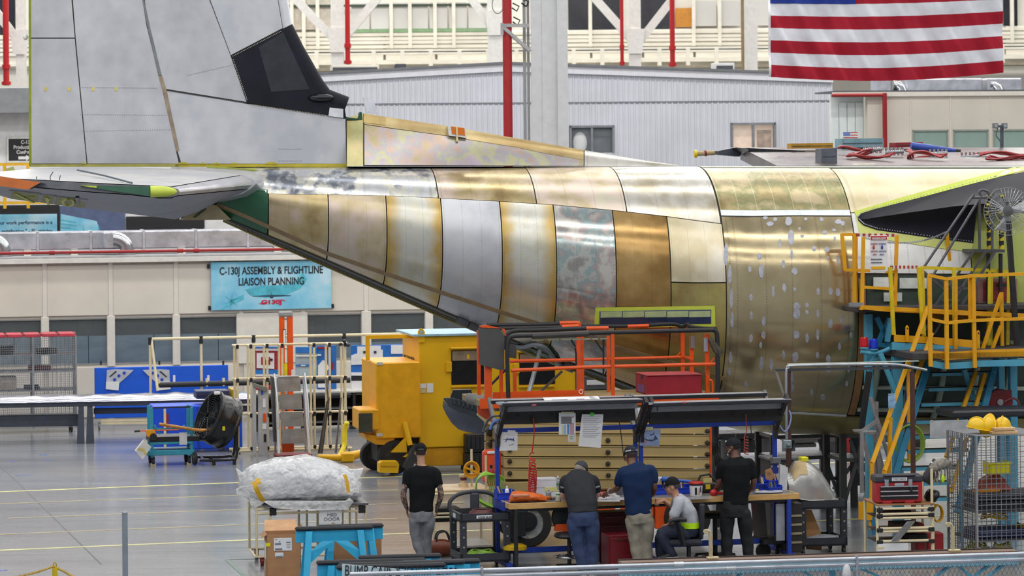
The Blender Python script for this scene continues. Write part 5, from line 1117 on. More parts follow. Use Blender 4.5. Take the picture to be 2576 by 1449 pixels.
# front rail: foam wrapped, bent down at both ends
fr1 = bez([f.p(*p) for p in ((1279,1004,-.02),(1277,940,-.02),(1276,880,-.02),(1280,854,-.02),(1292,846,-.02),(1340,844,-.02))],6);f.mb().tube(fr1,.034,10).build('foam_rail',FOAM,lf,60)
rail([(1338,845,-.02),(1480,839,-.02)],mat((66,64,64),.7,bump=.4,bscale=50),.046,'foam_sleeve');rail([(1480,838,-.02),(1560,836,-.02),(1795,830,-.02)],FOAM,.033,'foam_rail')
f.mb().tube(bez([f.p(*p) for p in ((1795,830,-.02),(1801,834,-.02),(1804,845,-.02),(1805,880,-.02),(1806,985,-.02))],5),.036,10).build('foam_rail',FOAM,lf,60)
fr2 = bez([f.p(*p) for p in ((1272,880,.3),(1274,850,.3),(1280,838,.3),(1300,832,.3),(1350,831,.3),(1474,826,.3))],5);f.mb().tube(fr2,.033,10).build('foam_rail',FOAM,lf,60)
rail([(1474,826,.3),(1530,825,.3)],ORG,.03);rail([(1225,818,pd),(1330,817,pd),(1407,814,pd)],FOAM,.034,'foam_rail');rail([(1407,813,pd),(1458,812,pd)],ORG,.032);rail([(1255,826,.9),(1413,823,.9)],FOAM,.026,'foam_rail');rail([(1413,822,.9),(1455,820,.9)],ORG,.028)
rail([(1460,821,pd),(1578,820,pd)],FOAM,.03,'foam_rail');rail([(1578,821,pd),(1632,819,pd)],ORG,.028);f.mb().tube(bez([f.p(*p) for p in ((1632,818,pd),(1680,815,pd),(1705,817,pd),(1714,826,pd),(1718,822,pd-.1),(1730,816,pd-.2),(1738,822,pd-.3),(1770,826,pd-.6),(1800,828,.2))],5),.032,10).build('foam_rail',FOAM,lf,60)
for i,(a,b) in enumerate(((1338,1368),(1379,1406),(1412,1438),(1440,1463),(1466,1486),(1488,1505),(1510,1530))):f.pane(f.mb(),a,851,b,858-i*.6,.0,.03).build('parts_cup',mat((190,190,164),.3,.0,trans=.3),lf)
rail([(1283,909,pd),(1450,905,pd)],r=.028);rail([(1460,905,pd),(1720,898,pd)],r=.024);rail([(1286,932,.0),(1462,924,.0),(1800,916,.0)],r=.028);rail([(1720,898,pd),(1741,903,.4)],r=.024)
for px,y1,y,wd in ((1205,830,.9,.05),(1228,905,.2,.1),(1261,925,.3,.05),(1295,935,.5,.05),(1457,812,pd,.07),(1465,840,.3,.05),(1531,845,.9,.045),(1542,840,-.02,.05),(1718,828,pd,.055),(1741,846,.6,.055),(1780,840,.1,.06)):post_(px,1000,y1,y,ORG,wd)
for px,y0,y1,y in ((1741,846,876,.58),(1774,850,884,.08)):a = f.p(px,y0,y);f.mb().bar((a.x,y-.01,f.z(px,y1,y)),(a.x,y-.01,f.z(px,y0,y)),.062).build('steel_sleeve',STEEL,lf)
f.mb().tube(bez([f.p(*p) for p in ((1783,956,.0),(1790,958,.0),(1793,966,.0),(1793,988,.0))],4),.02,8).build('step_handle',ORG,lf,50)
for a,b,y in (((1702,896),(1714,884),pd),((1785,914),(1797,900),.0)):f.mb().bar(f.p(*a,y),f.p(*b,y),.02).build('brace',ORG,lf)
q = f.mb();f.poly(q,[(1204,826),(1212,819),(1256,825),(1269,848),(1269,930),(1258,931),(1206,917)],.1,.04);q.build('control_board',mat((78,78,80),.7,var=.06),lf)
q = f.mb();f.poly(q,[(1206,820),(1226,818),(1270,828),(1274,846),(1262,826),(1210,824)],.09,.06);q.build('board_edge',ORG,lf);f.poly(f.mb(),[(1282,866),(1296,868),(1300,878),(1299,902),(1282,900)],.4,.03).build('control_board',mat((74,74,76),.7),lf)
for pts in ([(1447,875,.2),(1449,890,.2),(1449,905,.2),(1450,918,.2)],[(1435,853,.1),(1448,872,.1)],[(1518,850,.1),(1518,945,.1)],[(1498,856,.1),(1517,884,.1)]):rail(pts,BLK,.014,'black_rod')
f.mb().bar(f.p(1414,934,1.4),f.p(1357,988,1.4),.06,.03).build('diagonal_stay',mat((76,70,70),.5),lf);f.mb().bar(f.p(1272,930,.9),f.p(1233,970,.9),.05,.03).build('diagonal_stay',BLK,lf)
q = f.mb();rr = [V(x) for x in (f.p(1790,848,-.06),f.p(1800,860,-.06),f.p(1822,885,-.05),f.p(1812,898,-.05),f.p(1798,885,-.06),f.p(1786,856,-.06))];q.prism(rr,(0,.1,.0));q.build('rag',mat((84,78,66),.8,var=.2),lf)
rc_ = f.p(1460,985,-.02);f.mb().tube([V((rc_.x+.03*cos(t),-.06,rc_.z+.03*sin(t))) for t in [2*pi*i/14 for i in range(14)]],.006,5,True).build('pin_ring',PAP,lf)
# red box standing on the platform
t = thing('red_box','big red wooden box with hand holes standing on the lift platform','box',f.w(1603,1004,.15));xa,xb = f.x(1629,990,.1),f.x(1766,990,.1);z1 = f.z(1629,946,.1)
REDW = mat((150,22,42),.6,var=.06,scale=8,name='red_stain');f.mb().box((xa,.1,zd),(xb,.85,z1),.012).build('box',REDW,t)
f.mb().box((xa-.006,.4,zd+.23),(xa+.0,.5,zd+.29),0).build('hand_hole',BLK,t);f.mb().box((xa-.005,.3,zd+.02),(xa,.7,zd+.14)).build('blue_label',mat((120,70,130),.6),t);f.mb().box((xa-.004,.09,z1),(xb+.004,.86,z1+.012)).build('lid',mat((176,74,78),.6,var=.1),t)
# padded beam, orange end panel
t = thing('padded_beam','grey foam wrapped beam end sticking out left of the lift platform','beam',f.w(1175,1005,.4));f.mb().tube([f.p(1172,1001,.5),f.p(1178,1002,.5),f.p(1240,1016,.2),f.p(1258,1021,.1)],[.06,.085,.085,.085],14).build('foam',GFOAM,t,60);f.mb().tube([f.p(1180,1003,.5),f.p(1270,1023,.1)],.04,8).build('core',STEEL,t)
q = f.mb();f.poly(q,[(1202,1018),(1238,1022),(1240,1062),(1222,1054),(1202,1040)],.2,.05);q.build('end_panel',mat((226,96,62),.4),lf);q = f.mb();f.poly(q,[(1201,1040),(1222,1055),(1240,1063),(1240,1072),(1220,1062),(1201,1045)],.18,.06);q.build('end_lip',mat((214,196,140),.5),lf)
# ---- cargo ramp lip behind
fR = LF(1116,Y=51.6,yaw=radians(4)); 
RG = mat((86,92,108),.5,var=.06,name='ramp_grey');RGD = mat((64,72,82),.55,var=.1)
tops = [(1115,1006),(1128,1022),(1150,1034),(1180,1044),(1206,1053),(1245,1062)];bots = [(1113,1022),(1122,1042),(1136,1064),(1153,1080),(1174,1087),(1240,1098)]
q = fR.mb();q.loft([[fR.p(*lerp2(a,b,k/5),.0+.25*sin(k/5*pi/2)-.25*(i/5)) for k in range(6)] for i,(a,b) in enumerate(zip(tops,bots))],closed=False);rm = lab(q.build('cargo_ramp',RG,ac,60),'dark blue-grey curved ramp end with ribs')
q = fR.mb();fR.poly(q,[(1116,1005),(1117,1001),(1136,1001),(1240,1030),(1245,1062),(1206,1053),(1150,1034),(1128,1022)],.0,.05);q.build('inner_web',RGD,rm)
q = fR.mb();fR.poly(q,[(1133,999),(1140,981),(1185,980),(1190,998),(1240,1012),(1240,1030),(1136,1004)],.3,.1);q.build('hinge_block',mat((44,52,56),.55),rm)
for k in range(9):a = 1142+11*k;fR.mb().bar(fR.p(a,1002+k*2.6,-.03),fR.p(a+2,1016+k*3.2,-.03),.03).build('rib',RGD,rm)
# ================================================================ WORKBENCH
fb = LF(1284,Y=45.3,yaw=radians(14));wb = thing('workbench','long blue framed workbench with maple edged top and overhead light bars','workbench',fb.o)
ZT = fb.z(1284,1268);XB = fb.x(2007,1255);DB = .86;BLF = mat((24,58,160),.45,var=.05,name='bench_blue');LAM = mat((112,108,104),.4,var=.12,scale=4,name='bench_laminate');DKB = mat((36,38,46),.4,var=.08,name='dark_bar');LGB = mat((176,180,186),.35,.3,var=.04,name='light_bar_top')
for a,b in ((0,XB*.497),(XB*.5,XB)):
    o = fb.mb().box((a,.03,ZT-.075),(b,DB,ZT),.004).build('bench_top',LAM,wb);fb.mb().box((a,0,ZT-.078),(b,.03,ZT+.003),.003).build('maple_edge',WOOD,o); 
fb.mb().box((-.025,0,ZT-.078),(0,DB,ZT+.003),.003).build('maple_edge',WOOD,wb);fb.mb().box((XB,0,ZT-.078),(XB+.025,DB,ZT+.003),.003).build('maple_edge',WOOD,wb)
fb.mb().box((.02,.05,ZT-.12),(XB-.02,DB-.02,ZT-.08)).build('under_frame',mat((28,30,40),.5),wb);fb.mb().box((-.05,DB*.3,ZT-.13),(0.0,DB+.05,ZT-.0),.005).build('end_rail',BLF,wb)
ups = [fb.x(1252,1180,DB),fb.x(1600,1180,DB),fb.x(1614,1180,DB),fb.x(1951,1180,DB)]
zu = fb.z(1252,1105,DB);ztop = fb.z(1265,1016,.3)
for k,x in enumerate(ups):
    fb.mb().box((x-.03,DB,.08),(x+.03,DB+.06,zu),.006).build('upright',BLF,wb)
    fb.mb().box((x-.03,.1,.05),(x+.03,DB+.3,.12),.006).build('foot_beam',BLF,wb)
    a = fb.mb().bar((x,DB-.01,zu-.1),(x+.0,DB-.02,zu+.08),.05,.1,V((0,1,0))).bar((x,DB-.02,zu+.05),(x,.3,ztop),.05,.1,V((0,1,0))).build('light_arm',BLK,wb)
    for j in range(5):
        t = (j+.5)/5;q = fb.mb();q.box((x-.03,DB-.02+(.3-DB)*t-.012,zu+.05+(ztop-zu-.05)*t-.02),(x+.03,DB-.02+(.3-DB)*t+.012,zu+.05+(ztop-zu-.05)*t+.02));q.build('arm_slot',mat((120,122,128),.4),a)
    fb.mb().bar((x,DB,zu),(x,DB+.5,zu+.55),.045,.07,V((0,1,0))).build('rear_arm',mat((104,106,110),.5),wb)
for k,(a,b) in enumerate(((1262,1613),(1640,1986))):
    x0,x1 = fb.x(a,1012,.3),fb.x(b,1012,.3);zc = fb.z(a,1014,.3)
    lb_ = fb.mb().box((x0,.22,zc-.05),(x1,.48,zc),.008).build('light_bar',DKB,wb);fb.mb().box((x0,.22,zc),(x1,.48,zc+.008)).build('bar_top',LGB,lb_);fb.mb().box((x0-.06,.25,zc-.02),(x0+.02,.42,zc+.01)).build('bar_end',LGB,lb_);q = fb.mb();q.cyl((x0+.06,.22,zc-.11),(x0+.06,.22,zc-.05),.012,n=6);q.build('pull_cord',BLK,lb_)
    fb.pane(fb.mb(),a+76,1017-k*6.5,a+87,1021-k*6.5,.212,.01).build('red_badge',mat((190,90,100),.4),lb_)
    zA = fb.z(a,1022,.5);zB = fb.z(a,1037,.5);fb.mb().box((x0+.02,.5,zB),(x1,.52,zA)).build('reflector',mat((150,152,158),.45,var=.04),wb)
    zC = fb.z(a,1068,.56);pn_ = fb.mb().box((x0+.04,.56,zC),(x1-.02,.59,zB+.02),.004).build('tool_panel',mat((34,33,34),.6,var=.1),wb)
    for j in range(4):q = fb.mb();q.lathe([(.035,0),(.035,.006)],(x0+.3+.5*j,.557,(zB+zC)/2+.04),(0,1,0),12);q.build('panel_hole',mat((14,14,15),.6),pn_)
    r0,r1 = fb.x((1232,1586)[k],1000,1.35),fb.x((1590,1925)[k],995,1.35);zr2 = fb.z(1235,1007,1.35)
    rb = fb.mb().box((r0,1.25,zr2-.05),(r1,1.48,zr2),.008).build('rear_light_bar',DKB,wb);fb.mb().box((r0,1.25,zr2),(r1,1.48,zr2+.008)).build('bar_top',LGB,rb)
    zr3 = fb.z(1262,1084,.84);fb.mb().box((ups[0]-.01 if k == 0 else ups[2],.84,zr3-.035),(ups[1] if k == 0 else ups[3],.86,zr3+.035),.004).build('cross_rail',BLF,wb)
fb.mb().box((.05,.45,.22),(XB-.1,.5,.3),.01).build('base_rail',BLF,wb);fb.mb().box((XB-.16,.0,.1),(XB-.1,.06,ZT-.08),.005).build('front_leg',BLF,wb);fb.mb().box((.05,.0,.1),(.1,.06,ZT-.08),.005).build('front_leg',BLK,wb)
fb.mb().box((XB-.3,.1,.3),(XB-.17,.13,ZT-.15)).build('side_panel',mat((150,152,160),.5),wb)
def bt(px,py,y):return fb.F @ V((fb.x(px,py,y),y,ZT+.004))
def ybench(py,px=1600):   # how far back on the bench top a picture row lies
    p = G(px,py,ZT);return ((fb.F.inverted() @ p).y)
# papers clipped on the bench
def sheet(pts,y,m,lb,name='paper_sheet',bits=(),cat='paper'):
    t = thing(name,lb,cat,fb.w(pts[0][0],pts[0][1],y));fb.poly(fb.mb(),pts,y,.003).build('sheet',m,t)
    for n_,m_,c in bits:fb.poly(fb.mb(),c,y-.004,.003).build(n_,m_,t)
    return t
GRYI = mat((120,124,136),.6,var=0);PBL = mat((70,84,130),.6,var=0)
t = sheet([(1263,1087),(1302,1087),(1302,1133),(1256,1134)],.82,PAP,'white sheet with a small blue aircraft side view on the left upright',bits=(('aircraft_print',PBL,[(1264,1105),(1276,1104),(1284,1103),(1291,1104),(1292,1099),(1294,1111),(1291,1108),(1284,1107)]),('wing_print',PBL,[(1271,1112),(1276,1101),(1278,1101),(1273,1112)]),('note',GRYI,[(1280,1120),(1293,1116),(1293,1117),(1280,1121)]),('tab',PAP,[(1277,1082),(1297,1083),(1297,1094),(1277,1094)])))
t = sheet([(1406,1038),(1448,1039),(1448,1093),(1406,1093)],.5,PAP,'sheet with a coloured bar chart taped below the left light bar',bits=(('grey_block',mat((122,124,128),.6,var=0),rc(1412,1048,1438,1066)),('yellow_bar',mat((206,206,170),.6,var=0),rc(1413,1070,1418,1092)),('blue_bar',mat((150,180,220),.6,var=0),rc(1419,1069,1424,1092)),('blue_bar',mat((80,140,200),.6,var=0),rc(1427,1067,1432,1092)),('red_table',mat((190,150,160),.6,var=0),rc(1434,1064,1444,1092)),('red_rule',mat((180,70,90),.6,var=0),rc(1437,1048,1444,1050)),('tape',mat((206,200,160),.6,var=0),rc(1412,1036,1444,1040))))
sheet([(1429,1093),(1449,1093),(1449,1112),(1429,1112)],.505,mat((206,206,200),.6),'small pale note hanging under the bar chart sheet',bits=(('scribble',GRYI,rc(1433,1098,1442,1099)),('scribble',GRYI,rc(1434,1103,1441,1104))))
t = sheet([(1464,1042),(1518,1042),(1511,1127),(1455,1122)],.5,PAP,'long white checklist held by a green clip below the light bar',bits=[('printed_line',GRYI,[(1466+(i % 2),1048+i*4.6),(1512-(i % 3)*5-i*.2,1048+i*4.6),(1512-(i % 3)*5-i*.2,1048.7+i*4.6),(1466+(i % 2),1048.7+i*4.6)]) for i in range(12)])
q = fb.mb();fb.poly(q,[(1484,1042),(1486,1038),(1494,1038),(1496,1042),(1493,1046),(1487,1046)],.48,.03);q.build('green_clip',mat((80,206,60),.4),t)
t = sheet([(1612,1080),(1662,1080),(1659,1122),(1609,1121)],.82,mat((150,168,206),.5,var=.12,scale=6),'blue photo print of flying aircraft on the middle upright',bits=(('aircraft_print',mat((56,76,110),.6,var=0),[(1620,1102),(1630,1106),(1644,1106),(1648,1094),(1655,1104),(1640,1110),(1626,1108)]),('aircraft_print',mat((76,96,140),.6,var=0),[(1634,1092),(1640,1093),(1647,1086),(1645,1094),(1636,1096)]),('flag_print',mat((190,140,160),.6,var=0),rc(1619,1108,1627,1116)),('flag_canton',mat((70,76,130),.6,var=0),rc(1615,1108,1619,1112)),('tape',mat((206,200,160),.6,var=0),rc(1623,1074,1643,1083))))
t = thing('paper_sheet','big white printed drawings lying across the two light bars','paper',fb.w(1365,1000,.9));z_ = fb.z(1400,1012,.4);zb_ = fb.z(1400,1005,1.4)
pt_ = lambda px,y:V((fb.x(px,1003,y),y,ztop+.012+(zr2-ztop)*((y-.3)/1.05)))
for a,b,c,d in ((1372,1507,1365,1490),(1488,1511,1480,1504)):fb.mb().prism([pt_(a,.35),pt_(b,.35),pt_(d,1.4),pt_(c,1.4)],(0,0,.005)).build('sheet',PAP,t)
for a,b in ((1388,1428),(1450,1470)):fb.mb().prism([pt_(a,.55)+Z*.006,pt_(b,.55)+Z*.006,pt_(b,.7)+Z*.006,pt_(a,.7)+Z*.006],(0,0,.003)).build('print_block',mat((110,110,150),.6),t)
# hoses hanging from the panel
q = fb.mb();pts = bez([fb.p(1341,1052,.5),fb.p(1344,1080,.5),fb.p(1342,1110,.5),fb.p(1338,1140,.5)],5)
q.tube(pts,.009,6);cz = []
for k in range(150):
    t = k/149;py = 1140+100*t;r_ = (5+5*min(1,t*2));dr = .5+.5*sin(0);e = 2*pi*(4*t+12*t*t);p = fb.p(1338+2*sin(t*3)+r_*cos(e),py,.5);cz.append(p+V((0,.045*sin(e),.03*sin(e))))
q.tube(cz,.009,6);q.box((fb.x(1313),.3,ZT+.01),(fb.x(1332),.36,ZT+.045));o = tag(q.build('coil_hose',mat((190,34,30),.4),None,60),'red coiled air hose hanging from the left tool panel','hose')
q = fb.mb();q.tube([fb.p(1341,1046,.53),fb.p(1343,1066,.53)],.016,8);q.build('hose_fitting',BLK,None,40);o2 = bpy.data.objects[-1] if False else C.objects[-1];o2.parent = o;o2.location = V(o2['at'])-V(o['at'])
q = fb.mb();q.tube(bez([fb.p(1876,1042,.5),fb.p(1877,1062,.5),fb.p(1878,1085,.5),fb.p(1872,1098,.5)],4),.007,6);cz = []
for k in range(70):
    t = k/69;e = 2*pi*6*t;p = fb.p(1877+5*cos(e),1100+42*t,.5);cz.append(p+V((0,.03*sin(e),.012*sin(e))))
q.tube(cz,.008,6);tag(q.build('coil_hose',mat((166,70,56),.5),None,60),'brownish coiled hose hanging from the right tool panel','hose')
for px,py1,lb in ((1888,1130,'thin black cable loop hanging from the right tool panel'),(1560,1160,'thin black cable hanging beside the middle upright')):
    q = fb.mb();q.tube(bez([fb.p(px,1060,.52),fb.p(px+2,1090,.52),fb.p(px+8,py1-8,.52),fb.p(px+14,py1,.52),fb.p(px+10,py1-12,.52),fb.p(px+5,1092,.5)] if px > 1800 else [fb.p(1558,1062,.52),fb.p(1562,1090,.52),fb.p(1568,1140,.52),fb.p(1573,py1,.52)],5),.007,5);tag(q.build('cable',BLK,None,50),lb,'cable')
q = fb.mb();q.tube(bez([fb.p(1256,1046,.6),fb.p(1240,1048,.7),fb.p(1226,1060,.8),fb.p(1215,1086,.85),fb.p(1228,1078,.8),fb.p(1250,1062,.7)],6),.017,8);q.m = 1;q.tube(bez([fb.p(1233,1080,.75),fb.p(1240,1064,.72),fb.p(1254,1056,.66)],4),.02,8);tag(q.build('cable_loop',[mat((80,82,86),.4),mat((96,140,210),.4)],None,50),'grey and blue cables looping off the left end of the light bar','cable')
# ---- things on the bench top
def on(px0,px1,base_py,top_py,dpt,y=None):   # box span on the bench top
    y = ybench(base_py,px0) if y is None else y
    return fb.x(px0,base_py,y),fb.x(px1,base_py,y),y,fb.z(px0,top_py,y)
def bx_item(name,lb,cat,px0,px1,b,t_,dpt,m,ch=.006,extra=(),y=None):
    x0,x1,y,z1 = on(px0,px1,b,t_,dpt,y);t = thing(name,lb,cat,fb.F @ V(((x0+x1)/2,y,ZT)));fb.mb().box((x0,y,ZT+.004),(x1,y+dpt,z1),ch).build('body',m,t);return t,x0,x1,y,z1
BINB = mat((26,62,196),.4,var=.04,name='bin_blue')
def bin_(lb,px0,px1,b,t_,dpt=.2,m=BINB,name='parts_bin',fill=(),y=None):
    x0,x1,y,z1 = on(px0,px1,b,t_,dpt,y);t = thing(name,lb,'bin',fb.F @ V(((x0+x1)/2,y,ZT)));q = fb.mb();th = .008
    q.box((x0,y,ZT+.004),(x1,y+dpt,ZT+.014)).box((x0,y+dpt-th,ZT),(x1,y+dpt,z1)).box((x0,y,ZT),(x0+th,y+dpt,z1)).box((x1-th,y,ZT),(x1,y+dpt,z1)).box((x0,y,ZT),(x1,y+th,ZT+(z1-ZT)*.7));q.build('shell',m,t)
    fb.mb().box((x0-.006,y-.012,ZT+(z1-ZT)*.66),(x1+.006,y+.004,ZT+(z1-ZT)*.74)).build('lip',m,t)
    for k in range(6):xx = R.uniform(x0+.02,x1-.04);fb.mb().bar((xx,y+.05,ZT+.02),(xx+R.uniform(-.05,.05),y+dpt*.7,z1+R.uniform(-.01,.05)),.02).build('part',R.choice([STEEL,BLK,mat((180,150,140),.5),mat((70,90,80),.5)]),t)
    return t
bin_('blue parts bin at the left end of the bench beside the white squeeze bottle',1251,1296,1256,1234,.2,y=.5)
def bottle(lb,px,b,t_,wpx,m,capm,band=None,y=None,name='bottle'):
    y = ybench(b,px) if y is None else y;c = fb.x(px,b,y);r = wpx*.5*45.6/FP;h = fb.z(px,t_,y)-ZT;t = thing(name,lb,'bottle',fb.F @ V((c,y,ZT)))
    q = fb.mb();q.lathe([(r*.9,.004),(r,.012),(r,h*.68),(r*.8,h*.76),(r*.35,h*.82),(r*.35,h*.88)],(c,y,ZT),Z,16);q.build('body',m,t,40);q = fb.mb();q.lathe([(r*.42,h*.86),(r*.42,h*.93),(r*.16,h)],(c,y,ZT),Z,12);q.build('cap',capm,t,40)
    if band:q = fb.mb();q.lathe([(r*1.01,h*band[0]),(r*1.01,h*band[1])],(c,y,ZT),Z,16);q.build('band',band[2],t,40)
    return t
WP_ = mat((228,230,234),.35,var=.02);CLR = mat((206,214,214),.2,trans=.4);GRN = mat((50,150,84),.5)
bottle('white squeeze bottle at the left end of the bench',1275.5,1257,1222,11,WP_,WP_)
bottle('clear bottle with green band and white cap behind the grey shirted person',1404,1244,1196,13,CLR,WP_,(.5,.58,GRN));bottle('short white jar with green band in front of the clear bottle',1405,1261,1232,14,mat((206,206,186),.4),mat((190,196,186),.4),(.55,.66,GRN),name='jar');bottle('grey capped jar beside the white boxes',1380,1256,1230,14,mat((150,150,156),.3,.3),mat((170,172,180),.4),name='jar')
x0,x1,y,z1 = on(1287,1376,1266,1238,.2);t = thing('orange_bag','crumpled orange vinyl tool bag lying on the left of the bench','bag',fb.F @ V(((x0+x1)/2,y,ZT)))
q = fb.mb();rings = []
for k in range(13):
    u = k/12;h = (z1-ZT)*(interp(u,(0,.08,.3,.6,.9,1),(.5,.95,1,.85,.6,.35)));wv = .016;r = []
    for a in range(14):
        an = 2*pi*a/14;nn = noise.noise(V((u*6,a*.9,3)))*wv;r.append(V((x0+(x1-x0)*u,y+.1+(.11+nn)*cos(an)*min(1,.6+u*2),ZT+.004+max(0,h*.5+(h*.5+nn)*sin(an)))))
    rings.append(r)
q.loft(rings);q.build('body',mat((222,104,28),.5,var=.12,scale=6),t,50);fb.mb().box((x0+.02,y-.02,ZT+.085),(x0+.26,y+.06,ZT+.125),.01).build('faded_patch',mat((206,140,110),.6,var=.1),t);q = fb.mb();q.lathe([(.03,0),(.03,.05),(.02,.08)],(x1-.01,y+.1,ZT+.05),(1,0,0),12);q.build('nozzle',mat((206,110,20),.4),t,40)
WBX = mat((220,222,230),.6,var=.02)
t,a0,a1,yy,zz = bx_item('white_box','lower white carton on the bench left of the grey shirted person','box',1338,1402,1241,1229,.2,WBX,y=.66);fb.mb().box((a0+(a1-a0)*.5,yy-.004,zz-.05),(a1,yy,zz+.01)).build('yellow_note',mat((224,220,140),.6),t)
x0,x1,y_,z1 = on(1341,1400,1229,1205,.2,.66);t = thing('white_box','upper white carton stacked on the other white carton','box',fb.F @ V((x0,y_,zz)));fb.mb().box((x0,y_,zz+.003),(x1,y_+.2,z1),.006).build('body',WBX,t);fb.mb().box((x0-.003,y_-.003,z1-.03),(x1+.003,y_+.203,z1+.004),.004).build('lid',WBX,t)
for px,c,lb in ((1386,(150,60,40),'small red hose fitting beside the orange bag'),(1392,(130,130,130),'small steel fitting beside the red hose fitting')): 
    x0,x1,y,z1 = on(px-4,px+4,1258,1251,.03);q = fb.mb();q.cyl((x0,y,ZT+.025),(x1,y,ZT+.025),.018,n=10);q.lathe([(.024,0),(.024,.015)],((x0+x1)/2,y,ZT+.025),(1,0,0),6);tag(q.build('fitting',mat(c,.4,.4),None,40),lb,'fitting')
# papers, books, laptop by the blue shirted person
for i,(pts,m,lb) in enumerate((([(1503,1262),(1560,1262),(1556,1248),(1508,1248)],PAP,'loose white papers under the hand of the blue shirted person'),([(1535,1258),(1572,1258),(1568,1247),(1540,1247)],mat((214,216,222),.6),'second loose sheet right of the white papers'))):
    P3 = [G(a,b,ZT+.006+.006*i) for a,b in pts];q = MB();q.prism(P3,(0,0,.006));q.m = 1
    for k in range(4):u = .2+.18*k;q.prism([P3[0].lerp(P3[3],u)+Z*.007,P3[1].lerp(P3[2],u)+Z*.007,P3[1].lerp(P3[2],u+.05)+Z*.007,P3[0].lerp(P3[3],u+.05)+Z*.007],(0,0,.001))
    tag(q.build('loose_papers',[m,GRYI]),lb,'paper')
for i,(a,b,c,h,lb) in enumerate(((1512,1545,(196,84,84),.03,'salmon red folder at the back of the bench by the laptop'),(1504,1530,(110,40,44),.025,'dark red booklet under the salmon folder'))):
    x0,x1,y,z1 = on(a,b,1243,1238,.2,.42-.1*i);q = fb.mb();q.box((x0,y,ZT+.004+.026*(1-i)),(x1,y+.22,ZT+.004+.026*(1-i)+h),.003);q.m = 1;q.box((x0+.01,y-.002,ZT+.008+.026*(1-i)),(x1-.004,y+.002,ZT+.026*(1-i)+h-.004));tag(q.build('folder',[mat(c,.5),PAP]),lb,'folder')
t = thing('laptop','dark open laptop half hidden behind the blue shirted person','laptop',bt(1575,1256,.25));x0 = fb.x(1558,1250,.3);fb.mb().box((x0,.2,ZT+.004),(x0+.36,.45,ZT+.024),.004).build('base',DGR,t);fb.mb().prism([(x0,.45,ZT+.02),(x0+.36,.45,ZT+.02),(x0+.36,.53,ZT+.26),(x0,.53,ZT+.26)],(0,.012,0)).build('screen',mat((44,40,58),.3),t);fb.mb().box((x0+.02,.23,ZT+.024),(x0+.34,.34,ZT+.027)).build('keyboard',mat((150,152,160),.4),t)
q = MB();q.ell(G(1540,1250,ZT)+Z*.03,(.07,.05,.03),10,7);q.ell(G(1552,1253,ZT)+Z*.02,(.05,.04,.022),10,7);tag(q.build('rag_heap',mat((200,200,198),.7,bump=.5,bscale=30),None,60),'crumpled white rag beside the papers','rag')
t = bin_('long blue tub holding a silver cable coil behind the seated person',1646,1744,1249,1224,.25,y=.5); 
q = fb.mb();c = fb.p(1672,1214,.62)
for k in range(7):q.tube([V((c.x+.1*cos(a)-.02*k,c.y+.01*k,c.z-.02+.1*sin(a))) for a in [pi*i/12 for i in range(13)]],.007,5)
tag(q.build('cable_coil',mat((190,194,200),.3,.5),None,60),'silver ribbed cable coil standing in the long blue tub','cable')
q = fb.mb();a = fb.p(1665,1205,.6);b = fb.p(1740,1212,.6);q.tube([a,b],.022,8);q.lathe([(.04,0),(.04,.12)],a,(b-a).normalized(),10);tag(q.build('blue_tool',mat((40,96,190),.4),None,50),'blue tool lying across the tub and cable coil','tool')
y = ybench(1248,1750);c = V((fb.x(1751,1248,y),y,ZT+.004));h = fb.z(1751,1214,y)-ZT;t = thing('bucket','white plastic bucket with red lid and black print','bucket',fb.F @ c);q = fb.mb();q.lathe([(.085,0),(.098,h*.8),(.098,h*.8)],c,Z,24);q.build('pail',WP_,t,40);q = fb.mb();q.lathe([(.104,h*.8),(.106,h*.93),(.106,h*.93)],c,Z,24);q.build('collar',BLK,t,40);q = fb.mb();q.lathe([(.108,h*.92),(.108,h*1.0),(.1,h*1.05),(.01,h*1.05)],c,Z,24);q.build('lid',mat((196,30,40),.35),t,40)
for a0,m,w_,z0,z1 in ((-2.05,BLK,.035,.12,.66),(-1.45,RED,.012,.1,.6),(-1.2,BLK,.02,.3,.7)):
    q = fb.mb();q.loft([[c+V((.097*(1+.0)*cos(a0+k*w_*3.3),.097*sin(a0+k*w_*3.3),h*zz_)) for k in range(4)] for zz_ in (z0,z1)],closed=False);q.build('print',m,t)
t,a0,a1,yy,zz = bx_item('black_case','black moulded case with yellow tags behind the bucket','case',1757,1812,1243,1216,.22,mat((40,32,32),.5),.02,y=.5)
fb.mb().tube([(a0+.02,yy+.1,zz),(a0+.06,yy+.1,zz+.1),(a0+.2,yy+.1,zz+.12),(a0+.3,yy+.1,zz)],.018,8).build('handle',BLK,t,50);fb.mb().box((a0+.09,yy+.04,zz-.02),(a0+.22,yy+.06,zz+.07)).build('tape_roll',mat((206,190,120),.5),t);fb.mb().box((a0+.11,yy-.01,zz-.09),(a0+.18,yy,zz-.02)).build('yellow_tag',mat((216,190,30),.5),t)
x0,x1,y,z1 = on(1789,1814,1250,1232,.08);q = fb.mb();q.ell(((x0+x1)/2-.02,y+.05,ZT+.055),(.06,.05,.05),12,8);q.cyl((x0+.02,y+.05,ZT+.05),(x1+.04,y+.05,ZT+.04),.022,n=8);tag(q.build('red_tool',mat((190,30,34),.4),None,50),'red rounded hand tool by the hand of the person in black cap','tool')
x0,x1,y,z1 = on(1722,1795,1258,1254,.2);q = fb.mb();q.box((x0,y,ZT+.004),(x1,y+.3,ZT+.012));q.m = 1;q.box((x0+.02,y+.02,ZT+.012),(x1-.02,y+.28,ZT+.014));tag(q.build('grey_tray',[mat((150,150,154),.4),mat((132,132,138),.4)]),'flat grey tray under the white bucket','tray')
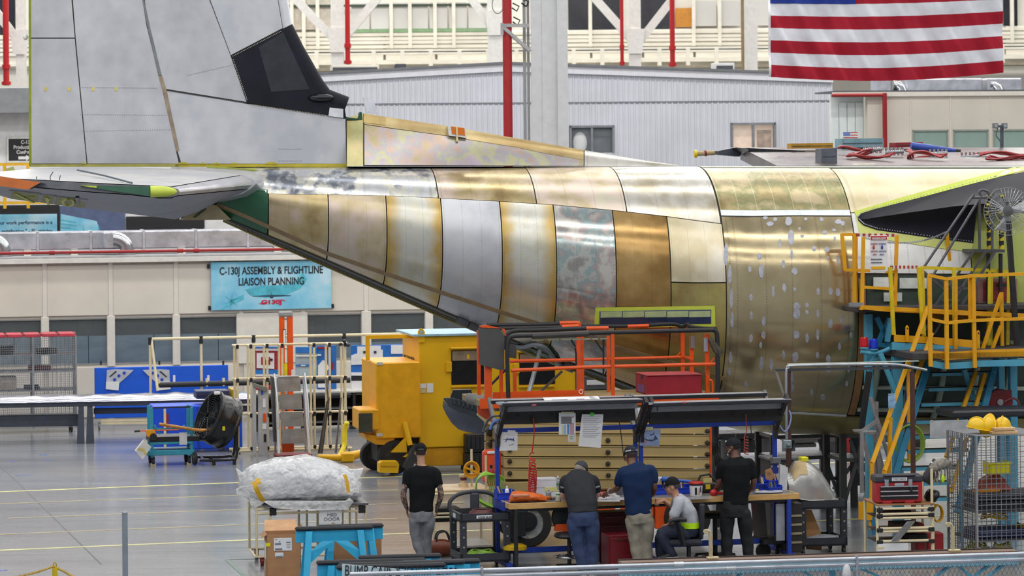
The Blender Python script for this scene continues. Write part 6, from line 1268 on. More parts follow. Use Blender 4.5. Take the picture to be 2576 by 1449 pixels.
bin_('blue bin lettered in black right of the person in black cap',1903,1938,1237,1210,.18,y=.42);text('WDC',.07,fb.F @ FR((fb.x(1906,1230,.415),.405,ZT+.05)),INK,C.objects['parts_bin.001'] if False else [o for o in C.objects if o.name.startswith('parts_bin') and o.type == 'EMPTY'][-1],sx=1.2)
bin_('tall blue bin full of small parts at the right of the bench',1922,1972,1234,1200,.2,y=.55);bin_('low empty blue tray in front of the tall blue bin',1933,1968,1238,1222,.2,y=.28)
q = fb.mb();fb.poly(q,[(1960,1166),(1982,1176),(1980,1240),(1957,1240)],.5,.01);q.m = 1;fb.poly(q,[(1961,1168),(1962,1168.5),(1959,1238),(1958,1238)],.495,.004);tag(q.build('white_board',[mat((206,208,212),.5),GREYD]),'thin white board leaning behind the blue bins','board')
q = fb.mb();rings = []
for k in range(9):
    u = k/8;rings.append([V((fb.x(1895,1240,.25)+.42*u,.2+.09*cos(a)*sin(pi*min(max(u,.06),.94))**.5,ZT+.004+max(0,(.025+.02*noise.noise(V((u*9,a,1))))*sin(a)+.012))) for a in [2*pi*i/10 for i in range(10)]])
q.loft(rings);tag(q.build('plastic_bag',mat((190,194,206),.2,trans=.35),None,60),'clear plastic bag with blue parts on the right of the bench','bag')
q = fb.mb();fb.poly(q,[(1926,1183),(1940,1178),(1950,1200),(1936,1215),(1926,1205)],.62,.02);q.m = 1;fb.poly(q,[(1930,1188),(1938,1186),(1940,1192),(1932,1195)],.615,.006);tag(q.build('card_piece',[KRAFT,mat((150,110,74),.7)]),'torn brown card piece standing behind the blue bins','card')
fb.mb().box((ups[3]-.06,DB-.05,fb.z(1950,1166,DB)),(ups[3]+.07,DB+.08,fb.z(1950,1150,DB)),.01).build('clamp',mat((120,122,126),.4,.4),wb)
q = fb.mb();q.box((fb.x(1900,1240,.35),.33,ZT+.004),(fb.x(1908,1240,.35),.4,ZT+.05),.01);q.m = 1;q.box((fb.x(1898,1240,.35),.34,ZT+.05),(fb.x(1909,1240,.35),.39,ZT+.058));tag(q.build('yellow_tool',[mat((226,200,20),.4),BLK]),'small yellow tool left of the lettered blue bin','tool')
# ---- under the bench
DRED = mat((84,22,30),.5,var=.12,scale=3);CRED = mat((126,20,34),.5,var=.06)
def cab(px0,px1,y,top_py,dpt,m,lb,nd):
    x0,x1 = fb.x(px0,1400,y),fb.x(px1,1400,y);z1 = min(fb.z(px0,top_py,y),ZT-.13);t = thing('red_cabinet',lb,'cabinet',fb.F @ V(((x0+x1)/2,y,0)))
    fb.mb().box((x0,y,.05),(x1,y+dpt,z1),.01).build('body',m,t)
    for k in range(nd):a = .08+(z1-.1)*k/nd;d = fb.mb().box((x0+.02,y-.015,a),(x1-.02,y,a+(z1-.1)/nd-.02),.004).build('drawer',m,t);fb.mb().box((x0+.08,y-.03,a+(z1-.1)/nd-.05),(x1-.08,y-.015,a+(z1-.1)/nd-.035)).build('handle',mat((120,70,70),.4,.4),d)
    for x in (x0+.04,x1-.1):fb.mb().box((x,y+.05,0),(x+.06,y+.12,.05)).build('foot',BLK,t)
cab(1508,1600,.35,1291,.4,DRED,'dark red drawer cabinet under the bench between two people',5);cab(1531,1592,-.2,1347,.4,CRED,'low red cabinet in front of the dark red cabinet',1)
x0,x1 = fb.x(1990,1300,.1),fb.x(2008,1300,.1);t = thing('drawer_rack','dark narrow drawer rack with cream handles at the right end of the bench','drawers',fb.F @ V((XB+.05,.1,0)));fb.mb().box((XB-.09,.1,.12),(XB+.1,.6,ZT-.15),.01).build('case',mat((40,34,34),.6),t)
for k in range(4):z = .25+.13*k;fb.mb().box((XB-.08,.085,z),(XB+.09,.1,z+.03)).build('drawer_front',mat((150,140,116),.5),t)
x0 = fb.x(1266,1385,.2);q = fb.mb();q.lathe([(.02,.0),(.17,.0),(.17,.05),(.12,.075),(.02,.08)],(x0+.2,.3,.3),Z,18);q.m = 1;q.lathe([(.03,0),(.03,.3)],(x0+.2,.3,0),Z,8);tag(q.build('round_stool',[mat((206,166,14),.5),BLK],None,40),'round yellow seat under the left end of the bench','stool')
# stool behind the blue jeans
t = thing('drafting_stool','black stool with orange trimmed back and chrome foot ring','stool',fb.F @ V((fb.x(1428,1420,-.02),-.02,0)));c = V((fb.x(1430,1400,.1),.05,0))
q = fb.mb();q.lathe([(.03,0),(.19,.0),(.23,.03),(.2,.07),(.03,.08)],c+Z*.47,Z,24);q.build('seat',BLK,t,50);q = fb.mb();q.ell(c+V((-.02,.2,.74)),(.19,.06,.2),18,10);q.build('backrest',BLK,t,60);q = fb.mb();q.loft([[c+V((.17*cos(a),.2+.07*sin(a),z_)) for a in [2*pi*i/16 for i in range(16)]] for z_ in (.55,.6,.65)]);q.build('back_cover',ORG,t,50)
fb.mb().cyl(c+Z*.08,c+Z*.47,.03,n=10).build('column',BLK,t,40);fb.mb().tube([c+V((.2*cos(a),.2*sin(a),.2)) for a in [2*pi*i/28 for i in range(28)]],.016,8,True).build('foot_ring',CHR,t,60)
for k in range(4):a = pi/2*k+.4;fb.mb().bar(c+V((.02*cos(a),.02*sin(a),.08)),c+V((.28*cos(a),.28*sin(a),.05)),.04,.03).build('leg',BLK,t);fb.mb().bar(c+V((.02*cos(a),.02*sin(a),.2)),c+V((.2*cos(a),.2*sin(a),.2)),.012).build('ring_spoke',CHR,t)
for k in range(4):a = pi/2*k+.4;q = fb.mb();q.lathe([(.025,-.015),(.025,.015)],c+V((.28*cos(a),.28*sin(a),.025)),(sin(a),-cos(a),0),10);q.build('castor',BLK,t)
# dark machine parts under the right half (grey office stool column, motor housing)
t = thing('pedestal_stool','black pedestal stool base on a star foot behind the person in black','stool',fb.F @ V((fb.x(1800,1400,.5),.55,0)));c = V((fb.x(1802,1400,.5),.55,0))
fb.mb().cyl(c+Z*.06,c+Z*.62,.035,n=10).build('column',BLK,t,40);q = fb.mb();q.lathe([(.03,.6),(.2,.62),(.22,.66),(.2,.7),(.03,.71)],c,Z,20);q.build('seat',BLK,t,40)
for k in range(5):a = 2*pi*k/5;fb.mb().bar(c+V((0,0,.1)),c+V((.3*cos(a),.3*sin(a),.07)),.05,.03).build('leg',BLK,t)
for k in range(5):a = 2*pi*k/5;q = fb.mb();q.lathe([(.03,-.02),(.03,.02)],c+V((.3*cos(a),.3*sin(a),.03)),(sin(a),cos(a),0),10);q.build('castor',BLK,t)
t = thing('steel_stand','dark grey sheet metal stand with one wheel under the right of the bench','stand',fb.F @ V((fb.x(1925,1400,.5),.5,0)));x0 = fb.x(1912,1390,.5);fb.mb().prism([(x0,.5,.3),(x0+.12,.5,.3),(x0+.08,.5,ZT-.15),(x0-.04,.5,ZT-.15)],(0,.3,0)).build('plate',mat((86,80,78),.5),t);fb.mb().box((x0-.02,.3,.22),(x0+.32,.8,.3),.01).build('foot_plate',BLK,t);q = fb.mb();q.lathe([(.11,-.025),(.11,.025)],(x0+.05,.5,.11),(0,1,0),18);q.build('wheel',RUBR,t,40);fb.mb().bar((x0+.3,.6,0),(x0+.3,.6,.23),.05).build('leg',BLK,t)
# ================================================================ PEOPLE
def rings(mb,L,n=16,e=2.3):
    """elliptical sections along a bent path: (centre, half width, half depth, width direction)"""
    out = [];N = len(L)
    for i,(c,rx,ry,xd) in enumerate(L):
        t = (L[min(i+1,N-1)][0]-L[max(i-1,0)][0]).normalized();x = V(xd);x = (x-t*x.dot(t)).normalized();y = t.cross(x)
        out.append([c+x*rx*math.copysign(abs(cos(a))**(2/e),cos(a))+y*ry*math.copysign(abs(sin(a))**(2/e),sin(a)) for a in [2*pi*k/n for k in range(n)]])
    mb.loft(out)
def limb(mb,pts,rs,n=12,sub=5):
    P_ = bez(pts,sub) if len(pts) > 2 else [pts[0].lerp(pts[1],k/sub) for k in range(sub+1)]
    rr = [interp(k/(len(P_)-1),[i/(len(rs)-1) for i in range(len(rs))],rs) for k in range(len(P_))]
    mb.tube(P_,rr,n);mb.ell(P_[0],(rr[0],)*3,10,7);mb.ell(P_[-1],(rr[-1],)*3,10,7)
def hand(mb,w,d,n,side,curl=.35):
    d = V(d).normalized();n = V(n);n = (n-d*n.dot(d)).normalized();s = d.cross(n)*side
    for k in (-1.5,-.5,.5,1.5):mb.tube([w-d*.01+s*.008*k,w+d*.045+s*.015*k,w+d*.09+s*.0195*k],[.016,.0165,.0125],8)
    for k,ln in ((1.5,.07),(.5,.08),(-.5,.075),(-1.5,.058)):
        p = w+d*.088+s*.0205*k;a = .15+curl*.3;pts = [p]; 
        for j,fr in enumerate((.45,.32,.25)):
            dd = (d*cos(a)-n*sin(a)+s*.04*k).normalized();p = p+dd*ln*fr;pts.append(p);a += curl*1.1
        mb.tube(pts,[.0105,.0098,.009,.0075],8);mb.ell(pts[-1],(.0075,)*3,8,6)
    b = w+d*.022+s*.026;t1 = b+(d*.62+s*.7-n*.15).normalized()*.038;t2 = t1+(d*.88+s*.35-n*.25).normalized()*.03
    mb.tube([b,t1,t2],[.014,.0115,.009],8);mb.ell(t2,(.009,)*3,8,6)
def headframe(c,yaw,pitch,rollh=0):return Matrix.Translation(c) @ Matrix.Rotation(yaw,4,'Z') @ Matrix.Rotation(-pitch,4,'X') @ Matrix.Rotation(rollh,4,'Y')
def head(mb,HF):
    q = MB(HF);E = q.ell
    E((0,-.012,.03),(.077,.098,.094),18,12);E((0,.03,-.04),(.06,.064,.074),16,10);E((0,.062,-.092),(.032,.03,.024),12,8)
    q.tube([(0,.088,.012),(0,.104,-.022),(0,.096,-.038)],[.011,.015,.013],8);E((-.012,.092,-.036),(.01,.012,.009),8,6);E((.012,.092,-.036),(.01,.012,.009),8,6)
    for s in (-1,1):E((s*.077,-.008,-.012),(.012,.024,.034),10,8);E((s*.03,.082,.024),(.02,.012,.007),10,6);E((s*.042,.06,-.03),(.02,.022,.02),10,7)
    E((0,.088,-.066),(.022,.012,.008),10,6)
    mb.v += q.v;o = len(mb.v)-len(q.v);mb.f += [tuple(k+o for k in f) for f in q.f];mb.mi += q.mi
def face(t,HF,lip=(150,90,84)):
    for s in (-1,1):
        q = MB(HF);q.ell((s*.03,.084,.008),(.013,.009,.008),10,7);o = q.build('eye',mat((226,224,220),.25,var=0),t,60);q = MB(HF);q.ell((s*.03,.0915,.008),(.006,.003,.006),8,6);q.build('iris',mat((40,28,22),.2,var=0),o,60)
        q = MB(HF);q.ell((s*.03,.088,.027),(.019,.006,.004),10,6);q.build('eyebrow',mat((52,44,40),.7),t,60)
    q = MB(HF);q.ell((0,.096,-.066),(.021,.006,.006),10,6);q.build('lips',mat(lip,.5,var=0),t,60)
def hair(t,HF,col,low=-.05):
    q = MB(HF);R_ = []
    for k in range(8):
        ph = -.55+k*.22;r = max(cos(ph),.02);R_.append([V((.0805*r*cos(a),-.014+.1015*r*sin(a),.03+.098*sin(ph)+(-.012 if sin(a) < -.3 else .0))) for a in [pi*1.02+(pi*.96)*j/14 for j in range(15)]])
    q.loft(R_,closed=False);q.build('hair',mat(col,.75,var=.2,scale=60),t,60,fix=False)
def cap(t,HF,m,brim_yaw=0.0,brim=True,back=None,trim=None):
    q = MB(HF @ Matrix.Rotation(brim_yaw,4,'Z'));P_ = []
    for k in range(9):
        ph = .02+k*.19;r = max(cos(ph),.015);P_.append([V((.088*r*cos(a),-.008+.107*r*sin(a),.035+.104*sin(ph))) for a in [2*pi*j/24 for j in range(24)]])
    q.loft(P_);o = q.build('cap',m,t,50)
    q = MB(HF @ Matrix.Rotation(brim_yaw,4,'Z'));q.tube([V((.0885*cos(a),-.008+.1075*sin(a),.037)) for a in [2*pi*j/24 for j in range(24)]],.006,6,True);q.ell((0,-.008,.138),(.01,.01,.005),8,5);q.build('cap_band',m,o,50)
    for j in range(3):
        q = MB(HF @ Matrix.Rotation(brim_yaw,4,'Z'));a = pi*j/3;q.tube([V((.0895*cos(ph)*cos(a),-.008+.1085*cos(ph)*sin(a),.036+.1045*sin(ph))) for ph in [.05+(pi-.1)*k/14 for k in range(15)]],.0022,4);q.build('cap_seam',m,o)
    if brim:
        q = MB(HF @ Matrix.Rotation(brim_yaw,4,'Z'));A = [radians(28+124*j/12) for j in range(13)];inn = [V((.086*cos(a),-.008+.104*sin(a),.036)) for a in A];out = [V((.083*cos(a)*1.02,-.008+.104*sin(a)+.068*max(0,sin((a-radians(28))/radians(124)*pi))**.6,.036-.016*abs(sin((a-radians(28))/radians(124)*pi))-.012*abs(cos(a))**2)) for a in A]
        q.loft([inn,out,[p-Z*.004 for p in out],[p-Z*.004 for p in inn]],closed=False);q.build('cap_brim',m,o,50)
    if back:
        q = MB(HF);q.tube([V((.083*cos(a),-.008+.109*sin(a),.042)) for a in [radians(242+56*j/8) for j in range(9)]],.009,6);q.build('cap_strap',back,o,50)
    if trim:
        for s in (-1,1):q = MB(HF);q.tube([V((.0885*cos(a),-.008+.1085*sin(a),.052)) for a in [radians(270+s*(28+50*j/6)) for j in range(7)]],.011,6);q.build('cap_trim',trim,o,50)
    return o
def shoe(t,an,d,m,ln=.28):
    d = V((d[0],d[1],0)).normalized();s = V((d.y,-d.x,0));L = []
    for u,wd,h in ((-.28,.025,.06),(-.22,.038,.085),(0,.042,.1),(.25,.045,.075),(.5,.05,.055),(.68,.04,.04),(.74,.015,.03)):L.append([V((an.x,an.y,0))+d*(u*ln)+s*wd*cos(a)+Z*max(.004,h*.5+h*.5*sin(a)) for a in [2*pi*k/12 for k in range(12)]])
    q = MB();q.loft(L);o = q.build('shoe',m,t,60);q = MB();q.loft([[V((an.x,an.y,0))+d*(u*ln)+s*wd*c_+Z*z_ for c_,z_ in ((-1,.0),(1,.0),(1,.022),(-1,.022))] for u,wd in ((-.29,.028),(0,.044),(.5,.053),(.75,.018))]);q.build('sole',mat((200,198,192),.6),o)
def person(lb,at,S):
    t = thing('person',lb,'person',at);r,sk_ = S['right'],S['skin']
    b = MB();head(b,S['HF']);nk = S['neck'];hc = S['HF'] @ V((0,-.02,-.05));limb(b,[nk,nk.lerp(hc,.5),hc],[.064,.056,.056])
    T_ = [(c,rx*.86,ry*.84,r) for c,rx,ry in S['torso']];rings(b,T_)
    for a,h in zip(S['arms'],S['hands']):
        limb(b,a,[.054,.047,.043,.044,.036,.027]);hand(b,a[-1],*h)
    for lg in S['legs']:limb(b,lg,[.075,.07,.05,.05,.04])
    bo = remesh(b,'body',sk_ if isinstance(sk_,list) else [sk_],t,.0072,2)
    if isinstance(sk_,list):
        for p in bo.data.polygons:
            c = bo.data.vertices[p.vertices[0]].co+V(t['at'])
            for a in S['arms']:
                if min((c-a[1].lerp(a[2],k/6)).length for k in range(7)) < .075 or min((c-a[0].lerp(a[1],.4+k*.1)).length for k in range(7)) < .075:p.material_index = 1
    m = MB();rings(m,[(c,rx,ry,r) for c,rx,ry in S['torso']])
    for a,sh in zip(S['arms'],S['sleeve']):
        e = a[0].lerp(a[1],sh);limb(m,[a[0].lerp(S['torso'][1][0],.25),a[0],e],[.082,.08,S.get('hem',.068)])
    so = remesh(m,'shirt',S['shirt'],t,.011,5,.013,7.0)
    p = MB();rings(p,[(c,rx,ry,r) for c,rx,ry in S['pelvis']])
    for lg in S['legs']:limb(p,lg,S.get('legr',[.105,.1,.08,.076,.066]))
    remesh(p,'trousers',S['pants'],t,.012,4,.014,8.0)
    for lg,d in zip(S['legs'],S['feet']):shoe(t,lg[-1],d,S['shoe'])
    return t
XR = V((1,0,0));SKN = lambda c:mat(c,.5,var=.06,scale=14)
DEN = lambda c:mat(c,.8,var=.12,scale=9,bump=.2,bscale=120);CLO = lambda c:mat(c,.85,var=.06,scale=10,bump=.15,bscale=90,spec=.2)
def PP(f):return lambda px,py,y=0.0:f.w(px,py,y)
# 1 - black shirt, grey jeans, hands in pockets, seen from behind
f = LF(1062,Y=46.0,yaw=0);p = PP(f);HF = headframe(p(1058,1138,.03),radians(4),radians(4))
TAT = NT('tattooed_skin');n_ = TAT.noise(26,4);TAT.l(TAT.ramp(n_,((.4,(172,132,112)),(.5,(104,90,84)),(.6,(70,66,66)))),TAT.b.inputs['Base Color']);TAT.b.inputs['Roughness'].default_value = .5
t = person('person seen from behind in black shirt and faded grey jeans, hands in pockets',f.o,dict(right=XR,skin=[SKN((192,146,120)),TAT.m],HF=HF,neck=p(1060,1174,0),
    torso=[(p(1061,1170,0),.085,.075),(p(1061,1179,0),.155,.1),(p(1062,1192,0),.205,.12),(p(1062,1218,0),.205,.13),(p(1061,1250,0),.18,.12),(p(1060,1270,0),.175,.12),(p(1060,1287,0),.178,.122)],
    arms=[[p(1029,1190,0),p(1015,1243,-.03),p(1024,1280,.1)],[p(1095,1190,0),p(1109,1241,-.03),p(1099,1278,.1)]],hands=[((.05,.5,-.9),(-.9,0,0),1,.3),((-.05,.5,-.9),(.9,0,0),-1,.3)],sleeve=[.5,.5],shirt=CLO((22,23,26)),
    pelvis=[(p(1060,1278,0),.165,.115),(p(1061,1296,0),.178,.125),(p(1062,1312,0),.165,.12)],legs=[[p(1044,1308,0),p(1046,1352,.02),p(1064,1411,0)],[p(1079,1308,0),p(1074,1352,.06),p(1075,1411,.1)]],legr=[.098,.092,.076,.068,.06],
    pants=DEN((122,124,130)),feet=[(-.2,1),(.3,1)],shoe=BLK))
hair(t,HF,(44,36,32));face(t,HF);cap(t,HF,CLO((24,25,28)),0,True,back=mat((60,62,66),.4))
for s in (-1,1):q = MB(HF);q.tube([(s*.078,.07,.012),(s*.082,0,.012),(s*.08,-.03,-.01)],.004,6);q.build('glasses_arm',mat((214,180,20),.4),t)
# 2 - charcoal shirt, blue jeans, bent over the bench
f = LF(1466,Y=45.05,yaw=0);p = PP(f);HF = headframe(p(1461,1183,.56),radians(-42),radians(34))
t = person('person in charcoal shirt and blue jeans bent forward with elbows on the bench',f.o,dict(right=XR,skin=SKN((216,164,146)),HF=HF,neck=p(1460,1193,.44),
    torso=[(p(1459,1190,.47),.1,.075),(p(1458,1195,.42),.17,.1),(p(1457,1206,.34),.225,.125),(p(1458,1226,.22),.232,.14),(p(1462,1252,.1),.22,.14),(p(1466,1272,.03),.215,.14),(p(1467,1292,0),.212,.14)],
    arms=[[p(1421,1212,.36),p(1417,1247,.42),p(1436,1254,.72)],[p(1496,1212,.36),p(1502,1244,.42),p(1488,1250,.72)]],hands=[((.5,.8,-.1),(0,0,1),-1,.5),((-.5,.8,-.1),(0,0,1),1,.5)],sleeve=[.62,.62],hem=.074,shirt=CLO((48,49,54)),
    pelvis=[(p(1467,1282,.02),.2,.14),(p(1467,1300,0),.215,.15),(p(1467,1322,0),.2,.14)],legs=[[p(1446,1318,0),p(1454,1368,.0),p(1467,1428,-.03)],[p(1488,1318,0),p(1489,1368,.02),p(1490,1428,0)]],legr=[.122,.112,.094,.088,.08],
    pants=DEN((44,60,96)),feet=[(-.15,1),(.2,1)],shoe=BLK))
hair(t,HF,(150,140,132));face(t,HF);cap(t,HF,CLO((70,72,80)),0,True)
q = MB(HF);q.tube([(-.06,.1,.006),(0,.108,.006),(.06,.1,.006),(.084,.05,.012),(.086,-.02,.0)],.004,6);q.build('safety_glasses',mat((170,50,40),.4),t)
for a in ((p(1410,1224,.37),p(1424,1228,.33)),(p(1494,1226,.33),p(1508,1222,.37))): 
    q = MB();q.tube([a[0]+V((0,-.075,0)),a[1]+V((0,-.085,0))],.014,6);q.build('sleeve_stripe',mat((130,130,134),.7),t,50)
# 3 - blue shirt, khaki trousers, reaching to the papers
f = LF(1608,Y=45.2,yaw=0);p = PP(f);HF = headframe(p(1586,1145,.1),radians(28),radians(14))
t = person('tall person in blue shirt and khaki trousers reaching left over the bench papers',f.o,dict(right=V((.97,.2,0)),skin=SKN((112,76,58)),HF=HF,neck=p(1590,1170,.04),
    torso=[(p(1591,1166,.04),.085,.075),(p(1595,1175,.03),.16,.1),(p(1600,1188,.0),.215,.125),(p(1602,1216,0),.222,.14),(p(1604,1250,0),.2,.135),(p(1606,1272,0),.198,.135),(p(1607,1293,0),.2,.137)],
    arms=[[p(1565,1190,.03),p(1554,1226,.1),p(1532,1238,.42)],[p(1640,1186,.05),p(1646,1226,.06),p(1640,1246,.36)]],hands=[((-.45,.75,-.35),(.1,.2,1),-1,.35),((-.3,.9,-.1),(0,0,1),1,.4)],sleeve=[.66,.5],hem=.074,shirt=CLO((25,44,78)),
    pelvis=[(p(1608,1280,0),.185,.13),(p(1609,1298,0),.192,.14),(p(1610,1316,0),.18,.13)],legs=[[p(1591,1312,0),p(1598,1364,.02),p(1607,1428,0)],[p(1628,1312,0),p(1626,1364,.05),p(1629,1428,.06)]],legr=[.11,.106,.09,.08,.074],
    pants=DEN((142,136,122)),feet=[(-.1,1),(.25,1)],shoe=BLK))
hair(t,HF,(52,42,38));face(t,HF,(96,56,50));cap(t,HF,CLO((46,48,56)),0,True,back=BLK,trim=mat((176,178,182),.5));q = MB(HF);q.ell((.02,-.108,.085),(.008,.006,.005),8,6);q.build('cap_badge',mat((190,60,80),.5),t)
w_ = p(1535,1236,.385);q = MB();q.tube([w_+V((0,-.0,0))+V((.5,-.75,.35)).normalized().orthogonal().normalized()*0+V((.034*cos(a),.012*cos(a)+.018*sin(a),.034*sin(a))) for a in [2*pi*k/18 for k in range(18)]],.011,6,True);q.build('bracelet',mat((190,192,196),.3,.4),t,60)
# 4 - seated, grey polo, facing left
f = LF(1735,Y=45.25,yaw=0);p = PP(f);HF = headframe(p(1691,1224,.06),radians(82),radians(8))
fwd = V((-1,.12,0));rt = V((.12,1,0))
t = person('person seated in profile in light grey polo and dark jeans with a lime waistband',f.o,dict(right=rt,skin=SKN((186,136,110)),HF=HF,neck=p(1701,1250,.06),
    torso=[(p(1702,1247,.06),.08,.075),(p(1708,1256,.05),.15,.09),(p(1718,1268,.04),.205,.115),(p(1729,1288,.03),.2,.13),(p(1735,1305,.03),.185,.135),(p(1737,1320,.03),.18,.132)],
    arms=[[p(1708,1266,-.15),p(1692,1304,-.2),p(1684,1318,-.05)],[p(1704,1264,.24),p(1694,1276,.4),p(1669,1258,.42)]],hands=[((-.8,.5,-.3),(0,0,1),-1,.5),((-.75,-.45,-.25),(0,-.3,1),1,.6)],sleeve=[.72,.5],hem=.076,shirt=CLO((172,174,182)),
    pelvis=[(p(1737,1316,.03),.172,.128),(p(1736,1334,.03),.185,.14),(p(1732,1346,.03),.17,.13)],legs=[[p(1724,1343,-.07),p(1664,1340,-.12),p(1690,1392,-.12)],[p(1724,1343,.13),p(1664,1344,.1),p(1666,1412,.1)]],legr=[.1,.098,.084,.08,.064],
    pants=DEN((36,42,62)),feet=[(-.7,-.3),(-1,.1)],shoe=BLK))
for o in [c for c in t.children if c.name.startswith('shoe')][:1]:o.location.z += p(1690,1392,-.12).z-.07
hair(t,HF,(70,66,64));face(t,HF);cap(t,HF,CLO((26,27,30)),0,True)
q = MB(HF);q.tube([(-.06,.1,.008),(0,.108,.008),(.06,.1,.008),(.084,.05,.012),(.086,-.03,.008)],.0045,6);q.build('safety_glasses',mat((60,56,70),.3),t)
q = MB();rings(q,[(p(1737,1313,.03),.192,.144,rt),(p(1737,1327,.03),.19,.142,rt)]);q.build('waistband',mat((186,232,10),.5,emit=((186,232,10),.05)),t,60)
q = MB();q.tube([p(1699,1253,.04),p(1706,1250,-.03),p(1712,1251,.1)],.03,8);q.build('collar',CLO((172,174,182)),t,60)
# 5 - black shirt and trousers, looking left, hand on the bench
f = LF(1856,Y=46.0,yaw=0);p = PP(f);HF = headframe(p(1844,1124,.06),radians(66),radians(6))
t = person('person in black cap, black shirt and black trousers leaning one hand on the bench',f.o,dict(right=V((.95,.3,0)),skin=SKN((104,70,56)),HF=HF,neck=p(1850,1152,.02),
    torso=[(p(1850,1148,.02),.085,.078),(p(1851,1157,.02),.15,.1),(p(1853,1170,0),.21,.125),(p(1853,1196,0),.212,.138),(p(1852,1228,0),.195,.132),(p(1851,1252,0),.19,.13),(p(1851,1268,0),.192,.132)],
    arms=[[p(1817,1174,-.02),p(1808,1218,.06),p(1794,1243,.36)],[p(1888,1170,.06),p(1896,1212,.06),p(1882,1238,.24)]],hands=[((-.75,.6,-.18),(0,0,1),-1,.2),((-.5,.7,-.3),(0,0,1),1,.5)],sleeve=[.56,.6],hem=.07,shirt=CLO((20,21,23)),
    pelvis=[(p(1851,1258,0),.182,.128),(p(1850,1278,0),.2,.14),(p(1850,1300,0),.19,.135)],legs=[[p(1830,1294,0),p(1828,1350,.02),p(1829,1412,0)],[p(1872,1294,0),p(1878,1350,.05),p(1884,1412,.06)]],legr=[.112,.108,.088,.084,.082],
    pants=DEN((24,25,29)),feet=[(-.5,1),(.3,1)],shoe=BLK))
hair(t,HF,(26,22,22));face(t,HF,(90,54,48));cap(t,HF,CLO((36,37,43)),0,True);q = MB(HF);q.ell((-.02,.09,.085),(.022,.012,.016),8,6);q.build('cap_emblem',mat((214,216,220),.6),t)
q = MB(HF);q.tube(bez([(.078,.0,-.02),(.07,.05,-.06),(.03,.085,-.1)],4),.004,5);q.tube(bez([(-.078,.0,-.02),(-.07,.05,-.06),(-.03,.085,-.1)],4),.004,5);q.ell((0,.085,-.108),(.034,.02,.018),10,7);q.build('lowered_mask',mat((206,208,214),.7),t,50)
# ---- office chair of the seated person
f = LF(1735,Y=45.25,yaw=0);ch = thing('office_chair','black swivel office chair with arm rests holding the seated person','chair',f.o);SE = CLO((52,54,62));c = f.p(1722,1358,.03)
q = f.mb();q.cbox((c.x,.03,c.z-.02),(.48,.48,.09),.035);q.build('seat',SE,ch,50);q = f.mb()
L = []
for k in range(9):
    u = k/8;z_ = c.z+.02+.48*u;w2 = .22*sin(pi*(.12+.76*u))**.5;L.append([V((f.x(1762,1340,.03)+.03*u+.03*sin(a)*1.3-.03*(1-(cos(a))**2)*0,.03+w2*cos(a),z_)) for a in [2*pi*i/16 for i in range(16)]])
q.loft(L);q.build('backrest',SE,ch,60);f.mb().bar((c.x+.1,.03,c.z-.08),(f.x(1770,1340,.03),.03,c.z+.12),.06,.03).build('back_bar',BLK,ch)
for y in (-.27,.33):
    x = f.x(1712,1345,y);o = f.mb().tube(bez([(x-.16,y,f.z(1685,1316,y)),(x-.12,y,f.z(1690,1309,y)),(x,y,f.z(1700,1307,y)),(x+.09,y,f.z(1725,1308,y))],4),.028,8).build('armrest',BLK,ch,60);f.mb().bar((x-.04,y,f.z(1705,1312,y)),(x+.04,y+(.05 if y < 0 else -.05),c.z-.05),.09,.035).build('arm_post',BLK,ch)
f.mb().cyl((c.x+.06,.03,.1),(c.x+.06,.03,c.z-.06),.032,n=10).build('column',BLK,ch,40)
for k in range(5):a = 2*pi*k/5+.3;f.mb().bar((c.x+.06,.03,.11),(c.x+.06+.3*cos(a),.03+.3*sin(a),.07),.05,.035).build('base_arm',BLK,ch)
for k in range(5):a = 2*pi*k/5+.3;q = f.mb();q.lathe([(.03,-.02),(.03,.02)],(c.x+.06+.3*cos(a),.03+.3*sin(a),.03),(sin(a),-cos(a),0),10);q.build('castor',BLK,ch)
# ================================================================ CARTS AROUND THE BENCH
def pipe(mbF,a,b,r=.014,m=CRM,nm='pipe',par=None):return MB(mbF).cyl(a,b,r,n=8).build(nm,m,par,40)
# cream pipe table with hoses
f = LF(1090,Y=47.3);t = thing('pipe_table','cream pipe table with wooden top left of the bench','table',f.o);zt = f.z(1110,1236);xe = f.x(1238)
f.mb().box((0,0,zt-.02),(xe,.95,zt+.01),.003).build('table_top',mat((206,180,140),.5,var=.1),t);pipe(f.F,(0,-.02,zt-.04),(xe,-.02,zt-.04),.02,par=t)
for x,y in ((.0,0),(xe,0),(0,.9),(xe,.9)):pipe(f.F,(x,y,0),(x,y,zt-.02),.018,nm='leg',par=t)
for py in (1266,1292,1301,1335):z = f.z(1110,py);pipe(f.F,(0,0,z),(f.x(1165),0,z),.016,par=t)
f.mb().box((.03,.05,.5),(.42,.6,.7),.01).build('black_drawer',BLK,t);f.mb().box((.0,.0,.12),(xe,.9,.14)).build('shelf',mat((150,146,140),.5),t)
p1,p2 = f.p(1186,1130,.5),f.p(1222,1146,.1);pipe(f.F,(p1.x,.5,zt),p1,.018,nm='hanger_post',par=t);pipe(f.F,(p2.x,.1,zt),p2,.018,nm='hanger_post',par=t)
c = f.p(1166,1214,.45);q = f.mb();q.lathe([(.075,0),(.075,.05),(.045,.06),(.045,.15),(.07,.16),(.07,.19)],(c.x,.45,zt+.01),Z,16);q.m = 1;q.lathe([(.05,.1),(.05,.14)],(c.x,.45,zt+.01),Z,16);tag(q.build('spool',[mat((214,190,150),.6),mat((90,36,44),.5)],None,40),'cream spool with a maroon band on the pipe table','spool')
c = f.p(1187,1182,.3);q = f.mb()
for k in range(4):q.tube([V((c.x+(.115-.012*k)*cos(a),.32+.02*k,c.z+(.12-.012*k)*sin(a))) for a in [2*pi*i/20 for i in range(20)]],.014,6,True)
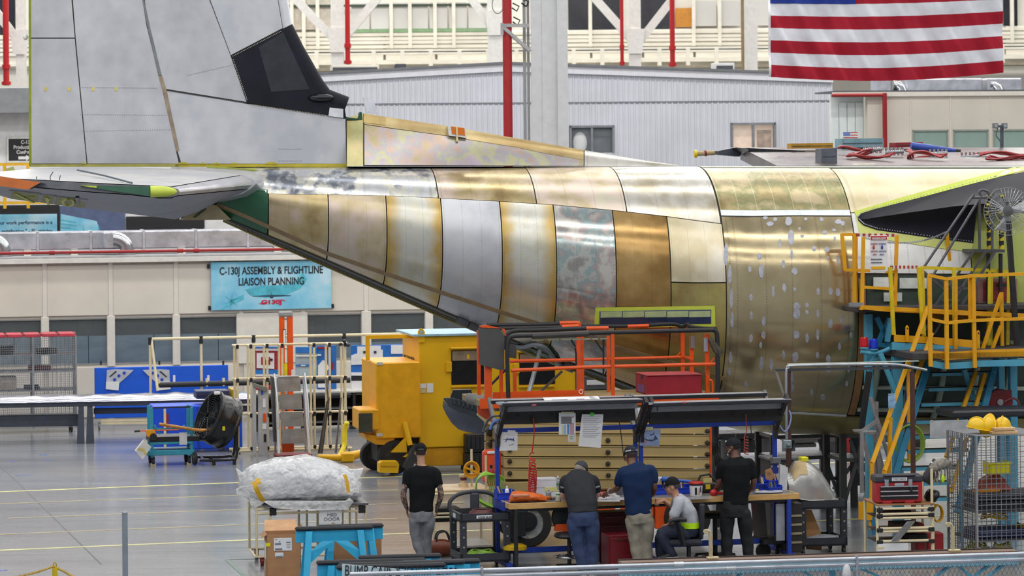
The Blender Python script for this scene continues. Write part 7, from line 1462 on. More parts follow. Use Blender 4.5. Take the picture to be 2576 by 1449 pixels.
q.bar((c.x-.1,.3,c.z+.04),(c.x+.12,.28,c.z-.06),.03);tag(q.build('cable_coil',mat((224,160,20),.45),None,60),'yellow cable coil hung on the short post of the pipe table','cable')
LG = mat((150,200,70),.4,var=.05,name='lime_hose');c = f.p(1222,1186,.0);q = f.mb()
for k in range(9):
    w_,l_,dx = .1+.016*k,.3+.03*(k % 5),-.05+.012*k;q.tube(bez([V((c.x+dx-w_,-.03-.01*k,zt+.02-l_*.35)),V((c.x+dx-w_*.9,-.03-.01*k,c.z-.12)),V((c.x+dx*.3,-.04-.008*k,c.z-.005*k)),V((c.x+dx+w_*.9,-.03-.01*k,c.z-.1)),V((c.x+dx+w_,-.02-.01*k,zt-.05-l_*.35)),V((c.x+dx+w_*.3,-.05-.01*k,zt-.1-l_*.4)),V((c.x+dx-w_,-.03-.01*k,zt+.02-l_*.35))],5),.011,6)
tag(q.build('hose_bundle',LG,None,60),'bundle of lime green hoses hung on the tall post of the pipe table','hose')
x0,x1 = f.x(1216,1190,.8),f.x(1262,1190,.8);z1 = f.z(1216,1132,.8);t = thing('orange_case','orange hard case standing behind the lime green hoses','case',f.F @ V((x0,.8,zt)));f.mb().box((x0,.8,zt+.01),(x1,.94,z1),.04).build('shell',mat((222,80,44),.4,var=.05),t);f.mb().box((x0+.06,.78,z1-.06),(x1-.06,.8,z1-.02),.005).build('label',PAP,t);f.mb().box((x0+.05,.77,zt+.08),(x0+.12,.8,zt+.2),.01).build('latch',mat((196,66,36),.4),t)
c = f.p(1236,1236,.5);t = thing('extinguisher','small red cylinder beside the lime green hoses','extinguisher',f.F @ V((c.x,.5,zt)));q = f.mb();q.lathe([(.05,.01),(.055,.03),(.055,.22),(.02,.27)],(c.x,.5,zt),Z,14);q.build('body',RED,t,40);q = f.mb();q.lathe([(.02,.27),(.025,.32)],(c.x,.5,zt),Z,10);q.build('valve',BLK,t)
c = f.p(1106,1366,-.12);t = thing('leather_bag','brown leather holdall with black handles on the floor beside the pipe table','bag',f.F @ V((c.x,-.12,.1)))
q = f.mb();q.loft([[V((c.x-.17+.37*u,-.1+.12*cos(a)*(.7+.3*sin(pi*u)),.14+.13*sin(a)*(.75+.25*sin(pi*u))+.012*noise.noise(V((u*7,a,1))))) for a in [2*pi*k/14 for k in range(14)]] for u in [i/9 for i in range(10)]]);q.build('body',mat((112,52,28),.4,var=.15),t,60)
for y in (-.16,-.04):f.mb().tube(bez([(c.x-.06,y,.24),(c.x-.02,y,.36),(c.x+.1,y,.37),(c.x+.16,y,.24)],5),.012,6).build('handle',BLK,t,50)
f.mb().box((c.x-.3,-.14,.0),(c.x+.4,.1,.03)).build('base_board',mat((96,72,56),.6),t)
# ---- black utility cart
def ucart(f,w_,d,h,t,hx=True):
    UB = mat((48,51,58),.5,var=.06,name='cart_black')
    for z0,z1,nm in ((h-.12,h,'top_tray'),(.14,.26,'lower_tray')):
        q = f.mb();q.box((0,0,z0),(w_,d,z0+.03)); 
        for a,b in (((0,0),(w_,.03)),((0,d-.03),(w_,d)),((0,0),(.03,d)),((w_-.03,0),(w_,d))):q.box((a[0],a[1],z0),(b[0],b[1],z1))
        q.build(nm,UB,t)
    for x in (0,w_-.09):
        for y in (0,d-.09):
            o = f.mb().box((x,y+.004,.2),(x+.09,y+.086,h-.1),.006).build('leg',UB,t)
            for k in range(3):q = f.mb();q.lathe([(.014,0),(.014,.008)],(x+.045,y-.003,.36+.14*k),(0,1,0),8);q.build('leg_hole',mat((150,152,150),.5),o)
            q = f.mb();castor(q,x+.045,y+.045,.055);q.build('castor',BLK,t)
f = LF(1157,Y=45.4,yaw=radians(13));w_,hh = f.x(1284,1295),f.z(1157,1294);t = thing('utility_cart','black plastic utility cart with arched handle left of the bench','cart',f.o);ucart(f,w_,.78,hh,t)
f.mb().tube(bez([(-.0,.72,hh-.02),(.0,.74,hh+.1),(.12,.76,hh+.2),(w_*.5,.77,hh+.24),(w_-.12,.76,hh+.2),(w_,.74,hh+.08),(w_,.72,hh-.02)],5),.03,8).build('handle',DGR,t,60);f.mb().box((w_*.42,.72,hh-.05),(w_*.6,.79,hh+.22),.02).build('handle_post',DGR,t)
f.pane(f.mb(),1199,1296,1238,1305,-.008,.006).build('label_plate',PAP,t);text('RUDDER BALANCE',.042,f.F @ FR((f.x(1201),-.012,f.z(1200,1304))),INK,t,sx=.62);f.mb().box((-.006,.35,hh-.09),(0,.5,hh-.03)).build('label_plate',PAP,t)
q = f.mb()
for k in range(9):q.tube([V((w_*.52+(.2-.008*k)*cos(a)+.01*sin(k),.33+(.2-.01*k)*sin(a),hh-.07+.011*k)) for a in [2*pi*i/24 for i in range(24)]],.009,5,True)
tag(q.build('hose_coil',mat((112,66,68),.5),None,60),'coil of thin maroon hose in the top tray of the utility cart','hose')
q = f.mb()
for k in range(8):q.tube([V((w_*.5+(.28-.02*k)*cos(a),.3+(.2-.012*k)*sin(a),.185+.012*k+.01*sin(3*a+k))) for a in [2*pi*i/24 for i in range(24)]],.013,5,True)
tag(q.build('hose_coil',LG,None,60),'coil of lime green hose in the lower tray of the utility cart','hose')
# ---- right black cart with the metal nose piece
f = LF(2012,Y=46.9);w_,hh = f.x(2131,1262),f.z(2012,1262);t = thing('utility_cart','black utility cart carrying the curved metal nose piece right of the bench','cart',f.o);ucart(f,w_,.75,hh,t);f0 = f
NOSE = alum('nose_metal',((.3,(150,148,142)),(.5,(176,176,174)),(.7,(196,190,178))),.28,riv=None,streak=.5)
prf = [(1983,1236,1190),(1998,1250,1186),(2013,1257,1158),(2034,1260,1156),(2049,1263,1161),(2072,1266,1178),(2093,1269,1211),(2105,1270,1244),(2111,1270,1266)]
nt = thing('nose_piece','curved bare metal leading edge piece with a tan patch on the black cart','aircraft part',f.w(2050,1262,.2));q = f.mb();L = []
for px,yb,yt in prf:
    b,tp = f.p(px,yb,.05),f.p(px,yt,.3);L.append([V((b.x+(tp.x-b.x)*sin(a)*0+.0,.3-.28*cos(a)*(1 if px < 2090 else .8),hh+.01+(max(b.z,hh)-hh)+(tp.z-max(b.z,hh)-.01)*sin(a)**.75)) for a in [pi*k/16 for k in range(17)]])
q.loft(L,closed=False);q.build('skin',NOSE,nt,70,fix=False);q = f.mb();q.tube([r[0] for r in L],.008,5);q.build('rim',NOSE,nt)
q = f.mb();fr_ = lambda i,a:V((L[i][a].x,L[i][a].y-.008,L[i][a].z+.006));q.loft([[fr_(i,a) for a in (3,4,5,6,7)] for i in (1,2,3)],closed=False);q.build('tan_patch',mat((168,148,112),.45,.5),nt,60)
p = f.p(2022,1154,.3);f.mb().box((p.x-.06,.22,p.z-.04),(p.x+.05,.38,p.z+.03),.01).build('yellow_cap',mat((226,220,30),.5),nt)
q = f.mb();f.poly(q,[(2028,1382),(2028,1283),(2042,1283),(2069,1350),(2067,1384)],.3,.02);q.m = 1;f.poly(q,[(2029,1380),(2029,1378),(2066,1382),(2066,1384)],.295,.004);tag(q.build('card_sheet',[mat((196,146,94),.7,var=.05),mat((150,110,70),.7)]),'brown card sheet standing in the lower tray of the right cart','card')
q = f.mb();q.loft([[V((.12+.5*u,.12+.1*cos(a),.18+max(0,.05*sin(pi*u)+(.07+.05*noise.noise(V((u*6,a,4))))*sin(a)))) for a in [2*pi*k/12 for k in range(12)]] for u in [i/9 for i in range(10)]]);tag(q.build('plastic_wrap',mat((196,200,210),.2,trans=.5),None,60),'crumpled clear plastic wrap in the lower tray of the right cart','wrap')
# ---- poles with conduit
f = LF(1983,Y=48.0);BRN = mat((78,50,44),.5,var=.1);t = thing('utility_pole','brown post with silver conduit and a grey outlet box right of the bench','post',f.o)
f.mb().box((-.02,0,0),(.05,.07,f.z(1983,926))).build('post',BRN,t);c0 = f.p(1979,1105,-.03)
f.mb().tube(bez([(c0.x,-.03,c0.z),(c0.x,-.03,f.z(1979,945)),(c0.x+.04,-.03,f.z(1979,926)),(c0.x+.16,-.03,f.z(1979,920)),(f.x(2230,916),-.03,f.z(2230,916)),(f.x(2300,925),-.03,f.z(2300,925)),(f.x(2330,931),-.03,f.z(2330,931))],4),.022,8).build('conduit',mat((178,182,188),.3,.7),t,60)
f.mb().bar(f.p(1950,931,.0),f.p(2310,924,.0),.04,.04).build('cross_arm',DGR,t);f.mb().bar(f.p(1951,932,.0),f.p(1975,1004,.0),.035).build('stay',mat((130,128,124),.5),t);f.mb().bar(f.p(1982,916,.02),f.p(2310,908,.02),.06,.012).build('cover_strip',mat((186,200,186),.5),t)
b = f.pane(f.mb(),1973,1107,1992,1129,-.1,.08).build('outlet_box',mat((150,164,170),.4,.2),t);c = f.p(1983,1120,-.11);q = f.mb();q.lathe([(.03,0),(.03,.05),(.015,.07)],c,(0,-1,0),12);q.build('socket',mat((110,122,130),.4),b,40)
f.mb().tube(bez([f.p(1985,1032,-.06),f.p(1990,1050,-.08),f.p(1984,1075,-.1),f.p(1972,1085,-.1),f.p(1957,1062,-.1)],5),.012,6).build('cable',mat((130,150,200),.5),t,60)
x = f.x(2298,1100);f.mb().box((x-.03,0,0),(x+.03,.06,f.z(2298,935))).build('post',BRN,t)
# ---- under the aircraft: trestles, red bottle, cart
GRS = mat((104,104,106),.5,.3,var=.1)
def trestle(px0,px1,Y,py_top,lb,n=3):
    f = LF(px0,Y=Y);t = thing('steel_trestle',lb,'trestle',f.o);w_,zt = f.x(px1),f.z(px0,py_top)
    for x in (0,w_):
        for y in (0,.9):f.mb().box((x-.05,y-.05,0),(x+.05,y+.05,zt)).build('leg',mat((66,66,68),.5),t)
    for k in range(n):z = zt-.03-k*zt*.3;f.mb().box((0,0,z-.04),(w_,.9,z+.02)).build('shelf',GRS,t)
    for x in (0,w_):f.mb().bar((x,0,.1),(x+(.35 if x == 0 else -.35),.0,zt-.1),.05).build('brace',GRS,t)
trestle(1945,2110,53.6,1094,'grey steel trestle with shelves under the aircraft belly, left of the red bottle');trestle(2120,2190,52.5,1092,'narrow dark trestle under the aircraft belly, right of the red bottle',2)
p = G(2132,1158);q = MB();q.lathe([(.07,0),(.075,.02),(.075,.42),(.06,.46),(.02,.48)],p,Z,18);t = tag(q.build('red_bottle',RED,None,40),'upright red cylinder standing on the floor under the aircraft belly','cylinder');q = MB();q.cyl(p+Z*.47,p+Z*.54,.015,n=8);o = q.build('valve',STEEL,None);o.parent = t;o.location = V(o['at'])-V(t['at'])
for px,py in ((1800,1240),(2160,1235)):
    f = LF(px,py=py);t = thing('jack_stand','dark jack with a pad carrying the aircraft belly, %s' % ('behind the person in black cap' if px < 2000 else 'left of the yellow stair'),'jack',f.o);f.mb().cyl((0,0,.1),(0,0,1.33),.07,n=12).build('column',DGR,t,40);f.mb().box((-.4,-.15,1.28),(.4,.15,1.36),.01).build('pad',BLK,t)
    for k in range(3):a = 2*pi*k/3+.5;f.mb().bar((0,0,.6),(.45*cos(a),.45*sin(a),.02),.06).build('leg',GREYD,t)
f = LF(1800,Y=50.4);q = f.mb()
for k in range(6):q.tube(bez([f.p(1797+4*k,1098,.1*k),f.p(1806-5*k,1130,.1*k),f.p(1800+5*k,1165,.1*k),f.p(1808+3*k,1200,.1*k),V((f.x(1800+6*k,1230,.1*k),.1*k,.02))],5),.02,6)
tag(q.build('hose_tangle',BLK,None,60),'tangle of black hoses behind the right end of the scissor lift','hose')
f = LF(1935,Y=48.35);t = thing('tool_cabinet','low cabinet with grey top and purple drawers behind the nose piece','cabinet',f.o);w_ = f.x(2014);zt = f.z(1935,1158);f.mb().box((0,0,.1),(w_,.5,zt),.01).build('body',DGR,t);f.mb().box((-.02,-.03,zt),(w_+.02,.53,zt+.03)).build('top',mat((110,112,118),.5),t)
for k in range(4):z = zt-.1-.16*k;f.mb().box((.02,-.02,z-.1),(w_-.02,0,z-.02)).build('drawer',mat((86,44,78),.5),t);f.mb().box((.02,-.03,z-.01),(w_-.02,0,z+.02)).build('drawer_rail',mat((200,196,180),.5),t)
# dark stuff under the belly; these bench shapes are added to darken bright floor
for a,b,y0,Y,c,lb in ((1776,1850,1092,60.5,(34,34,38),'black filler chest added far behind the scissor lift, under the aircraft'),(1852,1945,1090,62.0,(26,26,28),'low black filler bench added far behind, left of the outlet box'),(1990,2112,1100,63.0,(84,82,80),'long grey filler bench added far behind the trestle under the aircraft'),(2190,2330,1096,64.0,(70,72,74),'dark grey filler bench added far behind the yellow stair')):
    f = LF(a,Y=Y);w_ = f.x(b);zt = f.z(a,y0);t = thing('dark_filler',lb,'bench',f.o);f.mb().box((0,0,zt-.12),(w_,.8,zt),.01).build('bench_top',mat(c,.6),t)
    for x in (.02,w_-.1):f.mb().box((x,.05,0),(x+.08,.7,zt-.12)).build('leg',GREYD,t)
    f.mb().box((.1,.1,.12),(w_*.55,.7,zt-.14),.01).build('drawer_block',mat(tuple(min(255,x+14) for x in c),.6),t)
# ================================================================ FOREGROUND
# ---- cream pipe cart with the plastic wrapped bundle
f = LF(640,Y=46.3,yaw=radians(10));t = thing('pipe_cart','cream pipe cart carrying the plastic wrapped bundle','cart',f.o);zt,w_ = f.z(680,1276),f.x(924);dp = 1.0
f.mb().box((.12,-.06,zt),(w_,dp,zt+.03),.004).build('cart_top',mat((92,90,96),.5),t)
for z in (zt-.03,zt-.09,.14):pipe(f.F,(0,0,z),(w_-.05,0,z),.018,par=t);pipe(f.F,(0,dp-.05,z),(w_-.05,dp-.05,z),.018,par=t)
for x in (.02,.22,.74,.86,1.02,1.14,w_-.4,w_-.26,w_-.15,w_-.04): 
    pipe(f.F,(x,(0 if x in (.02,.22,1.14) or x > 1.6 else dp-.05),.14),(x,(0 if x in (.02,.22,1.14) or x > 1.6 else dp-.05),zt-.02),.018,nm='upright',par=t)
for x in (.0,w_-.05):pipe(f.F,(x,0,.14),(x,dp-.05,.14),.018,par=t);pipe(f.F,(x,dp-.05,.14),(x,dp-.05,zt),.018,nm='upright',par=t)
for x in (.26,w_-.09):f.mb().box((x-.05,-.03,zt-.12),(x+.05,.03,zt-.01),.006).build('joint',BLK,t)
for x in (.1,w_-.15):
    for y in (.05,dp-.1):q = f.mb();castor(q,x,y,.065,.045);q.build('castor',mat((126,24,30),.4),t)
f.pane(f.mb(),804,1272,860,1316,-.03,.006).build('paper_sign',PAP,t);text('MED',.06,f.F @ FR((f.x(822,1297),-.036,f.z(822,1298))),GRYI,t,sx=1.2);text('DOOR',.065,f.F @ FR((f.x(814,1307),-.036,f.z(814,1309))),GRYI,t,sx=1.2)
def wrapm(name,alpha):
    P = NT(name);n1 = P.noise(2.2,3);v = P.noise(5,2,(1,2.2,1));rg = P.math('ABSOLUTE',P.math('SUBTRACT',v,.5));r2 = P.math('ABSOLUTE',P.math('SUBTRACT',n1,.5));hgt = P.math('ADD',P.math('MULTIPLY',rg,1.0),P.math('MULTIPLY',r2,1.4))
    P.b.inputs['Base Color'].default_value = (.94,.95,.97,1);P.b.inputs['Roughness'].default_value = .12;P.b.inputs['Specular IOR Level'].default_value = 1.0
    P.l(P.math('MULTIPLY_ADD',P.math('SUBTRACT',.2,rg),.9,alpha),P.b.inputs['Alpha']);P.bump(hgt,.8,.1);return P.m
PLW = wrapm('clear_wrap',.5);WFOAM = mat((226,228,234),.7,var=.06,scale=3)
bd = thing('wrapped_bundle','big bulging bundle wrapped in clear plastic with yellow tape on the pipe cart','bundle',f.F @ V((w_*.5,.4,zt+.03)))
OT = [(606,1190,1250),(622,1176,1266),(640,1168,1274),(662,1162,1276),(690,1154,1274),(730,1148,1270),(770,1146,1268),(810,1150,1268),(845,1160,1268),(872,1174,1266),(892,1190,1264),(902,1212,1256)]
q = f.mb();L = []
for i,(px,ty,by) in enumerate(OT):
    tp,bt_ = f.p(px,ty,.45),f.p(px,by,.05);zb = max(bt_.z,zt+.03) if px > 664 else bt_.z;k = sin(pi*(i+.9)/12.8)**.5;row = []
    for j in range(28):
        a = 2*pi*j/28;nn = noise.noise(V((px*.03,cos(a)*1.6,sin(a)*1.6)))*.045+noise.noise(V((px*.09,cos(a)*4,sin(a)*4)))*.03
        cz = (tp.z+zb)/2;h = (tp.z-zb)/2;zz = cz+h*math.copysign(abs(sin(a))**.8,sin(a))*(1+nn*1.5);row.append(V((tp.x+nn*.6,.42-(.5+nn)*k*math.copysign(abs(cos(a))**.7,cos(a)),max(zz,zb))))
    L.append(row)
cen = [sum(r,V())/len(r) for r in L];q.loft([[c+(p-c)*.88 for p in r] for c,r in zip(cen,L)][1:-1]);q.build('foam_core',WFOAM,bd,80);q = f.mb();fine = []
for i in range(len(L)-1):
    for u in (0,.25,.5,.75):fine.append([a.lerp(b,u) for a,b in zip(L[i],L[i+1])])
fine.append(L[-1]);out = []
for k,r in enumerate(fine):
    c = sum(r,V())/len(r);rr = []
    for j in range(56):
        p = r[j//2] if j % 2 == 0 else r[j//2].lerp(r[(j//2+1) % 28],.5);n1 = abs(noise.noise(p*5))+.6*abs(noise.noise(p*11+V((3,1,2))));top_ = max(0,(p-c).normalized().z)
        rr.append(c+(p-c)*(1.03-.11*n1+.06*top_*noise.noise(p*3)))
    out.append(rr)
q.loft(out);q.build('plastic_cover',PLW,bd,35)
def flap(pts,y,nm='loose_flap'):
    q = f.mb();P_ = [f.p(a,b,y+.05*noise.noise(V((a*.1,b*.1,0)))) for a,b in pts];q.prism(P_,(0,.05,.01));q.build(nm,PLW,bd)
flap([(594,1180),(604,1186),(622,1204),(640,1212),(612,1232),(604,1212)],.3);flap([(594,1234),(606,1226),(634,1222),(640,1254),(610,1252),(596,1244)],.1);flap([(866,1172),(880,1182),(900,1182),(914,1180),(908,1194),(900,1210),(910,1218),(904,1228),(892,1228),(880,1200)],.3);flap([(628,1254),(664,1266),(648,1274),(636,1284),(630,1270)],-.05)
flap([(662,1262),(870,1262),(880,1254),(890,1262),(872,1284),(850,1282),(800,1284),(740,1282),(690,1278)],-.09,'hanging_hem')
TP_ = mat((222,174,40),.35,var=.1)
def tape(pts,y,wd=.035):
    P_ = bez([f.p(a,b,yy) for a,b,yy in pts],4);q = f.mb();q.loft([[p+V((-wd,0,0)),p+V((wd,-.004,.01))] for p in P_],closed=False);q.build('yellow_tape',TP_,bd)
tape([(639,1212,-.13),(644,1228,-.16),(652,1246,-.14),(663,1262,-.1)],0);tape([(650,1204,-.04),(648,1212,-.1),(655,1218,-.12)],0,.03);tape([(866,1194,-.06),(872,1210,-.09),(877,1240,-.12)],0,.025);tape([(636,1214,-.1),(640,1218,-.12)],0,.04)
# ---- cartons
f = LF(668,Y=44.8,yaw=radians(8));x1 = f.x(757,1400);z1 = f.z(668,1346);t = thing('carton','tall open brown cardboard carton with white shipping labels','box',f.o);q = f.mb();q.box((0,0,0),(x1,.01,z1)).box((0,.5,0),(x1,.51,z1)).box((0,0,0),(.01,.51,z1)).box((x1-.01,0,0),(x1,.51,z1)).box((0,0,0),(x1,.5,.01));q.build('body',KRAFT,t)
f.mb().prism([(0,.5,z1),(x1,.5,z1),(x1-.02,.72,z1+.13),(.02,.72,z1+.13)],(0,.008,0)).build('flap',mat((206,162,122),.7),t);f.mb().prism([(0,.0,z1),(0,.5,z1),(-.06,.5,z1-.05),(-.06,0,z1-.05)],(0,0,.006)).build('flap',KRAFT,t);f.mb().prism([(x1,0,z1),(x1,.5,z1),(x1+.03,.45,z1+.1),(x1+.03,0,z1+.1)],(.006,0,0)).build('flap',KRAFT,t)
lbp = f.pane(f.mb(),689,1353,734,1386,-.008,.006).build('shipping_label',PAP,t)
for a,b,c,d in ((692,1366,707,1371),(692,1379,710,1384),(720,1363,731,1366),(692,1357,697,1358.5),(702,1361,705,1364),(721,1369,731,1370),(721,1373,731,1374),(721,1377,731,1378)):f.pane(f.mb(),a,b,c,d,-.011,.003).build('print',GRYI,lbp)
l2 = f.pane(f.mb(),692,1390,713,1402,-.008,.006).build('shipping_label',PAP,t);f.pane(f.mb(),694,1398,711,1401,-.011,.003).build('print',GRYI,l2);f.pane(f.mb(),669,1366,680,1375,-.008,.006).build('yellow_sticker',mat((230,222,20),.5),t);f.mb().box((-.006,.1,z1-.35),(0,.35,z1-.12)).build('side_label',PAP,t)
f = LF(838,Y=45.3,yaw=radians(8));x1 = f.x(960,1400);t = thing('carton','closed brown carton seen behind the blue sawhorses','box',f.o);z1 = f.z(838,1345);f.mb().box((0,0,0),(x1,.35,z1),.006).build('body',mat((150,108,72),.7,var=.05),t);f.mb().box((x1*.45,-.003,0),(x1*.46,0,z1)).build('seam',mat((110,78,50),.7),t);a = f.pane(f.mb(),820,1391,838,1412,-.02,.012).build('arrow_label',PAP,t); 
for k in (825,831):f.pane(f.mb(),k,1396,k+3,1409,-.026,.006).build('red_bar',RED,a)
# ---- blue sawhorses
CYN = mat((48,172,216),.45,var=.06,scale=3,name='sawhorse_blue');PADM = mat((40,42,48),.75,var=.1,bump=.3,bscale=60,name='pad_black')
def sawhorse(px0,px1,py,Y,lb,m=CYN,gus=True,sp=1):
    f = LF(px0,Y=Y,yaw=radians(9));w_ = f.x(px1,py);h = f.z(px0,py);t = thing('sawhorse',lb,'sawhorse',f.o)
    f.mb().box((-.01,-.045,h-.055),(w_+.01,.075,h),.022).build('pad',PADM,t);f.mb().box((0,0,h-.22),(w_,.04,h-.055),.005).build('beam',m,t)
    for x in (.18,w_-.18):
        s_ = -1 if x < w_/2 else 1
        for y0,y1 in ((-.02,-.22*sp),(.06,.04+.24*sp)):f.mb().prism([(x-.045,y0,h-.06),(x+.045,y0,h-.06),(x+.045+.07*s_,y1,0),(x-.045+.07*s_,y1,0)],(0,.035*(1 if y0 > 0 else -1),0)).build('leg',m,t)
        f.mb().box((x-.02+.04*s_,-.15*sp,.28),(x+.02+.04*s_,.04+.16*sp,.36)).build('end_brace',m,t)
    if gus:
        c = w_/2
        for s_ in (-1,1):f.mb().prism([(c,-.045,h-.2),(c+s_*.18,-.045,h-.2),(c+s_*(w_/2-.16),-.1,h-.36),(c+s_*(w_/2-.16),-.1,h-.52)],(0,.02,0)).build('gusset',m,t)
    return t
sawhorse(742,938,1326,44.0,'front bright blue sawhorse with black padded top beside the carton');sawhorse(800,963,1321,44.55,'second bright blue sawhorse right behind the front one',gus=False)
for a,b,py,Y,lb in ((901,1109,1398,41.6,'rearmost low sawhorse with short black pad above the cap sign'),(795,1070,1411,41.1,'sawhorse with the black pad reaching furthest left behind the cap sign'),(1010,1207,1411,40.75,'sawhorse with black pad and chipped blue end at the right of the row'),(850,1168,1417,40.35,'sawhorse with long black pad directly behind the cap sign'),(845,1120,1423,39.95,'front sawhorse of the row, pad cut off by the cap sign')):sawhorse(a,b,py,Y,lb,gus=False,sp=.45)
# ---- sign
f = LF(861,Y=39.3,yaw=radians(9));t = thing('cap_sign','pale blue sign with tall black capitals about bump caps at the bottom edge','sign',f.o);SGB = mat((196,220,232),.4,var=.04,scale=2)
q = f.mb();f.poly(q,[(861,1419),(1031,1434),(1031,1500),(861,1500)],0,.02);q.build('board',SGB,t);p = f.p(866,1448,-.006);text('BUMP CAPS & BARRICADES',.19,f.F @ Matrix.Translation((p.x,-.008,p.z)) @ Matrix.Rotation(radians(3),4,'Y'),INK,t,sx=.58,space=1.06)
f.mb().box((.3,.02,0),(.35,.05,f.z(900,1430)),0).build('stake',STEEL,t)
for px in (1020,):p = f.p(px,1438,-.01);q = f.mb();q.lathe([(.01,0),(.01,.008)],p,(0,1,0),8);q.build('rivet',STEEL,t)
# ---- the fence with two pipes and the long jig beam behind it
f = LF(1700,Y=39.8,yaw=radians(9.5));GALV = mat((186,192,202),.3,.65,var=.08,scale=3,name='galvanised');t = thing('guard_fence','galvanised two pipe fence with chain link mesh along the bottom edge','fence',f.w(1700,1450));xa,xb = f.x(880,1449),f.x(2700,1400)
z1,z2 = f.z(1700,1420),f.z(1700,1434)
for z in (z1,z2):f.mb().cyl((xa,0,z),(xb,0,z),.028,n=12).build('pipe',GALV,t,40)
for px in (1212,2155):x = f.x(px,1410);f.mb().tube([(x-.015,-.03,z2-.07),(x,-.035,z2),(x,-.035,z1),(x-.01,-.03,z1+.05)],.018,8).build('clamp',GALV,t,40);f.mb().cyl((x,0,0),(x,0,z1),.022,n=10).build('post',GALV,t,40)
for px in (1707,1838):x = f.x(px,1420);f.mb().cyl((x-.06,0,z1 if px < 1800 else z2),(x+.06,0,z1 if px < 1800 else z2),.034,n=12).build('coupling',mat((210,214,220),.3,.5),t,40)
q = f.mb();n_ = int((xb-xa)/.06)
for k in range(n_):
    x = xa+k*.06;q.bar((x,.02,0),(x+.4,.02,z2-.03),.005);q.bar((x+.4,.025,0),(x,.025,z2-.03),.005)
tag(q.build('chain_link',mat((120,124,130),.4,.5),t),kind='stuff')
x = f.x(2127,1440);q = f.mb();q.lathe([(.02,.1),(.045,.07),(.06,-.03),(.05,-.07),(.01,-.09)],(x,-.05,z2-.09),Z,16);lp = q.build('hanging_lamp',mat((206,208,212),.3),t,50)
f = LF(1640,Y=41.2,yaw=radians(9.5));jb = thing('jig_beam','long pale blue jig beam with brown top strip behind the pipe fence','beam',f.w(1700,1450));xa,xb = f.x(1560,1420),f.x(2556,1390);zt = f.z(1700,1409);JBL = mat((126,176,196),.5,var=.06);TEB = mat((70,168,200),.5,var=.06)
f.mb().box((xa,-.1,zt-.19),(xb,.12,zt-.03),.01).build('beam',JBL,jb);f.mb().box((xa,-.1,zt-.03),(xb,.16,zt),.004).build('top_strip',mat((116,92,78),.6,var=.15,stretch=(.2,3,3)),jb);f.mb().box((xa,.12,zt),(xb,.15,zt+.015)).build('edge_bar',mat((44,32,30),.5),jb)
for k in range(24):x = xa+.2+k*.22;f.mb().box((x,-.106,zt-.12),(x+.02,-.1,zt-.09)).build('slot',GREYD,jb)
for px0,px1 in ((1750,1760),(1872,1832),(2008,2068),(2094,2093),(2150,2240),(2400,2340),(2402,2448),(2500,2440),(2535,2480)):a,b = f.p(px0,1431,-.0),f.x(px1,1449);f.mb().bar((f.x(px0,1440),0,zt-.15),(b+(b-f.x(px0,1440))*1.5,0,0),.075,.03).build('brace',TEB,jb)
for px,h in ((1788,.36),(2397,.36)):
    x = f.x(px,1400);q = f.mb();q.bar((x,0,zt),(x,0,zt+h-.04),.045,.035);q.tube(bez([(x,0,zt+h-.05),(x-.02,0,zt+h),(x-.06,-.01,zt+h+.02)],4),.018,6);q.box((x-.05,-.05,zt),(x+.1,.05,zt+.03),.006);q.lathe([(.03,-.02),(.03,.02)],(x-.07,-.02,zt+h+.0),(0,1,0),12);q.build('toggle_clamp',mat((206,190,150),.45,.2),jb,40)
# ---- steel post and chain stanchion
f = LF(312,Y=39.5);t = thing('steel_bollard','plain galvanised steel post rising at the lower left','post',f.o);zt = f.z(312,1291);f.mb().cyl((0,0,0),(0,0,zt),.035,n=16).build('pipe',mat((150,160,172),.35,.4,var=.05),t,40);q = f.mb();q.lathe([(.036,0),(.036,.012),(.02,.02)],(0,0,zt),Z,16);q.build('cap',STEEL,t,40)
f = LF(135,Y=40.2);t = thing('chain_post','yellow stanchion with a yellow chain at the bottom left edge','post',f.o);zt = f.z(135,1428);q = f.mb();q.lathe([(.15,0),(.15,.03),(.034,.05),(.034,zt),(.034,zt)],(0,0,0),Z,16);q.build('post',mat((214,186,20),.45),t,40);f.mb().tube([(.02*cos(a),0,zt+.03+.035*sin(a)) for a in [2*pi*i/14 for i in range(14)]],.008,6,True).build('hook_ring',mat((200,170,60),.4,.4),t)
q = f.mb()
for pts in ([(135,1424),(100,1437),(60,1447),(0,1456),(-80,1450)],[(135,1424),(160,1437),(190,1452),(260,1470),(330,1466)]):
    P_ = bez([f.p(a,b,0) for a,b in pts],9)
    for k in range(len(P_)-1):
        a,b = P_[k],P_[k+1];n_ = max(1,int((b-a).length/.035))
        for j in range(n_):
            m_ = a.lerp(b,(j+.5)/n_);d = (b-a).normalized();s_ = (Z if (k+j) % 2 else V((0,1,0)));s_ = (s_-d*s_.dot(d)).normalized();q.tube([m_+d*.024*cos(x)+s_*.012*sin(x) for x in [2*pi*i/8 for i in range(8)]],.0045,4,True)
tag(q.build('chain',mat((196,166,60),.4,.5),t,60),kind='stuff')
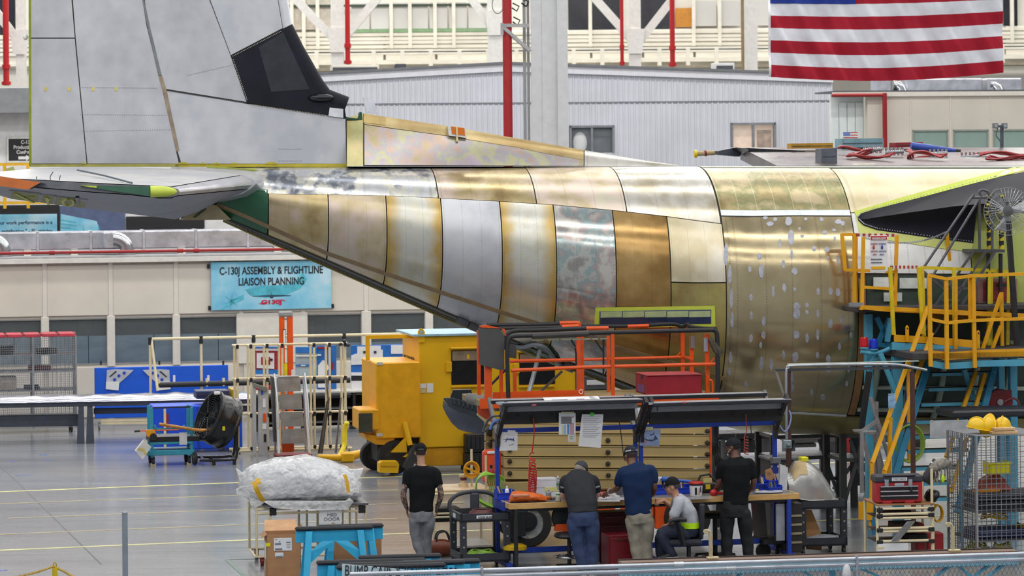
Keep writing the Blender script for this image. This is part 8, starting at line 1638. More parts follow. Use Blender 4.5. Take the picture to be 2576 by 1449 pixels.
# ================================================================ YELLOW AND BLUE ACCESS STAND
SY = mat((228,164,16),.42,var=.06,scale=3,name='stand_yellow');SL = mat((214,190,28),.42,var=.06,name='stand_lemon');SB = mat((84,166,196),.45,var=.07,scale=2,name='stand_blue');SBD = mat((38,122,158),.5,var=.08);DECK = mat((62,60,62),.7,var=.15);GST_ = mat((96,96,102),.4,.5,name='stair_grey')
f = LF(2195,Y=49.4);sd = thing('access_stand','tall yellow and light blue access stand with stairs beside the aircraft','stand',f.o)
def sb(a,b,y,w_,m=SY,nm='rail',y2=None,h=None,par=None):p,q_ = f.p(*a,y),f.p(*b,y if y2 is None else y2);return f.mb().bar(p,q_,w_,h or w_,V((0,1,0)) if abs(p.x-q_.x) < abs(p.z-q_.z)*3 else Z).build(nm,m,par or sd)
def sp(pts,y,th,m,nm,par=None):q = f.mb();f.poly(q,pts,y,th);return q.build(nm,m,par or sd)
# upper deck
zd = f.z(2300,770,.6);f.mb().box((f.x(2132,770,1.0),.5,zd-.08),(f.x(2640,770,.5),1.5,zd),.01).build('upper_deck',DECK,sd);sb((2135,766),(2170,766),.45,.06,STEEL,'deck_roller')
sp([(2170,768),(2242,772),(2600,790),(2600,800),(2242,785),(2166,778)],.42,.08,SY,'deck_beam');sp([(2166,768),(2173,768),(2171,780),(2164,780)],.4,.08,SY,'beam_end')
sp([(2320,782),(2600,782),(2600,806),(2320,806)],1.2,.05,mat((196,130,20),.6,var=.2),'kick_panel');sp([(2250,782),(2330,782),(2330,840),(2250,840)],1.3,.03,mat((178,156,110),.6),'tan_panel');sp([(2250,800),(2576,800),(2576,862),(2250,862)],1.4,.05,SBD,'back_panel')
for a,b,y in (((2118,589),(2126,680),1.0),((2149,590),(2149,768),1.0),((2153,591),(2151,768),1.1),((2172,596),(2168,778),.5),((2256,592),(2251,775),.6)):sb(a,b,y,.05,SY,'post')
for a,b,y in (((2116,590),(2158,590),1.0),((2124,679),(2188,681),1.0),((2168,722),(2250,727),.5),((2228,684),(2252,684),.6)):sb(a,b,y,.045,SY)
def candy(a,b,y):
    n = 14;o = None
    for k in range(n):o = sb(lerp2(a,b,k/n),lerp2(a,b,(k+1)/n),y,.05,[mat((168,60,54),.5),mat((220,216,206),.5)][k % 2],'striped_gate_bar')
candy((2154,591),(2256,592),.8);candy((2240,672),(2312,672),.5)
sgn = f.mb();f.pane(sgn,2190,592,2232,684,.45,.02);o = sgn.build('warning_sign',PAP,sd);f.pane(f.mb(),2191,593,2231,604,.44,.012).build('sign_header',mat((186,60,56),.5,var=0),o);f.pane(f.mb(),2192,670,2227,678,.44,.012).build('sign_footer',mat((226,172,20),.5,var=0),o)
text('WARNING LIGHTS',.052,f.F @ FR((f.x(2193,600,.44),.43,f.z(2193,603,.43))),PAP,o,sx=.52,bold=.001)
for k,(s_,px,py,c,z_) in enumerate((('RED FLASHING LIGHT',2191,615,(176,70,70),.022),('BLUE FLASHING LIGHT',2211,615,(80,80,160),.022),('AIRCRAFT ELECTRICAL',2191,634,(176,70,70),.022),('POWER ON',2196,642,(176,70,70),.022),('AIRCRAFT HYDRAULICS',2211,634,(80,80,160),.022),('PRESSURE ON',2213,642,(80,80,160),.022),('Flight controls, power and control systems may',2191,654,(60,60,70),.024),('respond suddenly, stand clear and remaining area',2191,662,(60,60,70),.024))):text(s_,z_*1.5,f.F @ FR((f.x(px,py,.44),.436,f.z(px,py,.436))),mat(c,.5,var=0),o,sx=.34 if k < 6 else .26)
for px,c in ((2198,(190,60,50)),(2219,(60,60,150))):p = f.p(px,622,.43);q = f.mb();q.ell(p,(.018,.006,.034),12,8);q.build('light_symbol',mat(c,.5,var=0),o,60)
q = f.mb();P_ = bez([f.p(2174,598,.7),f.p(2230,609,.8),f.p(2290,610,1.0),f.p(2340,600,1.1),f.p(2380,584,1.2)],12)
for k in range(len(P_)-1):q.tube([P_[k]+(P_[k+1]-P_[k])*t_+Z*.012*s_ for t_,s_ in ((.0,1),(1.0,-1))],.007,5);q.tube([P_[k]+(P_[k+1]-P_[k])*t_-Z*.012*s_ for t_,s_ in ((.0,1),(1.0,-1))],.007,5)
tag(q.build('safety_chain',STEEL,sd),kind='stuff')
sb((2382,584),(2396,755),1.3,.05,SY,'post')
# second tier rails (lemon)
for a,b,y,m in (((2239,672),(2248,842),.3,SL),((2311,672),(2322,840),.25,SL),((2319,672),(2324,845),.3,SL),((2400,672),(2402,880),.4,SL),((2488,680),(2486,870),.9,SL),((2493,680),(2491,870),.95,SL),((2536,682),(2534,868),1.0,SL)):sb(a,b,y,.055,m,'post')
for a,b,y,y2 in (((2318,673),(2486,680),.3,.9),((2486,680),(2536,683),.9,1.0),((2245,778),(2340,782),.35,.35),((2345,784),(2486,795),.35,.9),((2486,795),(2536,800),.9,1.0)):sb(a,b,y,.05,SL if a[1] < 700 else SY,'rail',y2)
# lower deck, toe boards, rails (nearest)
zl = f.z(2400,880,-.3);f.mb().box((f.x(2250,880,.3),-.6,zl-.13),(f.x(2640,890,-.5),1.3,zl-.02),.01).build('lower_deck',DECK,sd)
sp([(2250,842),(2350,848),(2350,864),(2250,860)],.25,.03,SY,'toe_board');sp([(2350,848),(2450,856),(2450,875),(2350,866)],.25,.03,SY,'toe_board');sp([(2245,861),(2340,866),(2340,884),(2245,880)],.24,.05,SB,'deck_edge');sp([(2340,866),(2465,877),(2465,886),(2340,884)],.24,.05,SB,'deck_edge')
for a,b,c,d in ((2343,2380,881,886),(2384,2446,887,882),(2452,2600,881,876)):o = sp([(a,c),(b,d),(b,d+20),(a,c+18)],-.6,.03,SY,'toe_board');sp([(a,c+26),(b,d+27),(b,d+44),(a,c+42)],-.58,.06,SB,'deck_edge')
for a,b in (((2338,692),(2341,922)),((2380,702),(2382,928)),((2448,690),(2452,925))):sb(a,b,-.65,.055,SY,'post')
for a,b,y in (((2440,692),(2441,806),-.6),((2519,735),(2521,870),.3),((2404,700),(2404,880),.2)):sb(a,b,y,.05,SY,'post')
for a,b in (((2335,692),(2382,702)),((2380,702),(2446,694)),((2446,694),(2620,687)),((2340,803),(2382,812)),((2382,812),(2450,806)),((2450,806),(2620,800))):sb(a,b,-.66,.048,SY)
for a,b,y in (((2518,740),(2472,878),.2),((2518,820),(2496,878),.2)):sb(a,b,y,.05,SY,'brace')
for px,y0,y1 in ((2283,818,860),(2462,830,878)):q = f.mb();p = f.p(px,y1,.2);h = f.z(px,y0,.2)-p.z;q.prism([(p.x-.025,.2,p.z),(p.x+.025,.2,p.z),(p.x+.025,.2,p.z+h-.03),(p.x,.2,p.z+h),(p.x-.025,.2,p.z+h-.03)],(0,.03,0));o = q.build('lifting_lug',SY,sd);q = f.mb();q.lathe([(.012,0),(.012,.01)],(p.x,.19,p.z+h-.05),(0,1,0),8);q.build('lug_hole',BLK,o)
# columns, braces and stairs
for a,w_,y,m in ((2259,.16,.4,SB),(2188,.12,.9,SB),(2550,.12,.4,SB),(2520,.1,.2,SB)):x = f.x(a,900,y);f.mb().box((x-w_/2,y,0),(x+w_/2,y+.12,f.z(a,790 if a == 2188 else 885,y)),.006).build('column',m,sd)
x = f.x(2266,900,.38);f.mb().box((x+.07,.38,f.z(2266,1060,.38)),(x+.13,.4,f.z(2266,985,.38))).build('blue_plate',mat((34,60,140),.5),sd)
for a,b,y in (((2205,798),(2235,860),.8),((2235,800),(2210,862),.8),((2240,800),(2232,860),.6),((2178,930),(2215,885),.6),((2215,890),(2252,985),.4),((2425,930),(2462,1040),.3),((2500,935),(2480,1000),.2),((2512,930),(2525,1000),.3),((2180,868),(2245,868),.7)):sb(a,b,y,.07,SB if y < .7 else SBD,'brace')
for k,(px,c,dx) in enumerate(((2174,(170,16,30),0),(2198,(20,46,170),.0))):
    p = f.p(px,878-k*-4,.5);q = f.mb();q.lathe([(.02,-.06),(.02,.0),(.07,.01),(.07,.03)],(p.x,.5,p.z),Z,16);o = q.build('beacon_base',SB,sd,40);q = f.mb();q.lathe([(.068,.03),(.064,.17),(.05,.185),(.01,.19)],(p.x,.5,p.z),Z,20);q.build('beacon_lens',mat(c,.12,var=0,emit=(c,.25)),o,40);q = f.mb();q.lathe([(.072,.04),(.072,.06)],(p.x,.5,p.z),Z,20);q.build('lens_ring',mat(c,.3,var=0),o)
f.mb().tube(bez([f.p(2166,884,.5),f.p(2190,888,.5),f.p(2215,886,.5),f.p(2240,876,.4)],5),.035,8).build('beacon_arm',SB,sd,50)
for k,(py,a,b) in enumerate(((938,2345,2512),(976,2336,2500),(1014,2318,2480),(1058,2304,2460),(1096,2294,2450),(1132,2284,2436),(1176,2268,2420),(1215,2255,2400),(1255,2245,2390))):
    y = .35-.13*k;z = f.z(a,py,y);x0,x1 = f.x(a,py,y),f.x(b,py,y);o = f.mb().box((x0,y,z-.03),(x1,y+.22,z),.004).build('stair_tread',DECK,sd);f.mb().box((x0,y-.02,z-.055),(x1,y,z-.005)).build('tread_edge',SB,o)
for a,b,y,y2,m,w_ in (((2345,885),(2232,1260),.3,-.85,SBD,.1),((2508,900),(2408,1290),.3,-.85,SBD,.1)):sb(a,b,y,w_,m,'stair_stringer',y2,.05)
for a,b,y,y2 in (((2334,772),(2194,1165),.2,-.9),((2344,838),(2225,1185),.2,-.9),((2194,1165),(2190,1330),-.9,-.95),((2225,1185),(2210,1260),-.9,-.92),((2286,905),(2288,1165),-.2,-.3),((2240,1050),(2236,1190),-.6,-.6),((2478,940),(2392,1240),.2,-.7),((2455,935),(2380,1150),.3,-.6)):sb(a,b,y,.055,SY,'hand_rail',y2,.05)
sp([(2161,1262),(2196,1264),(2194,1308),(2161,1307)],-1.0,.03,SY,'foot_plate');sb((2186,1206),(2168,1264),-.95,.012,STEEL,'gate_chain')
sb((2194,1300),(2200,1345),-.95,.06,SBD,'foot')
# hazard posts and the small grey stair above
for px in (2488,2519):
    for k in range(13):y0 = 490+10.5*k;sb((px,y0),(px,y0+10.5),.9,.06,[SL,BLK][k % 2] if k % 2 else SL,'hazard_post'); 
    for k in range(7):sp([(px-4.4,500+19*k),(px+4.4,493+19*k),(px+4.4,500+19*k),(px-4.4,507+19*k)],.86,.01,BLK,'hazard_stripe')
sp([(2448,628),(2528,628),(2528,635),(2448,635)],.8,.5,GST_,'top_step')
for pts in ([(2322,682),(2324,672),(2440,503),(2448,497),(2470,497)],[(2350,694),(2352,684),(2458,510),(2466,498),(2486,496)]):f.mb().tube(bez([f.p(*p,.75) for p in pts],4),.022,8).build('stair_rail',GST_,sd,50)
for a,b in (((2322,682),(2376,730)),((2350,690),(2390,725)),((2448,634),(2352,770)),((2478,634),(2386,775)),((2503,634),(2412,778)),((2464,497),(2464,628)),((2496,497),(2496,628)),((2352,772),(2328,830)),((2386,776),(2350,840)),((2380,722),(2440,726)),((2366,754),(2412,756))):sb(a,b,.75,.035,GST_,'stair_tube')
for pts in ([(2470,497),(2464,482),(2474,478),(2486,484),(2488,497)],[(2496,497),(2500,482),(2512,476)]):f.mb().tube(bez([f.p(*p,.75) for p in pts],5),.02,8).build('rail_hoop',GST_,sd,50)
for px in (2486,2517):sb((px,638),(px,770),.9,.05,BLK,'black_leg')
# things on the stand
t = thing('pedestal_fan','round wire pedestal fan on a black pole above the stand','fan',f.w(2558,868,-.2));c = f.p(2536,532,-.1);f.mb().bar(f.p(2536,556,-.1),f.p(2558,868,-.1),.075).build('pole',BLK,t);q = f.mb();axf = V((-.35,-.9,.1)).normalized();u_ = axf.orthogonal().normalized();v_ = axf.cross(u_)
for k in range(40):a = 2*pi*k/40;d = u_*cos(a)+v_*sin(a);q.tube([c+axf*.09+d*.06,c+axf*.1+d*.22,c+axf*.03+d*.37,c-axf*.1+d*.34,c-axf*.14+d*.08],.0028,3)
for r_,o_ in ((.375,.03),(.3,.075),(.2,.1)):q.tube([c+axf*o_+(u_*cos(a)+v_*sin(a))*r_ for a in [2*pi*i/36 for i in range(36)]],.005,4,True)
tag(q.build('fan_cage',mat((186,188,192),.25,.8),t,60),kind='stuff');q = f.mb();q.lathe([(.08,.1),(.08,.12),(.03,.13)],c,axf,20);q.build('badge',mat((80,80,84),.4),t,40);q = f.mb();q.lathe([(.07,-.14),(.075,-.02),(.03,.02)],c,axf,18);q.build('motor',BLK,t,40)
for k in range(3):a = 2*pi*k/3+.6;d = u_*cos(a)+v_*sin(a);n = axf.cross(d);f.mb().prism([c+d*.05-n*.04,c+d*.32-n*.13+axf*.04,c+d*.33+n*.09-axf*.03,c+d*.05+n*.04],axf*.006).build('blade',mat((150,152,156),.3,.6),t)
t = thing('red_chest','faded red wooden chest with a slot handle on the upper deck','chest',f.w(2460,762,1.0));xa,xb,z1 = f.x(2461,760,1.0),f.x(2560,760,1.0),f.z(2461,702,1.0);FR_ = mat((126,44,50),.7,var=.3,scale=7);f.mb().box((xa,1.0,zd),(xb,1.4,z1),.01).build('body',mat((150,112,108),.7,var=.1),t);f.mb().box((xa+.08,.985,zd+.04),(xb-.08,1.0,z1-.05)).build('panel',FR_,t);f.mb().box(((xa+xb)/2-.03,.98,z1-.12),((xa+xb)/2+.14,.985,z1-.08)).build('hand_slot',BLK,t)
t = thing('hose_reel','dark red hose reel hung below the lower deck','reel',f.w(2515,1028,.1));c = f.p(2514,1010,.1);RL = mat((104,16,28),.4,var=.08)
q = f.mb();q.lathe([(.03,-.12),(.19,-.12),(.2,-.1),(.2,-.08),(.12,-.06),(.12,.1),(.2,.12),(.2,.14),(.03,.14)],c,V((.25,1,0)),26);q.build('drum',RL,t,40);f.mb().box((c.x-.02,.18,c.z-.2),(c.x+.24,.22,c.z+.17),.005).build('bracket',RL,t);q = f.mb();q.lathe([(.05,-.16),(.05,-.11)],c,V((.25,1,0)),14);q.build('hub',STEEL,t,40);f.mb().tube(bez([c+V((.0,-.17,.0)),c+V((.15,-.17,.06)),c+V((.26,-.14,.0)),c+V((.3,-.1,-.2))],5),.018,8).build('hose',mat((120,50,52),.5),t,50)
for pts,lb in (([(2292,700),(2310,700),(2310,735),(2292,735)],'small dark control box inside the aircraft door bay'),([(2284,734),(2314,734),(2314,752),(2284,752)],'yellow panel on the floor of the aircraft door bay')):
    q = f.mb();f.poly(q,pts,1.62,.05);q.m = 1;f.poly(q,[lerp2(pts[0],pts[2],.2),lerp2(pts[1],pts[3],.2),lerp2(pts[2],pts[0],.45),lerp2(pts[3],pts[1],.45)],1.61,.02);tag(q.build('bay_panel',[mat((50,44,50) if 'dark' in lb else (230,206,20),.4),mat((150,140,140) if 'dark' in lb else (224,196,20),.4)]),lb,'panel')
# silver step stand and mat, behind the toolbox cart
f = LF(2165,Y=48.8);t = thing('silver_steps','plain silver step stand with open legs left of the blue column','steps',f.o);SIL = mat((158,158,162),.4,.5)
for a,b,y in (((2168,1085),(2168,1240),0),((2168,1085),(2205,1060),.2),((2205,1010),(2205,1230),.4),((2190,1000),(2235,1150),.3),((2205,1090),(2215,1200),.1),((2170,1092),(2200,1220),.1),((2200,1095),(2232,1225),.3)):p,q_ = f.p(*a,y),f.p(*b,y);f.mb().bar(p,q_,.05,.05,V((0,1,0))).build('leg',SIL,t)
for a,b,py,y in ((2165,2205,1085,.0),(2200,2240,1092,.3)):f.mb().box((f.x(a,py,y),y,f.z(a,py,y)-.03),(f.x(b,py,y),y+.4,f.z(a,py,y)),.004).build('step',SIL,t)
f.mb().bar(f.p(2187,935,.9),f.p(2166,1082,.9),.08).build('black_strap',BLK,t)
q = f.mb()
for k in range(5):c = f.p(2286,1115,.25);q.tube([V((c.x+(.2+.008*k)*cos(a),.25-.02*k,c.z+(.26+.008*k)*sin(a))) for a in [2*pi*i/26 for i in range(26)]],.012,5,True)
tag(q.build('hose_coil',mat((150,180,70),.5),None,60),'green hose coil hung behind the blue stair stringer','hose')
for a,b,y0,y1,m,lb in ((2340,2436,1056,1103,mat((176,180,184),.5,var=.1),'plain light grey sheet sign hung on the stair treads'),(2235,2252,990,1028,mat((150,190,226),.5,var=.2,scale=12),'small blue cartoonless print taped on the blue column')):
    q = f.mb();f.pane(q,a,y0,b,y1,-1.3 if a > 2300 else -.1,.01);q.m = 1;f.pane(q,a+2,y0+1,a+7,y0+4,-1.31 if a > 2300 else -.11,.008);tag(q.build('sheet_sign',[m,mat((196,190,160),.6)]),lb.replace(' cartoonless',''),'sign')
# ---- wire cage with helmets
f = LF(2456,Y=45.6,yaw=radians(14));cg = thing('wire_cage','silver wire mesh cage full of cables at the right edge','cage',f.o);zt = f.z(2456,1098);w_,dp = f.x(2640,1250),1.1;q = f.mb();s_ = .075
for k in range(int(w_/s_)+1):q.bar((k*s_,0,.05),(k*s_,0,zt),.008);q.bar((k*s_,dp,.05),(k*s_,dp,zt),.008)
for k in range(int(dp/s_)+1):q.bar((0,k*s_,.05),(0,k*s_,zt),.008)
for k in range(int(zt/s_)):z = .05+k*s_;q.bar((0,0,z),(w_,0,z),.008);q.bar((0,0,z),(0,dp,z),.008);q.bar((0,dp,z),(w_,dp,z),.008)
tag(q.build('wire_mesh',mat((150,154,160),.35,.7),cg),kind='stuff')
for x,y in ((0,0),(0,dp),(0,dp*.5)):f.mb().bar((x,y,0),(x,y,zt),.03).build('corner_post',ALU,cg)
for z in (.35,.75):f.mb().box((0.02,.02,z),(w_,dp-.02,z+.012)).build('shelf',mat((90,92,98),.5,.4),cg)
f.mb().box((0,0,zt),(w_,dp,zt+.008)).build('top_sheet',mat((120,124,130),.5),cg)
q = f.mb();q.box((.3,.25,1.28),(.62,.5,1.29)).box((.3,.25,1.28),(.62,.26,1.44)).box((.3,.25,1.28),(.31,.5,1.46)).box((.61,.25,1.28),(.62,.5,1.46));q.m = 1;q.box((.28,.23,1.43),(.64,.25,1.46));tag(q.build('yellow_bin',[mat((222,210,10),.4,var=.03),mat((236,226,30),.4)]),'bright yellow parts bin hung inside the wire cage','bin')
for k,(x,y,z,m,lb) in enumerate(((.45,.45,.62,YLW,'yellow cable coil on the shelf of the wire cage'),(.5,.3,.1,mat((206,190,30),.5),'tangled yellow cable at the bottom front of the wire cage'),(.25,.6,.1,mat((190,190,60),.5),'pale yellow rope at the bottom left of the wire cage'),(.9,.4,.36,mat((196,150,30),.5),'ochre cable coil at the right of the wire cage'))):
    q = f.mb()
    for j in range(9):q.tube([V((x+(.2-.012*j)*cos(a),y+(.14-.006*j)*sin(a),z+.02+.018*j+.03*sin(2*a+j))) for a in [2*pi*i/20 for i in range(20)]],.011,5,True)
    tag(q.build('cable_coil',m,None,60),lb,'cable')
for z,c,lb in ((.77,(30,32,40),'lower black case on the middle shelf of the wire cage'),(.9,(38,40,50),'upper black case on the middle shelf of the wire cage'),(.37,(34,46,92),'navy crate on the low shelf of the wire cage')):q = f.mb();q.box((.12,.2,z),(w_-.05,.8,z+.12),.01);q.m = 1;q.box((.12,.19,z+.07),(w_-.05,.2,z+.085));tag(q.build('storage_case',[mat(c,.5),mat((110,114,124),.4)]),lb,'case')
q = f.mb();q.prism([(.25,.4,1.03),(.7,.4,1.03),(.62,.45,1.2),(.5,.48,1.28),(.3,.45,1.18)],(0,.2,0));q.m = 1;q.box((.1,.35,1.022),(.5,.4,1.05));tag(q.build('red_tool',[mat((150,60,50),.5,var=.2),mat((222,140,20),.5)]),'red power tool under clear film inside the wire cage','tool')
HY = mat((234,190,10),.3,var=.03)
def helmet(px,py,rot,lb):
    p = f.p(px,py,.35);HF = Matrix.Translation(V((p.x,.35,zt+.1))) @ Matrix.Rotation(rot[1],4,'Z') @ Matrix.Rotation(rot[0],4,'X');t = thing('hard_hat',lb,'helmet',f.F @ V((p.x,.35,zt+.01)));q = MB(f.F @ HF);L = []
    for k in range(8):ph = k*.2;L.append([V((.125*cos(ph)*cos(a),.145*cos(ph)*sin(a),.14*sin(ph))) for a in [2*pi*i/22 for i in range(22)]])
    q.loft(L);q.build('shell',HY,t,60);q = MB(f.F @ HF);q.loft([[V((.12*cos(a),.14*sin(a),.0)) for a in [2*pi*i/22 for i in range(22)]],[V((.14*cos(a),(.16+.05*max(0,-sin(a)))*sin(a),-.008)) for a in [2*pi*i/22 for i in range(22)]]]);q.build('brim',HY,t,60);q = MB(f.F @ HF);q.tube([V((0,.14*cos(a),.005+.142*sin(a))) for a in [.3+2.5*i/10 for i in range(11)]],.012,6);q.build('ridge',HY,t,60)
helmet(2458,1085,(.2,.9),'left yellow hard hat lying tilted on the wire cage');helmet(2484,1088,(-1.2,2.2),'middle yellow hard hat lying on its side on the wire cage');helmet(2522,1085,(.1,-.6),'right yellow hard hat behind two wood blocks')
for k,(a,b) in enumerate(((2496,2560),(2501,2554))):q = f.mb();q.box((f.x(a,1095,.1),.08,zt+.01+.05*k),(f.x(b,1095,.1),.2,zt+.055+.05*k),.006);q.m = 1;q.box((f.x(a,1095,.1)-.002,.1,zt+.02+.05*k),(f.x(a,1095,.1),.18,zt+.045+.05*k));tag(q.build('wood_block',[mat((206,172,128),.6,var=.12,scale=9),mat((170,130,90),.6)]),('lower' if k == 0 else 'upper')+' short wood block on top of the wire cage','wood')
f2 = LF(2398,Y=48.2);t = thing('padded_mat','thick black padded mat lying on a frame above the hard hats','mat',f2.w(2480,1058));f2.mb().box((f2.x(2398),0,f2.z(2398,1053)),(f2.x(2640),.8,f2.z(2398,1034)),.03).build('mat',mat((34,36,42),.4,var=.15),t)
for px in (2440,2560):f2.mb().bar((f2.x(px),.4,0),(f2.x(px),.4,f2.z(2398,1053)),.05).build('frame_leg',SBD,t)
# ---- pipe cart with the red toolbox
f = LF(2205,Y=45.5,yaw=radians(7));t = thing('pipe_cart','cream pipe shelf cart with black joints holding the red toolbox','cart',f.o);zt,w_,dp = f.z(2205,1272),f.x(2350,1272),.8
f.mb().box((-.02,-.03,zt),(w_,dp,zt+.02),.003).build('cart_top',mat((150,106,66),.55,var=.1),t)
for py in (1280,1294,1304,1330,1338,1362,1420,1436):z = f.z(2205,py);pipe(f.F,(.04,-.01,z),(w_-.04,-.01,z),.02,par=t)
for x,y,z1 in ((0,0,zt),(w_-.02,0,zt),(w_-.03,.01,f.z(2343,1180)),(w_+.02,dp-.05,f.z(2370,1200)),(0,dp-.05,zt)):pipe(f.F,(x,y,0),(x,y,z1),.021,nm='upright',par=t)
for py in (1283,1298,1334,1364,1428):
    for x in (0.03,w_-.05):z = f.z(2205,py);f.mb().box((x-.045,-.04,z-.03),(x+.045,.03,z+.03),.008).build('joint',BLK,t)
for k,py in enumerate((1304,1338,1366)):  # dark boards and boxes added to darken the inside of the cart
    z = f.z(2205,py);f.mb().box((.03,.03,z-.015),(w_-.04,dp-.05,z)).build('shelf',mat((70,64,60),.6),t)
    tag(f.mb().box((.1+.2*k,.2,z),(.55+.12*k,.6,z+.09),.01).build('shelf_box',mat(((60,40,34),(90,62,44),(44,44,48))[k],.6)),('dark brown','tan brown','charcoal')[k]+' filler box added to darken a shelf of the pipe cart under the toolbox','box')
f.pane(f.mb(),2208,1366,2285,1393,-.04,.02).build('white_panel',PAP,t);f.pane(f.mb(),2208,1376,2224,1380,-.045,.006).build('tape',mat((226,206,130),.6),t);f.mb().box((.05,.1,.0),(w_-.05,.7,.03)).build('bottom_shelf',mat((90,60,50),.6),t)
tb = thing('toolbox','red and black toolbox with three silver edged drawers on the pipe cart','toolbox',f.w(2262,1270));xa,xb = f.x(2219,1262,.05),f.x(2344,1262,.05);xa = f.x(2200+18,1262,.05)-.09;xb = f.x(2324,1262,.05);z0 = zt+.03;h = f.z(2262,1196,.05)-z0;TR = mat((172,34,42),.4,var=.04);TK = mat((54,55,64),.45,var=.05)
f.mb().box((xa+.02,.05,z0),(xb-.02,.35,z0+h*.74),.012).build('body',TR,tb);ld = f.mb().box((xa,.04,z0+h*.74),(xb,.37,z0+h),.02).build('lid',TK,tb);f.mb().box((xa+.12,.02,z0+h*.97),(xb-.12,.1,z0+h*1.04),.01).build('handle',TK,tb)
for k in range(3):z = z0+h*(.13+.17*k);d = f.mb().box((xa+.07,.03,z),(xb-.09,.05,z+h*.15),.003).build('drawer',mat((24,24,30),.4),tb);f.mb().box((xa+.07,.015,z+h*.115),(xb-.09,.03,z+h*.15)).build('pull_strip',mat((196,198,206),.3,.4),d)
for x in (xa+.16,xb-.2):f.mb().box((x-.03,.02,z0+h*.62),(x+.03,.045,z0+h*.86),.004).build('latch',CHR,tb)
x = xb-.2;f.mb().box((x-.015,.0,z0+h*.42),(x+.025,.03,z0+h*.58),.004).build('padlock',BLK,tb);f.mb().box((xa+.24,.03,z0+h*.8),(xa+.46,.045,z0+h*.93)).build('name_plate',PAP,tb);text('D RICHARDS',.055,f.F @ FR((xa+.25,.028,z0+h*.825)),GRYI,tb,sx=.62);f.mb().box((xa+.28,.035,z0+h*.62),(xa+.42,.05,z0+h*.72),.003).build('badge',mat((170,172,180),.4),tb)
for x in (xa+.1,xb-.28):f.mb().box((x,.03,zt+.02),(x+.14,.3,z0+.03),.006).build('foot',TR,tb)
q = f.mb();q.loft([[f.p(2250+42*u+13*cos(a),1362-50*u+6*sin(a)*sin(pi*min(max(u,.1),.9)),-.1)+V((0,.05*sin(a+1),0)) for a in [2*pi*k/10 for k in range(10)]] for u in [i/7 for i in range(8)]]);tag(q.build('foil_packet',mat((170,172,178),.25,.5,bump=.4,bscale=14),None,60),'silver plastic packet leaning on the white panel of the pipe cart','packet')
for a,b,y0,y1,y,lb in ((2304,2326,1318,1392,.25,'left red crate standing in the pipe cart'),(2332,2374,1342,1392,.45,'right red crate standing beside the pipe cart')):q = f.mb();x0,x1 = f.x(a,y1,y),f.x(b,y1,y);q.box((x0,y,.03),(x1,y+.3,f.z(a,y0,y)),.01);q.m = 1;q.box((x0+.02,y-.006,.1),(x1-.02,y,f.z(a,y0,y)-.05));tag(q.build('red_crate',[RED,mat((176,40,46),.5)]),lb,'crate')
q = f.mb();c = f.p(2345,1240,.3);q.ell(c+V((0,0,-.04)),(.12,.12,.09),14,9);tag(remesh(q,'black_bag',mat((26,26,30),.25,var=.1),None,.02,1,.03,14),'crumpled black plastic bag right of the red toolbox','bag')
q = f.mb();a,b = f.p(2330,1215,.3),f.p(2360,1160,.3);q.tube([a,a.lerp(b,.3),b],[.085,.1,.08],12);o = tag(q.build('black_roll',mat((44,45,52),.6),None,50),'black padded roll strapped to the post of the pipe cart','roll');q = f.mb();q.tube([a.lerp(b,.8),a.lerp(b,.86)],.092,12);l_ = q.build('strap',PAP,None);l_.parent = o;l_.location = V(l_['at'])-V(o['at'])
q = f.mb();P_ = bez([f.p(2342,1183,.1),f.p(2360,1170,.12),f.p(2384,1166,.2),f.p(2388,1185,.2)],6);q.tube(P_,[.03+.05*sin(pi*min(1,k/len(P_)+.15)) for k in range(len(P_))],9)
for k in range(7):a = P_[3+2*k];q.tube(bez([a,a+V((.01,-.06,-.1)),a+V((.03*(k-3)*.3,-.06,-.22-.03*(k % 3)))],4),.014,5)
q.m = 1;q.ell(f.p(2372,1204,.05),(.03,.02,.06),8,6);tag(q.build('glove_bundle',[mat((140,134,126),.8,var=.3,scale=20),mat((186,232,10),.5)],None,60),'bundle of grey gloves and straps hung on the pipe cart post','gloves')
c = f.p(2356,1290,.4);q = f.mb()
for k in range(6):q.tube([V((c.x+.07*cos(a),.4-.02*k,c.z+.12*sin(a))) for a in [2*pi*i/18 for i in range(18)]],.012,5,True)
tag(q.build('cable_coil',mat((206,150,20),.5),None,60),'yellow cable coil hung at the right side of the pipe cart','cable')
# ================================================================ THINGS ON THE WING
def wbx(nm,px0,px1,y0,y1,l,dl,m,lb,cat,m2=None):
    q = MB();q.prism([FIN(px0,y1,l),FIN(px1,y1-1.5,l),FIN(px1,y0-1.5,l),FIN(px0,y0,l)],-AL*dl);q.m = 1;q.prism([FIN(px0+3,(y0+y1)/2+1,l+.01),FIN(px1-3,(y0+y1)/2-.5,l+.01),FIN(px1-3,(y0+y1)/2-2,l+.01),FIN(px0+3,(y0+y1)/2-.5,l+.01)],-AL*.02);return tag(q.build(nm,[m,m2 or GREYD]),lb,cat)
wbx('yellow_beam',1990,2096,361,374,-4.2,.3,mat((180,136,30),.5,var=.12),'long ochre yellow box lying on the far wing','box');wbx('teal_box',2118,2223,349,372,-5,.5,mat((120,156,168),.5),'long pale teal box at the far wing edge below the small flag','box');wbx('grey_block',2066,2106,374,414,-.6,.4,mat((92,96,108),.5),'dark grey upright block on the wing before the ochre box','block')
wbx('red_case',2252,2322,359,371,-4.6,.4,mat((150,28,40),.5),'long red case on the far wing','case'); 
q = MB();q.tube([FIN(2292,366,-4),FIN(2330,372,-4),FIN(2414,380,-4)],[.06,.07,.03],8);q.m = 1;q.tube([FIN(2400,378.5,-4),FIN(2416,380.3,-4)],.035,8);tag(q.build('blue_tool',[mat((50,80,170),.45),BLK],None,50),'long blue tapered tool in front of the red case on the wing','tool')
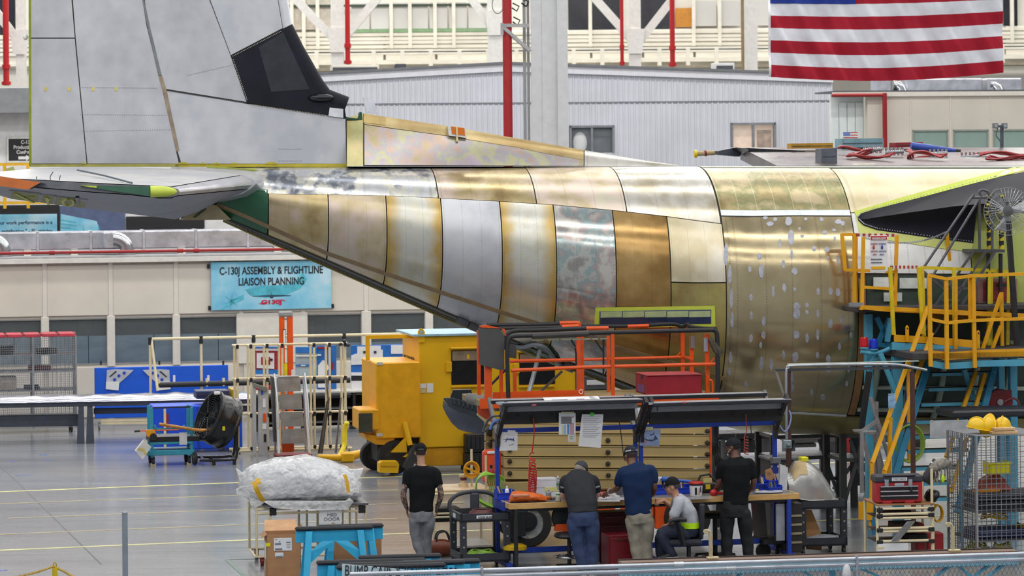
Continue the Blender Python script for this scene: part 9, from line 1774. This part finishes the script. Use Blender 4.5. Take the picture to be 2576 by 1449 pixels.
sf = thing('small_flag','small striped flag standing on the teal box beyond the wing','flag',FIN(2121,348,-5.2))
for k in range(5):q = MB();q.prism([FIN(2138 if k < 3 else 2122,332+3.2*k+3.2,-5.2),FIN(2158,332+3.2*k+3.2,-5.2),FIN(2158,332+3.2*k,-5.2),FIN(2138 if k < 3 else 2122,332+3.2*k,-5.2)],-AL*.02);q.build('stripe',[mat((200,110,104),.6),mat((222,222,222),.6)][k % 2],sf)
q = MB();q.prism([FIN(2122,342,-5.2),FIN(2138,342,-5.2),FIN(2138,332,-5.2),FIN(2122,332,-5.2)],-AL*.02);q.build('canton',mat((110,130,190),.6),sf)
RH = mat((160,50,52),.5); 
for i,(pts,lb) in enumerate((([(2108,372),(2150,374),(2200,376),(2165,384),(2130,390),(2170,395),(2240,388)],'red air hose looping beside the grey block on the wing'),([(2280,380),(2300,392),(2340,394),(2300,400),(2285,390),(2330,384),(2370,392)],'red air hose in a loose coil on the middle of the wing'),([(2345,410),(2400,396),(2470,388),(2540,386),(2600,392),(2540,398),(2480,396)],'red air hose bundle at the right end of the wing'))):
    q = MB();P_ = bez([FIN(a,b,-3.2+.35*k) for k,(a,b) in enumerate(pts)],6)
    for j in range(3):q.tube([p+V((.05*j,.1*j,.03*sin(k*.5+j))) for k,p in enumerate(P_)],.02,6)
    tag(q.build('air_hose',RH,None,60),lb,'hose')
for px,py,lb in ((2195,378,'chrome air manifold on the wing right of the grey block'),(2250,384,'second chrome air manifold further right on the wing'),(2360,388,'third chrome air manifold beside the blue tool'),(2440,396,'chrome air manifold nearest the right edge of the wing')):
    c = FIN(px,py,-2.4);q = MB();q.cyl(c+V((-.16,0,0)),c+V((.16,0,.02)),.035,n=8)
    for k in range(5):q.cyl(c+V((-.14+.07*k,0,-.05)),c+V((-.14+.07*k,0,.09)),.022,n=8)
    tag(q.build('air_manifold',CHR,None,40),lb,'manifold')
c = FIN(2172,412,-.3);q = MB();q.lathe([(.2,-.06),(.2,-.01),(.17,0),(.03,.0)],c,Z,24);q.m = 1;q.lathe([(.205,-.05),(.205,-.03)],c,Z,24);tag(q.build('filler_cap',[mat((206,196,170),.4),mat((50,96,64),.5)],None,40),'round pale plate with green rim on the wing root','cap')
ll = thing('flood_light','grey twin flood light on a thin pole behind the right of the wing','lamp',FIN(2520,395,-5.6));FLG = mat((84,92,104),.5);MB().cyl(FIN(2520,395,-5.6),FIN(2520,318,-5.6),.035,n=8).build('pole',FLG,ll,40);MB().bar(FIN(2508,318,-5.6),FIN(2532,317,-5.6),.04).build('cross_bar',FLG,ll)
for px in (2506,2529):q = MB();q.prism([FIN(px-5,323,-5.5),FIN(px+5,323,-5.5),FIN(px+5,310,-5.5),FIN(px-5,310,-5.5)],-AL*.12);o = q.build('lamp_head',FLG,ll);q = MB();q.prism([FIN(px-3.5,321,-5.48),FIN(px+3.5,321,-5.48),FIN(px+3.5,312,-5.48),FIN(px-3.5,312,-5.48)],-AL*.02);q.build('lens',mat((160,168,176),.2),o)
MB().tube(bez([FIN(2510,322,-5.5),FIN(2506,340,-5.5),FIN(2514,352,-5.5),FIN(2519,362,-5.5)],4),.012,5).build('cable',FLG,ll)
